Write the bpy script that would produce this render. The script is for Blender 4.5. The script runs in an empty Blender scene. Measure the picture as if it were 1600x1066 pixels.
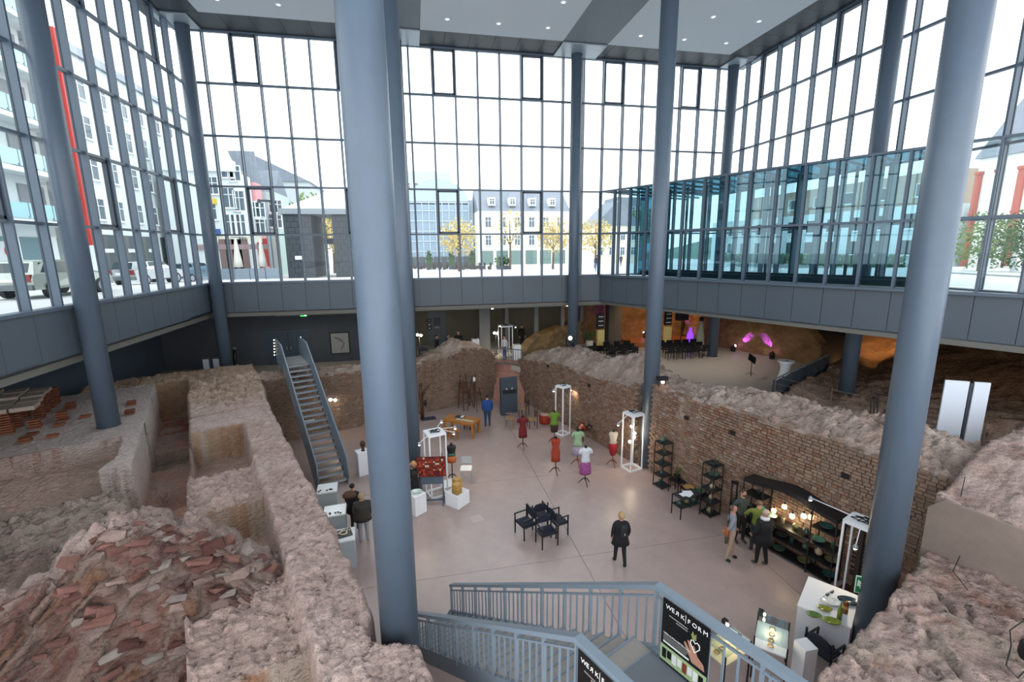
import bpy, bmesh, math, random
import numpy as np
from mathutils import Vector, Matrix
rnd = random.Random(7)
R = math.radians
scene = bpy.context.scene
COL = bpy.data.collections.new('hall'); scene.collection.children.link(COL)
# ------------------------------------------------------------------ camera
EYE = np.array([0., 0., 9.0]); FPX = 730.34; YAW, PITCH, ROLL = 0.200717, 0.194008, 0.010065
_f = np.array([math.sin(YAW)*math.cos(PITCH), math.cos(YAW)*math.cos(PITCH), -math.sin(PITCH)])
_r0 = np.array([math.cos(YAW), -math.sin(YAW), 0]); _d0 = np.cross(_f, _r0)
_r = math.cos(ROLL)*_r0+math.sin(ROLL)*_d0; _d = -math.sin(ROLL)*_r0+math.cos(ROLL)*_d0
cam_d = bpy.data.cameras.new('camera'); cam = bpy.data.objects.new('camera', cam_d); COL.objects.link(cam)
cam_d.sensor_width = 36; cam_d.lens = FPX/1600*36; cam_d.clip_start = .1; cam_d.clip_end = 600
cam.matrix_world = Matrix(((_r[0], -_d[0], -_f[0], EYE[0]), (_r[1], -_d[1], -_f[1], EYE[1]), (_r[2], -_d[2], -_f[2], EYE[2]), (0, 0, 0, 1)))
scene.camera = cam
# ------------------------------------------------------------------ world, exposure
w = bpy.data.worlds.new('overcast_sky'); scene.world = w; w.use_nodes = True
_n = w.node_tree.nodes; _l = w.node_tree.links; _n.clear()
_o = _n.new('ShaderNodeOutputWorld'); _b = _n.new('ShaderNodeBackground'); _tc = _n.new('ShaderNodeTexCoord')
_nz = _n.new('ShaderNodeTexNoise'); _nz.inputs['Scale'].default_value = 2.2; _nz.inputs['Detail'].default_value = 4
_cr = _n.new('ShaderNodeValToRGB'); _cr.color_ramp.elements[0].color = (.86, .93, 1, 1); _cr.color_ramp.elements[1].color = (1, 1, 1, 1)
_cr.color_ramp.elements[0].position = .3; _cr.color_ramp.elements[1].position = .7
_l.new(_tc.outputs['Generated'], _nz.inputs['Vector']); _l.new(_nz.outputs['Fac'], _cr.inputs['Fac'])
_l.new(_cr.outputs['Color'], _b.inputs['Color']); _b.inputs['Strength'].default_value = 3.0; _l.new(_b.outputs[0], _o.inputs[0])
vs = scene.view_settings; vs.view_transform = 'Standard'; vs.look = 'None'; vs.exposure = 0.0; vs.gamma = 1.0; vs.use_curve_mapping = False
scene.cycles.transparent_max_bounces = 20; scene.cycles.max_bounces = 5; scene.cycles.diffuse_bounces = 3; scene.cycles.glossy_bounces = 2; scene.cycles.transmission_bounces = 2; scene.cycles.sample_clamp_indirect = 6

def ray(px, py): return _f+(px-800)/FPX*_r+(py-533)/FPX*_d
def G(px, py, z=0.):
    q = ray(px, py); P = EYE+q*((z-EYE[2])/q[2]); return Vector((float(P[0]), float(P[1]), z))
def BY(px, py, Y):
    q = ray(px, py); P = EYE+q*(Y/q[1]); return Vector([float(v) for v in P])
# ------------------------------------------------------------------ materials
def lin(c):
    if isinstance(c, str): c = [int(c[i:i+2], 16)/255 for i in (0, 2, 4)]
    return tuple((v/12.92 if v <= .04045 else ((v+.055)/1.055)**2.4) for v in c[:3])+(1,)
MATS = {}
def mat(name, col='808080', rough=.6, metal=0., var=0., vscale=8., bump=0., bscale=40., emit=None, es=1., attr=None, rand=0., spec=.5, alpha=None):
    if name in MATS: return MATS[name]
    m = bpy.data.materials.new(name); m.use_nodes = True; MATS[name] = m
    nt = m.node_tree; b = nt.nodes['Principled BSDF']; L = nt.links.new
    b.inputs['Roughness'].default_value = rough; b.inputs['Metallic'].default_value = metal; b.inputs['Specular IOR Level'].default_value = spec
    c = lin(col); b.inputs['Base Color'].default_value = c
    src = None
    tc = nt.nodes.new('ShaderNodeTexCoord')
    if attr:
        a = nt.nodes.new('ShaderNodeAttribute'); a.attribute_name = attr; src = a.outputs['Color']
    if rand:
        oi = nt.nodes.new('ShaderNodeObjectInfo'); h = nt.nodes.new('ShaderNodeHueSaturation'); h.inputs['Color'].default_value = c
        mr = nt.nodes.new('ShaderNodeMapRange'); mr.inputs['To Min'].default_value = 1-rand; mr.inputs['To Max'].default_value = 1+rand
        L(oi.outputs['Random'], mr.inputs['Value']); L(mr.outputs[0], h.inputs['Value']); src = h.outputs[0]
    if var:
        n = nt.nodes.new('ShaderNodeTexNoise'); n.inputs['Scale'].default_value = vscale; n.inputs['Detail'].default_value = 6; n.inputs['Roughness'].default_value = .65
        L(tc.outputs['Object'], n.inputs['Vector'])
        h = nt.nodes.new('ShaderNodeHueSaturation'); h.inputs['Color'].default_value = c
        if src: L(src, h.inputs['Color'])
        mr = nt.nodes.new('ShaderNodeMapRange'); mr.inputs['From Min'].default_value = .25; mr.inputs['From Max'].default_value = .75
        mr.inputs['To Min'].default_value = 1-var; mr.inputs['To Max'].default_value = 1+var
        L(n.outputs['Fac'], mr.inputs['Value']); L(mr.outputs[0], h.inputs['Value']); src = h.outputs[0]
    if src: L(src, b.inputs['Base Color'])
    if bump:
        n = nt.nodes.new('ShaderNodeTexNoise'); n.inputs['Scale'].default_value = bscale; n.inputs['Detail'].default_value = 5
        L(tc.outputs['Object'], n.inputs['Vector'])
        bp = nt.nodes.new('ShaderNodeBump'); bp.inputs['Strength'].default_value = bump; bp.inputs['Distance'].default_value = .03
        L(n.outputs['Fac'], bp.inputs['Height']); L(bp.outputs[0], b.inputs['Normal'])
    if emit:
        b.inputs['Emission Color'].default_value = lin(emit); b.inputs['Emission Strength'].default_value = es
    return m
def glass(name, tint, refl, rcol='FFFFFF', rough=.02):
    if name in MATS: return MATS[name]
    m = bpy.data.materials.new(name); m.use_nodes = True; MATS[name] = m
    nt = m.node_tree; nt.nodes.clear(); L = nt.links.new
    o = nt.nodes.new('ShaderNodeOutputMaterial'); t = nt.nodes.new('ShaderNodeBsdfTransparent'); t.inputs[0].default_value = lin(tint)
    g = nt.nodes.new('ShaderNodeBsdfGlossy'); g.inputs['Roughness'].default_value = rough; g.inputs[0].default_value = lin(rcol)
    fr = nt.nodes.new('ShaderNodeLayerWeight'); fr.inputs['Blend'].default_value = .25
    mr = nt.nodes.new('ShaderNodeMapRange'); mr.inputs['To Min'].default_value = refl; mr.inputs['To Max'].default_value = min(1, refl+.35)
    L(fr.outputs['Fresnel'], mr.inputs['Value'])
    mx = nt.nodes.new('ShaderNodeMixShader'); L(mr.outputs[0], mx.inputs[0]); L(t.outputs[0], mx.inputs[1]); L(g.outputs[0], mx.inputs[2]); L(mx.outputs[0], o.inputs[0])
    return m
# ------------------------------------------------------------------ mesh builder
class MB:
    def __init__(s): s.v = []; s.f = []; s.c = []; s.cur = None
    def add(s, vs, fs):
        n = len(s.v); s.v += [tuple(q) for q in vs]; s.f += [tuple(n+i for i in q) for q in fs]
        if s.cur is not None: s.c += [s.cur]*len(vs)
        return s
    def box(s, c, d, rz=0., M=None):
        x, y, z = d[0]/2, d[1]/2, d[2]/2
        vs = [Vector((i*x, j*y, k*z)) for k in (-1, 1) for j in (-1, 1) for i in (-1, 1)]
        T = Matrix.Translation(Vector(c))@(M if M is not None else Matrix.Rotation(rz, 4, 'Z'))
        return s.add([T@q for q in vs], [(0, 2, 3, 1), (4, 5, 7, 6), (0, 1, 5, 4), (2, 6, 7, 3), (0, 4, 6, 2), (1, 3, 7, 5)])
    def sheet(s, c, d):
        s.box(c, d); del s.f[-3]; return s
    def bar(s, p, q, w, h=None, up=(0, 0, 1)):
        p = Vector(p); q = Vector(q); d = q-p; L = d.length
        if L < 1e-6: return s
        h = h or w; z = d/L; u = Vector(up)
        if abs(z.dot(u)) > .98: u = Vector((0, 1, 0))
        x = u.cross(z).normalized(); y = z.cross(x)
        M = Matrix((x, y, z)).transposed().to_4x4()
        return s.box((p+q)/2, (w, h, L), M=M)
    def tube(s, pts, r, n=8, cap=True, sx=1., sy=1.):
        pts = [Vector(q) for q in pts]; k = len(pts); rs = r if isinstance(r, (list, tuple)) else [r]*k
        base = len(s.v); vs = []; px = None
        for i, q in enumerate(pts):
            d = (pts[min(i+1, k-1)]-pts[max(i-1, 0)]); d = d.normalized() if d.length > 1e-9 else Vector((0, 0, 1))
            if px is None: px = d.orthogonal().normalized() if abs(d.z) < .9 else Vector((1, 0, 0))
            px = (px-d*px.dot(d)).normalized(); py = d.cross(px)
            for j in range(n):
                a = 2*math.pi*j/n; vs.append(q+px*(math.cos(a)*rs[i]*sx)+py*(math.sin(a)*rs[i]*sy))
        fs = [(i*n+j, i*n+(j+1) % n, (i+1)*n+(j+1) % n, (i+1)*n+j) for i in range(k-1) for j in range(n)]
        if cap: fs += [tuple(range(n-1, -1, -1)), tuple((k-1)*n+j for j in range(n))]
        return s.add(vs, fs)
    def cyl(s, p, q, r, r2=None, n=12): return s.tube([p, q], [r, r if r2 is None else r2], n)
    def lathe(s, prof, c=(0, 0, 0), n=16, sx=1., sy=1., rz=0., fold=0., nf=8):
        c = Vector(c); vs = []
        ca, sa = math.cos(rz), math.sin(rz)
        for r, z in prof:
            for j in range(n):
                a = 2*math.pi*j/n; rr = r*(1+fold*math.sin(nf*a)*max(0, min(1, (prof[0][1]-z)/(abs(prof[0][1]-prof[-1][1])+1e-6)))) if fold else r
                x, y = math.cos(a)*rr*sx, math.sin(a)*rr*sy
                vs.append((c.x+ca*x-sa*y, c.y+sa*x+ca*y, c.z+z))
        k = len(prof); up = prof[-1][1] >= prof[0][1]
        fs = []
        for i in range(k-1):
            for j in range(n):
                q = (i*n+j, i*n+(j+1) % n, (i+1)*n+(j+1) % n, (i+1)*n+j); fs.append(q if up else q[::-1])
        if prof[0][0] > 1e-4: fs.append(tuple(range(n-1, -1, -1)) if up else tuple(range(n)))
        if prof[-1][0] > 1e-4: fs.append(tuple((k-1)*n+j for j in range(n)) if up else tuple((k-1)*n+j for j in range(n-1, -1, -1)))
        return s.add(vs, fs)
    def ball(s, c, r, n=10, m=7, sc=(1, 1, 1)):
        c = Vector(c); vs = [c+Vector((0, 0, -r*sc[2]))]; 
        for i in range(1, m):
            t = math.pi*i/m-math.pi/2
            for j in range(n):
                a = 2*math.pi*j/n; vs.append(c+Vector((math.cos(t)*math.cos(a)*r*sc[0], math.cos(t)*math.sin(a)*r*sc[1], math.sin(t)*r*sc[2])))
        vs.append(c+Vector((0, 0, r*sc[2]))); T = len(vs)-1
        fs = [(0, 1+(j+1) % n, 1+j) for j in range(n)]
        fs += [(1+i*n+j, 1+i*n+(j+1) % n, 1+(i+1)*n+(j+1) % n, 1+(i+1)*n+j) for i in range(m-2) for j in range(n)]
        fs += [(T, 1+(m-2)*n+j, 1+(m-2)*n+(j+1) % n) for j in range(n)]
        return s.add(vs, fs)
    def prism(s, poly, z0, z1):
        n = len(poly); zz0 = z0 if isinstance(z0, (list, tuple)) else [z0]*n; zz1 = z1 if isinstance(z1, (list, tuple)) else [z1]*n
        vs = [(q[0], q[1], zz0[i]) for i, q in enumerate(poly)]+[(q[0], q[1], zz1[i]) for i, q in enumerate(poly)]
        A = sum(poly[i][0]*poly[(i+1) % n][1]-poly[(i+1) % n][0]*poly[i][1] for i in range(n))
        fs = [tuple(range(n-1, -1, -1)), tuple(range(n, 2*n))]+[(i, (i+1) % n, n+(i+1) % n, n+i) for i in range(n)]
        if A < 0: fs = [q[::-1] for q in fs]
        return s.add(vs, fs)
    def extr(s, poly, p, x, y, t):  # outline poly in plane (origin p, axes x,y), thickness t along x cross y
        p = Vector(p); x = Vector(x).normalized(); y = Vector(y).normalized(); nn = x.cross(y); n = len(poly)
        a = [p+x*u+y*v for u, v in poly]; vs = a+[q+nn*t for q in a]
        return s.add(vs, [tuple(range(n-1, -1, -1)), tuple(range(n, 2*n))]+[(i, (i+1) % n, n+(i+1) % n, n+i) for i in range(n)])
    def mesh(s, name, smooth=False):
        me = bpy.data.meshes.new(name); me.from_pydata(s.v, [], s.f)
        if s.c and len(s.c) == len(s.v):
            ca = me.color_attributes.new('tone', 'FLOAT_COLOR', 'POINT'); ca.data.foreach_set('color', np.array(s.c, 'f').ravel())
        if smooth: me.polygons.foreach_set('use_smooth', [True]*len(me.polygons))
        me.update(); return me
    def build(s, name, m, parent=None, smooth=False, **tags):
        o = bpy.data.objects.new(name, s.mesh(name, smooth)); COL.objects.link(o)
        if m: o.data.materials.append(m)
        if parent: o.parent = parent
        return tag(o, **tags)
def tag(o, label=None, cat=None, group=None, kind=None):
    if label: o['label'] = label
    if cat: o['category'] = cat
    if group: o['group'] = group
    if kind: o['kind'] = kind
    return o
def thing(name, label=None, cat=None, loc=(0, 0, 0), rz=0., group=None, kind=None):
    o = bpy.data.objects.new(name, None); COL.objects.link(o); o.location = loc; o.rotation_euler = (0, 0, rz); o.empty_display_size = .1
    return tag(o, label, cat, group, kind)
def inst(name, me, m, parent=None, loc=(0, 0, 0), rz=0., scale=None, **tags):
    o = bpy.data.objects.new(name, me); COL.objects.link(o)
    if m and not me.materials: me.materials.append(m)
    o.location = loc; o.rotation_euler = (0, 0, rz) if not isinstance(rz, tuple) else rz
    if scale is not None: o.scale = scale
    if parent: o.parent = parent
    return tag(o, **tags)
def copy_tree(o, parent=None, loc=None, rz=None, label=None, group=None):
    c = o.copy(); COL.objects.link(c); c.parent = parent
    if loc is not None: c.location = loc
    if rz is not None: c.rotation_euler = (0, 0, rz)
    if label: c['label'] = label
    if group: c['group'] = group
    for ch in list(o.children): copy_tree(ch, c)
    return c
def P2(p, z=0.): return (p[0], p[1], z)
# ------------------------------------------------------------------ noise (numpy)
def _h(ix, iy, iz, s):
    n = (ix*374761393+iy*668265263+iz*2147483647+s*974634777) & 0xffffffff
    n = ((n ^ (n >> 13))*1274126177) & 0xffffffff; n = ((n ^ (n >> 16))*2246822519) & 0xffffffff
    return ((n ^ (n >> 15)) & 0xffffff)/float(0xffffff)
def vnoise(x, y, z, s=0):
    xi = np.floor(x).astype(np.int64); yi = np.floor(y).astype(np.int64); zi = np.floor(z).astype(np.int64)
    fx, fy, fz = x-xi, y-yi, z-zi; fx = fx*fx*(3-2*fx); fy = fy*fy*(3-2*fy); fz = fz*fz*(3-2*fz); o = 0
    for dx in (0, 1):
        for dy in (0, 1):
            for dz in (0, 1):
                o = o+_h(xi+dx, yi+dy, zi+dz, s)*(fx if dx else 1-fx)*(fy if dy else 1-fy)*(fz if dz else 1-fz)
    return o
def fbm(x, y, z=None, o=4, s=0):
    z = np.zeros_like(x) if z is None else z; a = .5; t = 0; k = 1.
    for i in range(o): t = t+a*(vnoise(x*k, y*k, z*k, s+i)-.5)*2; a *= .5; k *= 2.03
    return t
def worley(x, y, s=0):
    xi = np.floor(x).astype(np.int64); yi = np.floor(y).astype(np.int64); f1 = np.full(x.shape, 9.); f2 = np.full(x.shape, 9.); idv = np.zeros(x.shape)
    for dx in (-1, 0, 1):
        for dy in (-1, 0, 1):
            cx, cy = xi+dx, yi+dy; z0 = np.zeros_like(xi)
            d = np.hypot(cx+_h(cx, cy, z0, s)-x, cy+_h(cx, cy, z0, s+1)-y); c = _h(cx, cy, z0, s+2)
            nb = d < f1; f2 = np.where(nb, f1, np.minimum(f2, d)); idv = np.where(nb, c, idv); f1 = np.where(nb, d, f1)
    return f1, f2, idv
RK = np.array([.90, .86, .84], 'f')
def grid_mesh(name, X, Y, Z, cols=None, smooth=False):
    n, k = X.shape; me = bpy.data.meshes.new(name); V = np.stack([X, Y, Z], -1).reshape(-1, 3).astype('f')
    i = np.arange(n-1)[:, None]*k+np.arange(k-1)[None, :]; F = np.stack([i, i+k, i+k+1, i+1], -1).reshape(-1, 4)
    me.vertices.add(len(V)); me.vertices.foreach_set('co', V.ravel()); me.loops.add(F.size); me.loops.foreach_set('vertex_index', F.ravel().astype('i'))
    me.polygons.add(len(F)); me.polygons.foreach_set('loop_start', (np.arange(len(F))*4).astype('i')); me.polygons.foreach_set('loop_total', np.full(len(F), 4, 'i'))
    if smooth: me.polygons.foreach_set('use_smooth', np.ones(len(F), bool))
    me.update(calc_edges=True)
    if cols is not None:
        ca = me.color_attributes.new('tone', 'FLOAT_COLOR', 'POINT'); c4 = np.ones((len(V), 4), 'f'); c4[:, :3] = cols.reshape(-1, 3)*RK; ca.data.foreach_set('color', c4.ravel())
    return me
def sst(a, b, x): t = np.clip((x-a)/(b-a), 0, 1); return t*t*(3-2*t)
def mixc(c, d, t): return c*(1-t[..., None])+np.array(lin(d)[:3])*t[..., None]
# ------------------------------------------------------------------ palette
STEEL = mat('grey_blue_paint', '536170', .38, var=.05, vscale=3)
RAILM = mat('railing_grey_paint', '76838F', .4, var=.04, vscale=3)
STEELD = mat('dark_steel', '39424D', .5)
FASC = mat('fascia_panel_grey', '4F5963', .45, var=.04, vscale=1.5)
CEILW = mat('ceiling_white', 'B6BCC3', .8)
CEILB = mat('ceiling_beam_grey', '666D75', .6)
CEILD = mat('ceiling_louvre_dark', '2B323A', .5)
PLATE = mat('light_metal_plate', '99A4AE', .35, .3)
CLEAR = glass('clear_pane', 'F4FAFA', .015)
BLUEG = glass('blue_tinted_pane', '9DC2CE', .13, 'B8D4E0')
BLACK = mat('black_metal', '14161A', .45)
BLACKC = mat('black_cloth', '0E0F13', .85)
WHITE = mat('white_lacquer', 'E6E8EC', .45)
WOOD = mat('oak_wood', 'A96F35', .5, var=.18, vscale=14)
DWOOD = mat('dark_wood', '4A2F20', .6, var=.2, vscale=10)
def ruin_mat(name, var, bs):
    m = mat(name, 'B08D80', .93, attr='tone', spec=.12); nt = m.node_tree; L = nt.links.new; b = nt.nodes['Principled BSDF']; tc = nt.nodes.new('ShaderNodeTexCoord')
    a = [n for n in nt.nodes if n.type == 'ATTRIBUTE'][0]; col = a.outputs['Color']; hs = None
    for sc, v in ((4., var*.8), (30., var*1.2)):
        n = nt.nodes.new('ShaderNodeTexNoise'); n.inputs['Scale'].default_value = sc; n.inputs['Detail'].default_value = 3; n.inputs['Roughness'].default_value = .75; L(tc.outputs['Object'], n.inputs['Vector'])
        mr = nt.nodes.new('ShaderNodeMapRange'); mr.inputs['From Min'].default_value = .3; mr.inputs['From Max'].default_value = .7; mr.inputs['To Min'].default_value = 1-v; mr.inputs['To Max'].default_value = 1+v; L(n.outputs['Fac'], mr.inputs['Value'])
        h = nt.nodes.new('ShaderNodeHueSaturation'); L(col, h.inputs['Color']); L(mr.outputs[0], h.inputs['Value']); col = h.outputs[0]
    L(col, b.inputs['Base Color'])
    mp = nt.nodes.new('ShaderNodeMapping'); mp.inputs['Scale'].default_value = (1, 1, 1.8); L(tc.outputs['Object'], mp.inputs['Vector'])
    vo = nt.nodes.new('ShaderNodeTexVoronoi'); vo.feature = 'F1'; vo.inputs['Scale'].default_value = bs; L(mp.outputs[0], vo.inputs['Vector'])
    n = nt.nodes.new('ShaderNodeTexNoise'); n.inputs['Scale'].default_value = bs*1.3; n.inputs['Detail'].default_value = 3; n.inputs['Roughness'].default_value = .8; L(mp.outputs[0], n.inputs['Vector'])
    ma = nt.nodes.new('ShaderNodeMath'); ma.operation = 'MULTIPLY_ADD'; ma.inputs[1].default_value = -.7; L(vo.outputs['Distance'], ma.inputs[0]); L(n.outputs['Fac'], ma.inputs[2])
    bp = nt.nodes.new('ShaderNodeBump'); bp.inputs['Strength'].default_value = 1.0; bp.inputs['Distance'].default_value = .055; L(ma.outputs[0], bp.inputs['Height']); L(bp.outputs[0], b.inputs['Normal'])
    return m
RUIN = ruin_mat('ruin_stone', .17, 9.)
BRICKM = mat('ruin_brick_courses', 'B08D80', .92, attr='tone', var=.16, vscale=22, bump=.5, bscale=50, spec=.15)
TMP = bpy.data.scenes.new('scratch')
def eval_mesh(o):
    TMP.collection.objects.link(o)
    with bpy.context.temp_override(scene=TMP, view_layer=TMP.view_layers[0]): dg = bpy.context.evaluated_depsgraph_get(); dg.update()
    me = bpy.data.meshes.new_from_object(o.evaluated_get(dg), depsgraph=dg); TMP.collection.objects.unlink(o); return me
# ================================================================== STRUCTURE
CX = [-10.03, -.43, 9.17, 18.77]; CY = [6.9, 16.8, 26.6]
LV = [7.46, 9.86, 12.26, 14.66, 17.06, 19.36]
# ---- ceiling: white fields between grey beam bands, dark louvre rim
ceil = thing('ceiling', 'white ceiling fields between grey beam bands high above the glazing', kind='structure')
BX = [-10.9, -10.03+1.2, -1.63, .77, 7.97, 10.37, 17.57]
for i, (x0, x1) in enumerate(((-8.83, -1.63), (.77, 7.97), (10.37, 17.57))):
    for y0, y1 in ((18.0, 25.3), (8.1, 15.6), (-4, 5.7)):
        MB().box(((x0+x1)/2, (y0+y1)/2, 19.5), (x1-x0-.02, y1-y0-.02, .2)).build('ceiling_field', CEILW, ceil)
for x in CX[1:3]: MB().box((x, 10.65, 19.51), (2.4, 29.3, .2)).build('beam_band', CEILB, ceil)
for y0, y1 in ((15.6, 18.0), (5.7, 8.1)):
    for x0, x1 in ((-8.83, -1.63), (.77, 7.97), (10.37, 17.57)): MB().box(((x0+x1)/2, (y0+y1)/2, 19.51), (x1-x0, y1-y0, .2)).build('beam_band', CEILB, ceil)
for k in range(23):
    MB().box((-10.6+1.26*k+.63, 26.3, 19.52), (1.245, 1.98, .2)).build('louvre_panel', CEILD, ceil)
for k in range(24):
    for x, wd in ((-9.86, 2.04), (18.55, 1.94)): MB().box((x, 25.29-1.26*k-.63, 19.52), (wd, 1.245, .2)).build('louvre_panel', CEILD, ceil)
MB().box((4.4, 11, 19.85), (32, 34, .3)).build('roof_deck', STEELD, ceil)
for x in CX[1:3]: MB().box((x, 26.15, 19.36), (2.4, 1.7, .06)).build('beam_end_plate', PLATE, ceil)
for x in (CX[0]-.1, CX[3]+.1):
    MB().box((x, 26.25, 19.37), (1.5, 1.5, .06)).build('beam_end_plate', PLATE, ceil)
# ---- glazed walls
DOWN = -1
def glazed(name, label, origin, ang, ts, inward, lv, t0, t1, vents=(), depth=.22, mw=.07, pane=CLEAR, panes_by=None, fas=None, base=True, steel=STEEL):
    root = thing(name, label, None, P2(origin), ang, kind='structure')
    me = MB().box((0, inward*depth/2, (lv[0]+lv[-1])/2), (mw, depth, lv[-1]-lv[0])).mesh('mullion')
    mg = MB().box((0, -inward*.02, (lv[0]+lv[-1])/2), (mw+.03, .05, lv[-1]-lv[0])).mesh('gasket')
    for t in ts: inst('mullion', me, steel, root, (t, 0, 0)); inst('gasket', mg, STEELD, root, (t, 0, 0))
    for z in lv[1:]:
        MB().box(((t0+t1)/2, inward*.07, z), (t1-t0, .16, .085)).build('transom', steel, root)
    MB().box(((t0+t1)/2, inward*.13, lv[0]-.05), (t1-t0, .4, .1)).build('sill', steel, root)
    pm = {}
    tt = sorted(set([t0]+list(ts)+[t1]))
    for a, b in zip(tt[:-1], tt[1:]):
        if b-a < .2: continue
        for i in range(len(lv)-1):
            k = (round(b-a, 2), i, (panes_by(a) if panes_by else pane).name)
            if k not in pm: pm[k] = MB().sheet((0, 0, (lv[i]+lv[i+1])/2), (b-a-mw, .012, lv[i+1]-lv[i]-.08)).mesh('pane')
            inst('pane', pm[k], panes_by(a) if panes_by else pane, root, ((a+b)/2, 0, 0))
    for (t, i) in vents:
        z0, z1 = lv[i]+.05, lv[i+1]-.05; m = MB()
        for u in (t+.07, t+1.13): m.box((u, inward*.06, (z0+z1)/2), (.1, .14, z1-z0))
        for z in (z0+.04, z1-.04): m.box((t+.6, inward*.06, z), (1.1, .14, .09))
        m.build('vent_frame', STEELD, root)
    if fas:
        z0, z1, off = fas
        for a, b in zip(tt[:-1], tt[1:]):
            if b-a < .2: continue
            MB().box(((a+b)/2, inward*off, (z0+z1)/2), (b-a-.018, .05, z1-z0)).build('fascia_panel', FASC, root)
        MB().box(((t0+t1)/2, inward*(off-.05), (z0+z1)/2), (t1-t0, .04, z1-z0-.04)).build('fascia_backing', STEELD, root)
        MB().box(((t0+t1)/2, inward*(off-.35), z0+.03), (t1-t0, .75, .05)).build('fascia_soffit', CEILB, root)
    return root
backm = [CX[0]+.6+1.2*k for k in range(24)]
wb = glazed('wall_back', 'tall glazed wall facing the town square', (0, 27.2), 0, backm, DOWN, LV, -10.63, 19.4,
       vents=[(backm[0]+1.2*k, i) for k in (1, 5, 9, 13) for i in (1, 4)]+[(backm[0]+1.2*k, 4) for k in (17, 21)], fas=None)
m0 = MB()
for a, b in [(-10.4, backm[0])]+list(zip(backm[:-1], backm[1:])):
    if b > 11.1: continue
    MB().box(((a+b)/2, 26.98, 6.62), (b-a-.018, .05, 1.5)).build('fascia_panel', FASC, wb).matrix_parent_inverse = wb.matrix_world.inverted()
for o in wb.children:
    if o.name.startswith('fascia'): o.location = (-wb.location.x, -wb.location.y, 0)
_fb = MB().box((.3, 27.02-27.2, 6.62), (21.6, .04, 1.46)).build('fascia_backing', STEELD, wb)
leftm = [26.0-1.2*k for k in range(18)][::-1]
wl = glazed('wall_left', 'glazed wall towards the street with parked cars', (-10.62, 0), R(90), leftm, DOWN, LV, leftm[0], 27.1,
       vents=[(leftm[-1]-1.2*k-1.2, i) for k in (1, 5, 9) for i in (1, 4)], fas=(5.95, 7.36, .2))
rightm = [26.0-1.2*k for k in range(17)][::-1]
wr = glazed('wall_right', 'glazed upper wall above the blue glass vestibule', (19.4, 0), R(90), rightm, 1, LV, rightm[0], 27.1,
       vents=[(rightm[-1]-1.2*k-1.2, 4) for k in (1, 5, 9)])
# ---- angled inner front with blue glass vestibule
AO = Vector((11.0, 27.15, 0)); AD = Vector((.428, -.904, 0)).normalized(); AN = Vector((.904, .428, 0)).normalized(); AANG = math.atan2(AD.y, AD.x)
angm = [1.112*k for k in range(18)]
wa = glazed('wall_inner', 'angled glazed inner front of the vestibule above grey fascia panels', AO, AANG, angm, DOWN, LV[:3], 0, 18.9, depth=.16, mw=.07, fas=(5.8, 7.36, .06),
       panes_by=lambda t: BLUEG if 2.6 < t+.5 < 15.3 else CLEAR)
def wa_l(x, y): return (x, y)
FROST = mat('frosted_white_panel', 'E8EEF2', .5)
PVC = mat('vestibule_dark_base', '1C2A33', .5)
vb = thing('wall_vestibule', 'blue tinted glass vestibule with white end partition', None, AO, AANG, kind='structure')
MB().box((15.22, 1.1, 9.85), (.06, 1.9, 4.7)).build('end_partition', FROST, vb)
MB().box((2.75, .75, 9.85), (.06, 1.1, 4.7)).build('end_partition', BLUEG, vb)
for k in range(3, 15):
    MB().sheet((1.112*k+.5, 2.0, 9.85), (1.09, .02, 4.7)).build('inner_pane', CLEAR, vb)
    MB().box((1.112*k, 2.0, 9.85), (.09, .12, 4.7)).build('inner_post', STEELD, vb)
MB().box((9.0, .35, 7.62), (12.4, .12, .24)).build('dark_base_rail', PVC, vb)
MB().box((9.0, 2.0, 7.62), (12.4, .16, .3)).build('dark_base_rail', PVC, vb)
MB().box((9.0, 2.0, 9.86), (12.4, .1, .1)).build('rail', STEELD, vb)
# glass roof of the vestibule
for k in range(16):
    t = 1.112*k+.556; q = AO+AD*t; dist = (19.3-q.x)/AN.x
    if dist < .4: continue
    MB().box((t, dist/2+.05, 12.3), (1.05, dist-.1, .015)).build('roof_pane', CLEAR if not 2 < t < 15.4 else BLUEG, vb)
    MB().box((t-.556, dist/2, 12.28), (.06, dist, .1)).build('roof_bar', STEEL, vb)
# vestibule floor slab (street level)
pf = [AO+AD*.0+AN*.1, AO+AD*19+AN*.1, Vector((19.6, 8.0, 0)), Vector((19.6, 27.4, 0))]
MB().prism([(q.x, q.y) for q in pf], 5.85, 7.40).build('floor_vestibule', mat('vestibule_floor', 'A9AFB4', .5), None, label='grey street level floor inside the glass vestibule', kind='structure')
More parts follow.
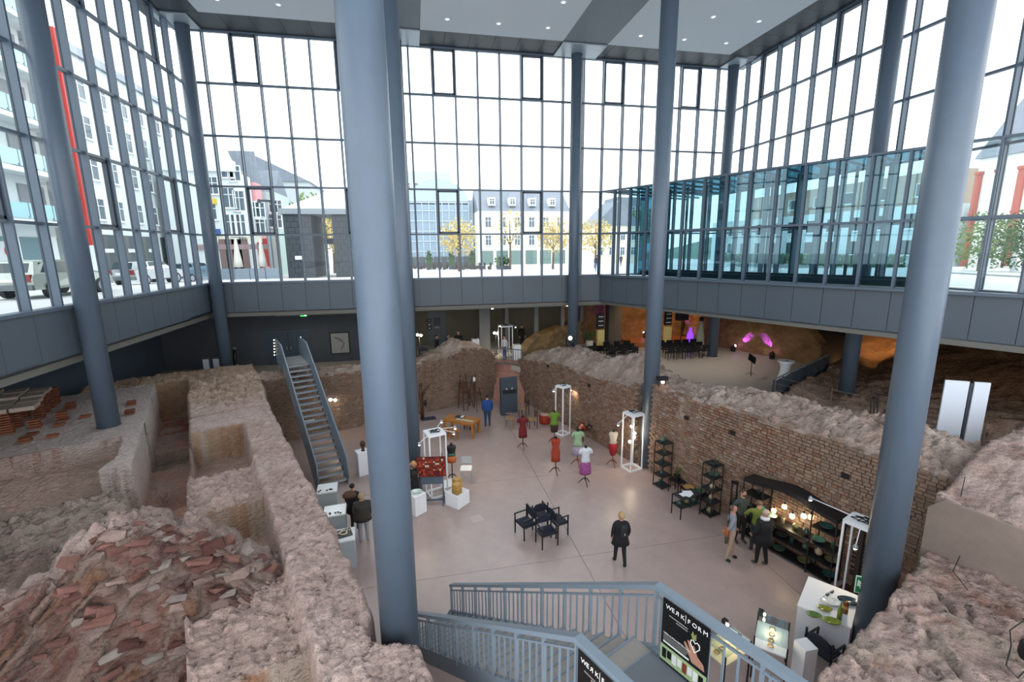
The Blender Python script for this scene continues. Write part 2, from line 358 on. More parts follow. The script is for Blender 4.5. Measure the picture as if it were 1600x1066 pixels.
# ---- columns
cme = {}
def column(x, y, z0, label):
    h = 19.36-z0; c = thing('column', label, 'column', (x, y, z0), kind='structure')
    MB().lathe([(.305, 0), (.305, h)], n=40).build('shaft', STEEL, c, smooth=False)
    for p in c.children[0].data.polygons:
        if len(p.vertices) == 4: p.use_smooth = True
    MB().lathe([(.315, h-.05), (.315, h)], n=40).build('top_collar', STEELD, c)
    MB().lathe([(.325, 0), (.325, .03)], n=40).build('foot_ring', STEELD, c)
    return c
for x, y, z0, l in ((CX[0], CY[1], 3.45, 'thick round steel column rising from the hypocaust slab'), (CX[0], CY[2], 2, 'round steel column in the corner between street glazing and square glazing'),
    (CX[1]-.105, CY[0], 0, 'nearest and widest round steel column beside the broken wall top'), (CX[1], CY[1], 0, 'round steel column standing just behind the widest column'),
    (CX[1], CY[2], 2, 'slim round column at the square glazing mostly hidden behind two columns'), (CX[2], CY[0], 0, 'wide round steel column with green arrow sticker beside the white display table'),
    (CX[2], CY[1], 0, 'round steel column set in the gap of the brick wall'), (CX[2], CY[2], 2, 'slim round column in front of the square glazing above the rubble crest'),
    (CX[3], CY[2], 2, 'slim round column in the corner behind the vestibule roof'), (CX[3], CY[1], 2.55, 'round column passing behind the blue vestibule down to bare earth')):
    column(x, y, z0, l)
# ---- pit floor in big slabs
FLOORM = mat('terrazzo_pink', 'A89590', .30, var=.09, vscale=1.6, bump=.05, bscale=120)
fl = thing('floor', 'pinkish terrazzo floor of the excavation pit', kind='structure')
c0 = G(907.5, 869.3); d1 = (G(839, 745)-c0); L1 = d1.length; d1.normalize(); d2 = Vector((d1.y, -d1.x, 0))
MB().box((3, 15, -.2), (30, 32, .2)).build('floor_bed', STEELD, fl)
sm = MB().box((0, 0, -.06), (L1-.014, L1-.014, .12)).mesh('floor_slab'); fa = math.atan2(d2.y, d2.x)
for i in range(-2, 4):
    for j in range(-3, 3):
        q = c0+d1*(i+.5)*L1+d2*(j+.5)*L1
        if -9 < q.x < 15 and 1 < q.y < 30: inst('floor_slab', sm, FLOORM, fl, q, fa)
GM = G(745, 811); inst('floor_hatch', MB().box((0, 0, .002), (.42, .42, .004)).mesh('hatch'), mat('hatch_steel', 'B6A39E', .35), fl, GM, .3)
# ---- lower gallery level (z = 2) round the pit, its soffit and back walls
MID = mat('gallery_floor', 'B5ABA2', .42, var=.06, vscale=2)
_mp = [(-17, 22.6), (-8, 24.3), (4.1, 28.5), (5.0, 28.3), (5.9, 26.6), (7.3, 26.4), (10.7, 14.9), (15.5, 17.2), (23, 21.5), (34, 22), (34, 42), (-17, 42)]
MB().prism(_mp, 1.7, 2.0).build('floor_gallery', MID, None, label='grey concrete floor of the lower gallery round the pit', kind='structure')
DARKW = mat('dark_gallery_wall', '484D54', .75, var=.1, vscale=1.2)
OLIVE = mat('olive_gallery_wall', '6B6656', .8, var=.1, vscale=1.2)
MB().box((-8.6, 31.2, 3.9), (15.2, .3, 4.2)).build('wall_rear', DARKW, None, label='dark painted wall of the lower gallery behind the steel stair', kind='structure')
MB().box((-15.2, 15.5, 3.9), (.3, 31.5, 4.6)).build('wall_side', mat('dark_side_wall', '47525F', .75, var=.12, vscale=1), None, label='dark side wall of the lower gallery behind the tile pillars', kind='structure')
MB().box((-.95, 33.0, 3.9), (.3, 3.6, 4.2)).build('wall_return', OLIVE, None, label='short olive return wall at the end of the dark wall', kind='structure')
MB().box((7.3, 35.2, 3.9), (16.5, .3, 4.2)).build('wall_far', OLIVE, None, label='olive grey rear wall of the lower gallery with a door', kind='structure')
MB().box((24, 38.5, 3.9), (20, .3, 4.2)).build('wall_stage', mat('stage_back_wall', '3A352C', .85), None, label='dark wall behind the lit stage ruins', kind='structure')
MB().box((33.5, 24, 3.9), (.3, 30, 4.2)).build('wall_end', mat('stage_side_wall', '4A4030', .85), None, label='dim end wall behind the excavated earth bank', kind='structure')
SOF = mat('soffit_grey', '6C6C66', .7)
m = MB(); m.prism([(-15.3, 27.05), (11.2, 27.05), (19.2, 9.5), (19.4, 4), (34, 4), (34, 42), (-15.3, 42)], 5.62, 5.82); m.prism([(-15.3, 3), (-10.6, 3), (-10.6, 27.1), (-15.3, 27.1)], 5.62, 5.82)
m.build('ceiling_gallery', SOF, None, label='low grey soffit over the lower gallery', kind='structure')
so = thing('trim_1', 'pale soffit band with dark air slots below the fascia', kind='structure')
for k in range(16):
    x0 = -7.6+1.2*k
    if x0 < 10.6: MB().box((x0+.6, 27.45, 5.7), (1.19, .08, .34)).build('soffit_panel', mat('soffit_panel_beige', '7E7E74', .6), so)
for px in (705, 823, 935):
    q = BY(px, 480, 27.4); MB().box((q.x, 27.40, 5.72), (1.0, .06, .17)).build('air_slot', STEELD, so)
for x, y, s_ in ((4.55, 32, .75), (8.25, 32, .3), (10.2, 32, .25), (12, 33, .25), (6.3, 33, .25)):
    MB().box((x, y, 3.81), (s_, .4, 3.62)).build('pillar', mat('gallery_pillar_grey', '75787A', .7), None, label='rectangular grey pillar in the lower gallery at x %d' % 0 if 0 else 'rectangular grey gallery pillar, %s' % {4.55: 'wide, beside the lamp frame', 8.25: 'thin, left of the lit ruin', 10.2: 'thin, above the lit ruin', 12: 'thin, beside the white plant pot', 6.3: 'thin, behind the lamp frame'}[x], cat='pillar', kind='structure')
MB().prism([(13.7, 31.7), (14.7, 31.7), (14.7, 32.4), (13.7, 32.4)], 2, 5.62).build('pillar', mat('stage_pillar_dark', '565550', .7), None, label='wide dark grey pillar at the side of the lit stage', cat='pillar', kind='structure')
# ---- street level outside
ASPH = mat('pale_paving', 'C6C8CA', .8, var=.05, vscale=.4)
m = MB(); zz = lambda y: 7.3-.04*max(0, min(y, 48)-28)-.012*max(0, y-48)
for x0, x1 in ((-90, -14), (-14, 130)):
    ys = [27.25, 28, 48, 150]
    for a, b in zip(ys[:-1], ys[1:]): m.add([(x0, a, zz(a)), (x1, a, zz(a)), (x1, b, zz(b)), (x0, b, zz(b))], [(0, 1, 2, 3)])
m.add([(-90, -30, 7.3), (-10.7, -30, 7.3), (-10.7, 27.25, 7.3), (-90, 27.25, 7.3)], [(0, 1, 2, 3)])
m.add([(19.45, -30, 7.3), (130, -30, 7.3), (130, 27.25, 7.3), (19.45, 27.25, 7.3)], [(0, 1, 2, 3)])
m.add([(-14, 27.25, 7.3), (19.45, 27.25, 7.3), (19.45, 27.25, 5.9), (-14, 27.25, 5.9)], [(0, 1, 2, 3)])
m.build('ground_street', ASPH, None, label='pale paved town square and street outside the glazing', kind='structure')
# ---- ceiling downlights
k = 0
DL = mat('downlight_glow', 'FFFFFF', .4, emit='FFF6E8', es=1.6)
for x in (-7.6, -5.2, -2.8, 2.0, 4.4, 6.8, 11.6, 14.0, 16.4):
    for y in (24.0, 21.6, 19.2):
        q = np.array([x, y, 19.4])-EYE; dd = q@_f; py = 533+FPX*(q@_d)/dd; px = 800+FPX*(q@_r)/dd
        if py < -40 or (px < 640 and px > 520): continue
        d = thing('ceiling_light', 'small round ceiling downlight, %s from the street side, in the %s row' % ({-7.6: 'first', -5.2: 'second', -2.8: 'third', 2.0: 'fourth', 4.4: 'fifth', 6.8: 'sixth', 11.6: 'seventh', 14.0: 'eighth', 16.4: 'ninth'}[x], {24.0: 'row next to the square glazing', 21.6: 'second', 19.2: 'third'}[y].replace('row next to the square glazing', 'rearmost')), 'ceiling light', (x, y, 19.4), group='ceiling downlights')
        MB().lathe([(.11, -.015), (.13, -.005), (.13, 0)], n=14).build('ring', WHITE, d)
        MB().lathe([(.001, -.018), (.07, -.02), (.085, -.012)], n=12).build('lens', DL, d)
# ================================================================== RUINS
PINK = 'B79C90'; SAND = 'C0A593'; BROWN = '7C564B'; GREY = '9D958B'; PLAS = 'B3A18F'; SLAB = 'B5A8A1'
def basecol(sh, c): a = np.empty(sh+(3,)); a[...] = lin(c)[:3]; return a
def stone_relief(x, y, size, amp, s):
    f1, f2, idv = worley(x/size, y/size, s); edge = np.clip((f2-f1)*3.5, 0, 1)
    return amp*((idv-.5)*.9+edge*.55-.35), idv, edge
# ---------------- left massif (frame a along the wall, b across)
O3 = np.array([-.3, 5.7]); E1 = np.array([-.379, .925]); E2 = np.array([.925, .379])
def AB(a, b, z=0.): q = O3+E1*a+E2*b; return Vector((float(q[0]), float(q[1]), z))
RES = .04; A0_, B0_ = -2.2, -9.6
A_, B_ = np.meshgrid(np.arange(A0_, 21.6, RES), np.arange(B0_, .56, RES), indexing='ij')
def massif(A, B):
    n1 = fbm(A*.7, B*.7, None, 4, 3); n2 = fbm(A*2.2, B*2.2, None, 4, 9); nf = fbm(A*7, B*7, None, 3, 21); n3 = fbm(A*4.2, B*3.0, None, 4, 23)
    wob = .10*fbm(A*1.3, B*1.3, None, 3, 31)+.06*fbm(A*5, B*5, None, 3, 33)
    a = A+wob; b = B+wob; st = lambda e, v: 1/(1+np.exp(-np.clip((v-e)/.018, -50, 50)))
    z = np.full(A.shape, 1.85)+.08*n1; col = basecol(A.shape, 'A18B82'); col = mixc(col, 'A97E6C', np.clip(fbm(A*1.1, B*1.1, None, 3, 77)*1.6, 0, .5))
    rough = np.full(A.shape, .5)
    def setz(mask, zv, c, r):
        nonlocal z, col, rough
        z = z*(1-mask)+zv*mask; col = col*(1-mask[..., None])+(c if isinstance(c, np.ndarray) else np.array(lin(c)[:3]))*mask[..., None]; rough = rough*(1-mask)+r*mask
    # channel: hollow, step and reddish bed
    hol = np.exp(-(((A-10.9)/.7)**2+((B+3.1)/.42)**2)**2); z = z-.45*hol
    ch = st(-3.85, b)*(1-st(-2.72, b)); step = ch*st(13.4, A+.25*np.sin(B*3)+.2*n2)*(1-st(14.9, a)); setz(step, 1.5+.05*n2, '8C8073', .4)
    col = mixc(col, '96604A', ch*st(16.8, a)*np.clip(.5+n2*1.5, 0, .8))
    # sandy hollow below slab
    m = (1-st(-4.15, b))*st(9.0, a); setz(m, 2.35+.55*sst(9.2, 12.4, A)+.04*n2, 'AF9A8E', .3)
    # rubble flank below slab lip, broken block left of it
    m = (1-st(-3.95, b))*st(7.9, a)*(1-st(9.9, a)); setz(m, 1.9+.95*sst(7.9, 9.9, A)+.05*n2, 'A2968D', 1.5)
    m = (1-st(-4.1, b))*st(6.6, a)*(1-st(8.6, a))*(1-st(-5.4, b+.25*n1)); setz(m, 2.5+.15*n1, '9F8B84', 1.4)
    # slab and rim
    bs, as_ = B+.02*nf+.015*n2, A+.02*nf+.03*n2; hd = lambda e, v: (v > e).astype(float)
    m = np.maximum((1-hd(-3.85, bs))*hd(12.4, as_), (1-hd(-3.85, bs))*hd(-4.32-.25*sst(10.8, 10.0, A), bs)*hd(9.9, as_)); m = m*(1-st(19.3, a))*st(-8.9, b)
    setz(m, 3.48+.012*n2, 'B8AEA9', .10)
    mk = m*np.exp(-((A-12.45)/.06)**2)*(B < -4.3); col = mixc(col, '946554', np.clip(mk*(.5+n2), 0, .7))
    # long wall
    top = 3.05+.07*n1+.55*sst(14.6, 18.2, A); m = st(-2.72, b); setz(m, top, 'B5A29B', 1.0)
    dk = np.clip(fbm(A*1.7, B*1.7, None, 4, 51)*1.8, 0, 1)*m; col = mixc(col, '97807A', dk*.45)
    lt = np.clip(fbm(A*.9, B*1.2, None, 3, 61)*1.6, 0, 1)*m; col = mixc(col, 'C0B1A9', lt*.55)
    up = m*sst(15.0, 16.2, A); col = mixc(col, 'A79480', up*.7); rough = rough+up*.8
    # plastered bays in the long wall
    for a0, a1 in ((9.6, 13.0), (3.9, 7.3), (-1.9, 1.6)):
        m = st(a0, a)*(1-st(a1, A+.03*nf))*st(-2.66, B)*(1-st(-1.12, B+.03*n3))
        setz(m, 1.85+.55*sst(a0+1.6, a0+.2, A)+.25*n1*sst(a0+2, a0, A), 'AC9689', .5)
    for a0, a1 in ((7.3, 9.6), (1.6, 3.9)):
        m = st(a0, a)*(1-st(a1, a))*st(-2.66, B)*(1-st(-1.12, b)); setz(m, 2.78+.10*n1, 'B39F97', 1.1)
    m = st(13.05, A)*(1-st(14.6, a))*st(-2.66, B)*(1-st(-.5, b)); rough = rough*(1-.6*m); col = mixc(col, 'B7A7A3', m*.6)
    # relief of rubble
    rl, idv, edge = stone_relief(A*1.0+.25*n1, B*.75+.25*n2, .30, .17, 5); r2, id2, e2 = stone_relief(A+.15*n2, B*.6+.15*n1, .13, .07, 15)
    crack = -(1-sst(0, .05, np.abs(fbm(A*1.4+5, B*1.9, None, 4, 91))))
    z = z+rough*(rl*.38+r2*.75+.035*nf+.05*n3+.05*crack)
    tone = 1+(idv-.5)[..., None]*np.clip(rough, 0, 2)[..., None]*np.array([.14, .15, .16])+(id2-.5)[..., None]*np.clip(rough, 0, 2)[..., None]*.16
    col = col*tone
    # gravel pocket at its foot, stones beside it
    m = st(1.0, a)*(1-st(3.25, a))*(1-st(-2.75, b+.3*(A-2.4)))*st(-3.95, b); setz(m, 1.72+.015*nf, '8F8B85', 0.)
    m = (1-st(-4.0, b))*(1-st(3.0, a)); setz(m, 2.05+.2*n1+.6*rl, '7E6258', .3)
    # rear plastered cross wall
    m = st(19.2, a)*(1-st(20.9, a))*st(-6.3, b)*(1-st(-.1, b)); setz(m, 3.5+.12*n1+1.0*(rl*.5+r2), 'A5917E', 0.)
    m = st(18.2, a)*st(-2.72, b)*(1-st(20.9, a)); setz(m, 3.5+.1*n1+1.0*(rl*.5+r2), 'A5917E', 0.)
    m = st(20.9, a); setz(m, 1.95+0*A, 'A09080', 0)
    m = (1-st(-8.9, b))*st(9, a); setz(m, 1.5+0*A, '806A60', .3)
    col = np.clip(col, .01, .9)
    # drop to the pit floor at the right flank
    edge_b = .03-.20*np.exp(-((A-1.2)/.38)**2)+.30*sst(.82, .55, A); fl_ = st(edge_b, B+.10*n2*(A < 17)+.07*n3+.04*nf); z = z*(1-fl_)+(-.05)*fl_
    return z, col
Zm, Cm = massif(A_, B_)
# plaster on the upright faces of the bays
gx = np.abs(np.gradient(Zm, RES, axis=0)); steep = sst(1.2, 4, gx)
pm = np.zeros_like(A_)
for a1 in (13.0, 7.3, 1.6): pm = np.maximum(pm, (np.abs(A_-a1) < .2)*(B_ > -2.64)*(B_ < -1.1))
pn = fbm(A_*2, B_*2, None, 4, 41); ar = np.clip((fbm(B_*1.9+3, A_*.6, None, 3, 43)+.12)*3.5, 0, 1); ob_ = np.clip(fbm(B_*3.4, A_*.8, None, 3, 47)*2.5, 0, 1)
Cm = mixc(Cm, 'A58B75', pm*steep*.95); Cm = mixc(Cm, '9C6F55', pm*steep*ob_*.6); Cm = mixc(Cm, 'B5ADA2', pm*steep*ar*.8)
pw = ((np.abs(A_-19.2) < .3)*(B_ < -2.7)).astype(float); Cm = mixc(Cm, '8E765E', pw*steep*.8)
Xm = O3[0]+E1[0]*A_+E2[0]*B_; Ym = O3[1]+E1[1]*A_+E2[1]*B_
mas = inst('ruin_massif', grid_mesh('ruin_massif', Xm, Ym, Zm, Cm), RUIN, label='long broken Roman wall with plastered bays, channel and slab beside the steel stair', cat='ruin', kind='thing')
def zmass(a, b):
    i = int(round((a-A0_)/RES)); j = int(round((b-B0_)/RES)); return float(Zm[max(0, min(i, Zm.shape[0]-1)), max(0, min(j, Zm.shape[1]-1))])
# cross wall of tumbled red blocks: a swept section with stone relief along its normal
def heap_section(B):
    cb = np.array([-9.6, -6.5, -4.95, -4.3, -3.73, -3.2, -2.9, -2.2, -1.74, -1.24, -1.0]); cz = np.array([3.3, 3.5, 3.74, 3.92, 4.42, 4.52, 4.42, 3.84, 3.32, 2.85, 2.6])
    return np.interp(B, cb, cz)
SH, TH = np.meshgrid(np.arange(-9.6, -1.02, .035), np.linspace(0, 1, 150), indexing='ij')
def heap_pt(B, T):
    cr = heap_section(B)+.09*fbm(B*2.2, B*0+3, None, 4, 209); k = [0, .46, .52, .66, .78, 1]
    a = np.interp(T, k, [3.25, 3.85, 4.0, 4.55, 5.1, 5.4])
    w = [np.full_like(B, 1.5), cr-.22, cr, cr-.03, cr-.35, np.full_like(B, 1.7)]; z = np.zeros_like(B)
    for i in range(5): m = (T >= k[i]) & (T <= k[i+1]); u = (T-k[i])/(k[i+1]-k[i]); z = np.where(m, w[i]*(1-u)+w[i+1]*u, z)
    return a, z
ah, zh = heap_pt(SH, TH); L_ = TH*6.2; hn = fbm(SH*1.4, L_*1.4, None, 4, 211); hf_ = fbm(SH*6, L_*6, None, 3, 213)
U_ = SH+.45*L_*.35; V2 = L_-.30*SH+.25*hn
f1, f2, ids = worley(U_/.52, V2/.27+.3*hn, 221); ed = np.clip((f2-f1)*3.0, 0, 1); g1, g2, idt = worley(U_/.20, V2/.11+.2*hf_, 225); eg = np.clip((g2-g1)*3.0, 0, 1)
keep = sst(.05, .25, fbm(SH*1.0+9, L_*1.2, None, 3, 229)+.42)          # mortar shows between stone clusters
dsp = keep*(.26*(ids-.25)*ed)+.08*(idt-.4)*eg+.14*hn+.05*hf_-.06*(1-ed)*keep
ga, gz_ = np.gradient(ah, axis=1), np.gradient(zh, axis=1); ln = np.hypot(ga, gz_)+1e-6; na, nz = -gz_/ln, ga/ln
ah = ah+na*dsp; zh = zh+nz*dsp
pal = np.array([lin(c)[:3] for c in ('614440', '70534B', '82716A', '50373A', '8A7E77', '72533F', '7A6861', '684842')]); cs_ = pal[(ids*7.99).astype(int)]; c2_ = pal[(idt*7.99).astype(int)]
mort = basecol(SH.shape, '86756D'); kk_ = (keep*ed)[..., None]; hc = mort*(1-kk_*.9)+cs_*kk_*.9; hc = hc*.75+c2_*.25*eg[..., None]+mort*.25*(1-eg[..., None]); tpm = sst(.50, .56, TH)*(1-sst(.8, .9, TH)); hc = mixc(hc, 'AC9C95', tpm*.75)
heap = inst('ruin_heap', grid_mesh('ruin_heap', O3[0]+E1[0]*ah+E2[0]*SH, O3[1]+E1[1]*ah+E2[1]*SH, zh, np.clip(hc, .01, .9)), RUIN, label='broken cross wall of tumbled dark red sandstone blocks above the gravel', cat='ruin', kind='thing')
def on_heap(b, t):
    B = np.array([[b]]); T = np.array([[t]]); a, z = heap_pt(B, T); return AB(float(a[0, 0]), b, float(z[0, 0]))
# separate stones bedded in the broken cross wall and along the wall top
def rock_mesh(seed, flat=.6):
    q = random.Random(seed); bm = bmesh.new()
    for k in range(15):
        x, y, z = q.uniform(-1, 1), q.uniform(-1, 1), q.uniform(-1, 1); m_ = max(abs(x), abs(y), abs(z)); e_ = q.uniform(.62, 1.0); bm.verts.new((x/m_*.46*e_, y/m_*.42*e_, z/m_*.42*flat*e_))
    r = bmesh.ops.convex_hull(bm, input=bm.verts); dl_ = [v for v in bm.verts if not v.link_faces]
    for v in dl_: bm.verts.remove(v)
    me = bpy.data.meshes.new('stone'); bm.to_mesh(me); bm.free(); return me
rocks = [rock_mesh(50+i, .7+.1*(i % 4)) for i in range(8)]
RM = [mat('red_sandstone', '6E4F48', .9, rand=.25, var=.2, vscale=6, bump=.5, bscale=20, spec=.15), mat('pink_sandstone', '84716A', .9, rand=.2, var=.2, vscale=6, bump=.5, bscale=20, spec=.15),
      mat('grey_limestone', '857A74', .9, rand=.15, var=.15, vscale=6, bump=.5, bscale=20, spec=.15), mat('dark_red_sandstone', '583C37', .9, rand=.25, var=.2, vscale=6, bump=.5, bscale=20, spec=.15)]
rockv = [[me]+[me.copy() for _ in range(3)] for me in rocks]
for v in rockv:
    for k_, me in enumerate(v): me.materials.clear(); me.materials.append(RM[k_])
EA = math.atan2(E2[1], E2[0])
def stone(a, b, size, dz=0., mi=None, tilt=0.):
    mi = rnd.choices((0, 1, 2, 3), (4, 3, 1.6, 3))[0] if mi is None else mi
    o = inst('stone', rockv[rnd.randrange(8)][mi], None, mas, AB(a, b, zmass(a, b)+dz), (tilt+rnd.uniform(-.25, .25), rnd.uniform(-.3, .3), EA+rnd.uniform(-.35, .35)), None)
    o.scale = (size*rnd.uniform(1.0, 1.9), size*rnd.uniform(.6, .95), size*rnd.uniform(.7, 1.0))
for i in range(150):
    b = rnd.uniform(-6.4, -1.35); t_ = rnd.uniform(.04, .5); mi = rnd.choices((0, 1, 2, 3), (4, 2, 1.4, 3))[0]
    o = inst('stone', rockv[rnd.randrange(8)][mi], None, heap, on_heap(b, t_), (R(68)+rnd.uniform(-.3, .3), rnd.uniform(-.2, .5), EA+rnd.uniform(-.3, .3)), None); sz = rnd.uniform(.14, .34)
    o.scale = (sz*rnd.uniform(1.1, 1.9), sz*rnd.uniform(.5, .85), sz*rnd.uniform(.7, 1.1))
for i in range(34):
    b = rnd.uniform(-4.9, -1.3); mi = rnd.choices((0, 1, 2, 3), (4, 3, 1, 3))[0]; o = inst('stone', rockv[rnd.randrange(8)][mi], None, heap, on_heap(b, rnd.uniform(.47, .58)), (rnd.uniform(-.3, .3), rnd.uniform(-.3, .3), EA+rnd.uniform(-.5, .5)), None); sz = rnd.uniform(.16, .36); o.scale = (sz*1.4, sz*.9, sz*1.0)
for i in range(60): stone(rnd.uniform(8, 9.8), rnd.uniform(-6.2, -4.0), rnd.uniform(.11, .22), -.03, rnd.choice((2, 2, 2, 1)))
for i in range(45): stone(rnd.uniform(-1, 2.8), rnd.uniform(-6, -4.2), rnd.uniform(.15, .3), -.05)
# ---------------- brick-faced walls
BR_M = mat('brick_piece', '8A7464', .92, rand=.16, var=.15, vscale=20, bump=.4, bscale=40, spec=.15)
def brick_face(parent, p0, d, nrm, s0, s1, ztop, bh, bl, tones, seed, skip=None, singles=None):
    q = random.Random(seed); m = MB(); ang = math.atan2(d.y, d.x); k = 0; cand = []
    zmax = max(ztop(s0+(s1-s0)*i/40) for i in range(41)); row = 0; z = .0
    while z < zmax:
        h = bh*q.uniform(.85, 1.15); s = s0+(bl/2 if row % 2 else 0)-q.random()*.05
        while s < s1:
            l = bl*q.uniform(.6, 1.25)
            if z+h*.5 < ztop(s+l/2)+q.uniform(-.12, .05) and not (skip and skip(s+l/2, z)) and q.random() > .012:
                pr = q.uniform(.0, .035)
                c = p0+d*(s+l/2)-nrm*(pr-.055)+Vector((0, 0, z+h/2)); cand.append((c, (l-.022, .12, h-.020), q.choice(tones), s+l/2))
            s += l
        z += h; row += 1
    cand.sort(key=lambda t: (t[0]-Vector(EYE)).length); ns = singles or 0
    me = MB().box((0, 0, 0), (1, 1, 1)).mesh('brick')
    for c, dm, t, s in cand[:ns]:
        o = inst('brick', me, BR_M, parent, c-parent.location, ang); o.scale = dm
    for c, dm, t, s in cand[ns:]:
        f = q.uniform(.82, 1.12); t = lin(t); m.cur = (t[0]*f, t[1]*f, t[2]*f, 1); m.box(c-parent.location, dm, ang)
    m.build('brick_courses', BRICKM, parent, kind='stuff')
def strip_hf(name, p0, d, nrm, ss, ws, zf, label, sd, col, rg=1.0, drop=None):
    S, W = np.meshgrid(ss, ws, indexing='ij'); n1 = fbm(S*.8, W*.8, None, 4, sd); n2 = fbm(S*2.4, W*2.4, None, 4, sd+4); nf = fbm(S*8, W*8, None, 3, sd+8)
    z = zf(S, W)+.10*n1; rl, idv, edge = stone_relief(S+.2*n1, W+.2*n2, .3, .16, sd+2); r2, id2, _e = stone_relief(S+.2*n2, W+.1*n1, .13, .06, sd+3)
    crk = -(1-sst(0, .05, np.abs(fbm(S*1.4+5, W*1.9, None, 4, sd+91))))
    z = z+rg*(rl*.5+r2*.9+.04*nf+.05*crk)
    c = basecol(S.shape, col); c = mixc(c, '8C766A', np.clip(n2*1.5, 0, .7)); c = mixc(c, 'BDB0A8', np.clip(n1*1.5, 0, .6))
    c = np.clip(c*(1+(idv-.5)[..., None]*.35+(id2-.5)[..., None]*.2), .01, .9)
    z[:, 0] = -.05; z[:, -1] = -.05
    if drop is not None: z = drop(S, W, z)
    jj = np.zeros_like(W); jj[:, 1] = .06*fbm(S*3, W, None, 3, sd+11)[:, 1]
    X = p0.x+d.x*S+nrm.x*(W+jj); Y = p0.y+d.y*S+nrm.y*(W+jj)
    return inst(name, grid_mesh(name, X, Y, z, c), RUIN, label=label, cat='ruin wall', kind='structure')
# W1: wall under the square glazing
p1 = Vector((-5.04, 23.46, 0)); dd1 = Vector((.92433, .38159, 0)); nn1 = Vector((-.38159, .92433, 0))
F1 = lambda s: np.interp(s, [-3.2, -1, 2, 5, 7, 8.2, 9, 9.9, 10.3], [3.35, 3.1, 2.95, 2.9, 3.0, 3.35, 3.3, 3.1, 2.7])
w1 = strip_hf('ruin_wall', p1, dd1, nn1, np.arange(-3.2, 10.4, .06), np.array([0, .03]+list(np.arange(.08, 1.5, .06))+[1.56]), lambda S, W: F1(S)-.05+.25*sst(.2, .9, W)*np.interp(S, [-3, 6, 8, 9, 10.3], [.4, .6, 1.8, 1.0, 0]), 'brick faced Roman wall crossed by the steel stair', 101, 'AA988B', 1.1)
def bl_parent(o): return o
brick_face(w1, p1, dd1, nn1, -2.9, 10.3, F1, .085, .16, ('8A7563', '83705F', '92796A', '7C6658', '897060'), 5)
# W2: long brick wall on the far side of the pit
p2 = Vector((6.07, 26.1, 0)); dd2 = Vector((.28420, -.95876, 0)); nn2 = Vector((.95876, .28420, 0))
F2 = lambda s: np.interp(s, [-.9, 0, 2, 4.1, 5.7, 8.9, 9.3, 9.9, 10.9, 13.2, 15.2, 17.2, 19.6], [2.5, 2.6, 2.9, 3.2, 3.03, 3.26, 3.5, 3.75, 3.64, 3.74, 3.78, 3.87, 3.85])
K2 = lambda s: np.interp(s, [-1, 1.4, 3, 4.9, 6.15, 7.5, 8.3, 9.2, 10, 11.6, 12.8, 14.2, 16.2, 17.7, 18.8, 20], [2.8, 3.4, 3.8, 3.7, 3.7, 4.3, 4.3, 3.9, 3.7, 3.75, 4.0, 4.2, 4.25, 4.45, 4.25, 4.25])
def z2(S, W):
    z = F2(S)-.06+(K2(S)-F2(S))*sst(.15, 1.25, W); return z
def notch(S, W, z): m = (S > 9.25)*(S < 10.25)*(W < .95); return np.where(m, -.05, z)
w2 = strip_hf('ruin_wall', p2, dd2, nn2, np.arange(-.9, 19.7, .06), np.array([0, .03]+list(np.arange(.08, 1.9, .06))+[2.0]), z2, 'long brick faced Roman wall behind the mannequins and shelves', 131, 'AC9C93', 1.5, notch)
TW2 = ('8C7666', '846E60', '937D6C', '7C6457', '8A7062', '856353')
brick_face(w2, p2, dd2, nn2, -.7, 9.3, F2, .085, .165, TW2, 8)
brick_face(w2, p2, dd2, nn2, 10.2, 19.5, F2, .10, .205, TW2, 9, None, 300)
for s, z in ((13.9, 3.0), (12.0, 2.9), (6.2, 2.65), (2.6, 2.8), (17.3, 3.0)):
    MB().box(p2+dd2*s-nn2*.052+Vector((0, 0, z)), (.2, .02, .14), math.atan2(dd2.y, dd2.x)).build('putlog_shade_plate', mat('hole_shade_dark', '1A1512', .95), w2)  # flat dark plates on the bricks, the shade inside putlog holes painted as colour
# block with plain mortar face at the near end of W2
Sx, Wx = np.meshgrid(np.arange(0, 7.2, .07), np.arange(0, 7.0, .07), indexing='ij')
pb = Vector((10.62, 7.2, 0)); db = Vector((.27, -.963, 0)).normalized(); nb = Vector((-db.y, db.x, 0))
n1 = fbm(Sx*.8, Wx*.8, None, 4, 201); n2 = fbm(Sx*2.4, Wx*2.4, None, 4, 204)
rl, idv, _e = stone_relief(Sx, Wx+.2*n2, .32, .16, 206); r2, id2, _e = stone_relief(Sx, Wx, .14, .06, 207)
zb = 3.72+.75*sst(.1, 2.2, Wx)+.12*n1+rl*.6+r2*1.0; cb_ = basecol(Sx.shape, 'AD9C95'); cb_ = np.clip(mixc(cb_, '97796D', np.clip(n2*1.4, 0, .7))*(1+(idv-.5)[..., None]*.35), .01, .9)
zb[:, 0] = 0; cb_[:, :2] = lin('A3928A')[:3]; zb[0, :] = 0
jj = np.zeros_like(Wx); jj[:, 0] = -.02; jj[:, 1] = -.02
Xb = pb.x+db.x*Sx+nb.x*(Wx*1+jj); Yb = pb.y+db.y*Sx+nb.y*(Wx+jj)
Xb[:, 1] = Xb[:, 0]+nb.x*.01; Yb[:, 1] = Yb[:, 0]+nb.y*.01
blk = inst('ruin_block', grid_mesh('ruin_block', Xb, Yb, zb, cb_), RUIN, label='high ruin block with smooth mortar face and a hanging cable', cat='ruin', kind='thing')
MB().extr([(0, -.1), (6.9, -.1), (6.9, 3.72), (5.2, 3.8), (3, 3.68), (1.2, 3.75), (.25, 3.78), (0, 3.5)], pb-nb*.05, db, (0, 0, 1), .06).build('mortar_face', mat('mortar_plaster', '877970', .85, var=.14, vscale=1.6, bump=.25, bscale=12, spec=.2), blk)
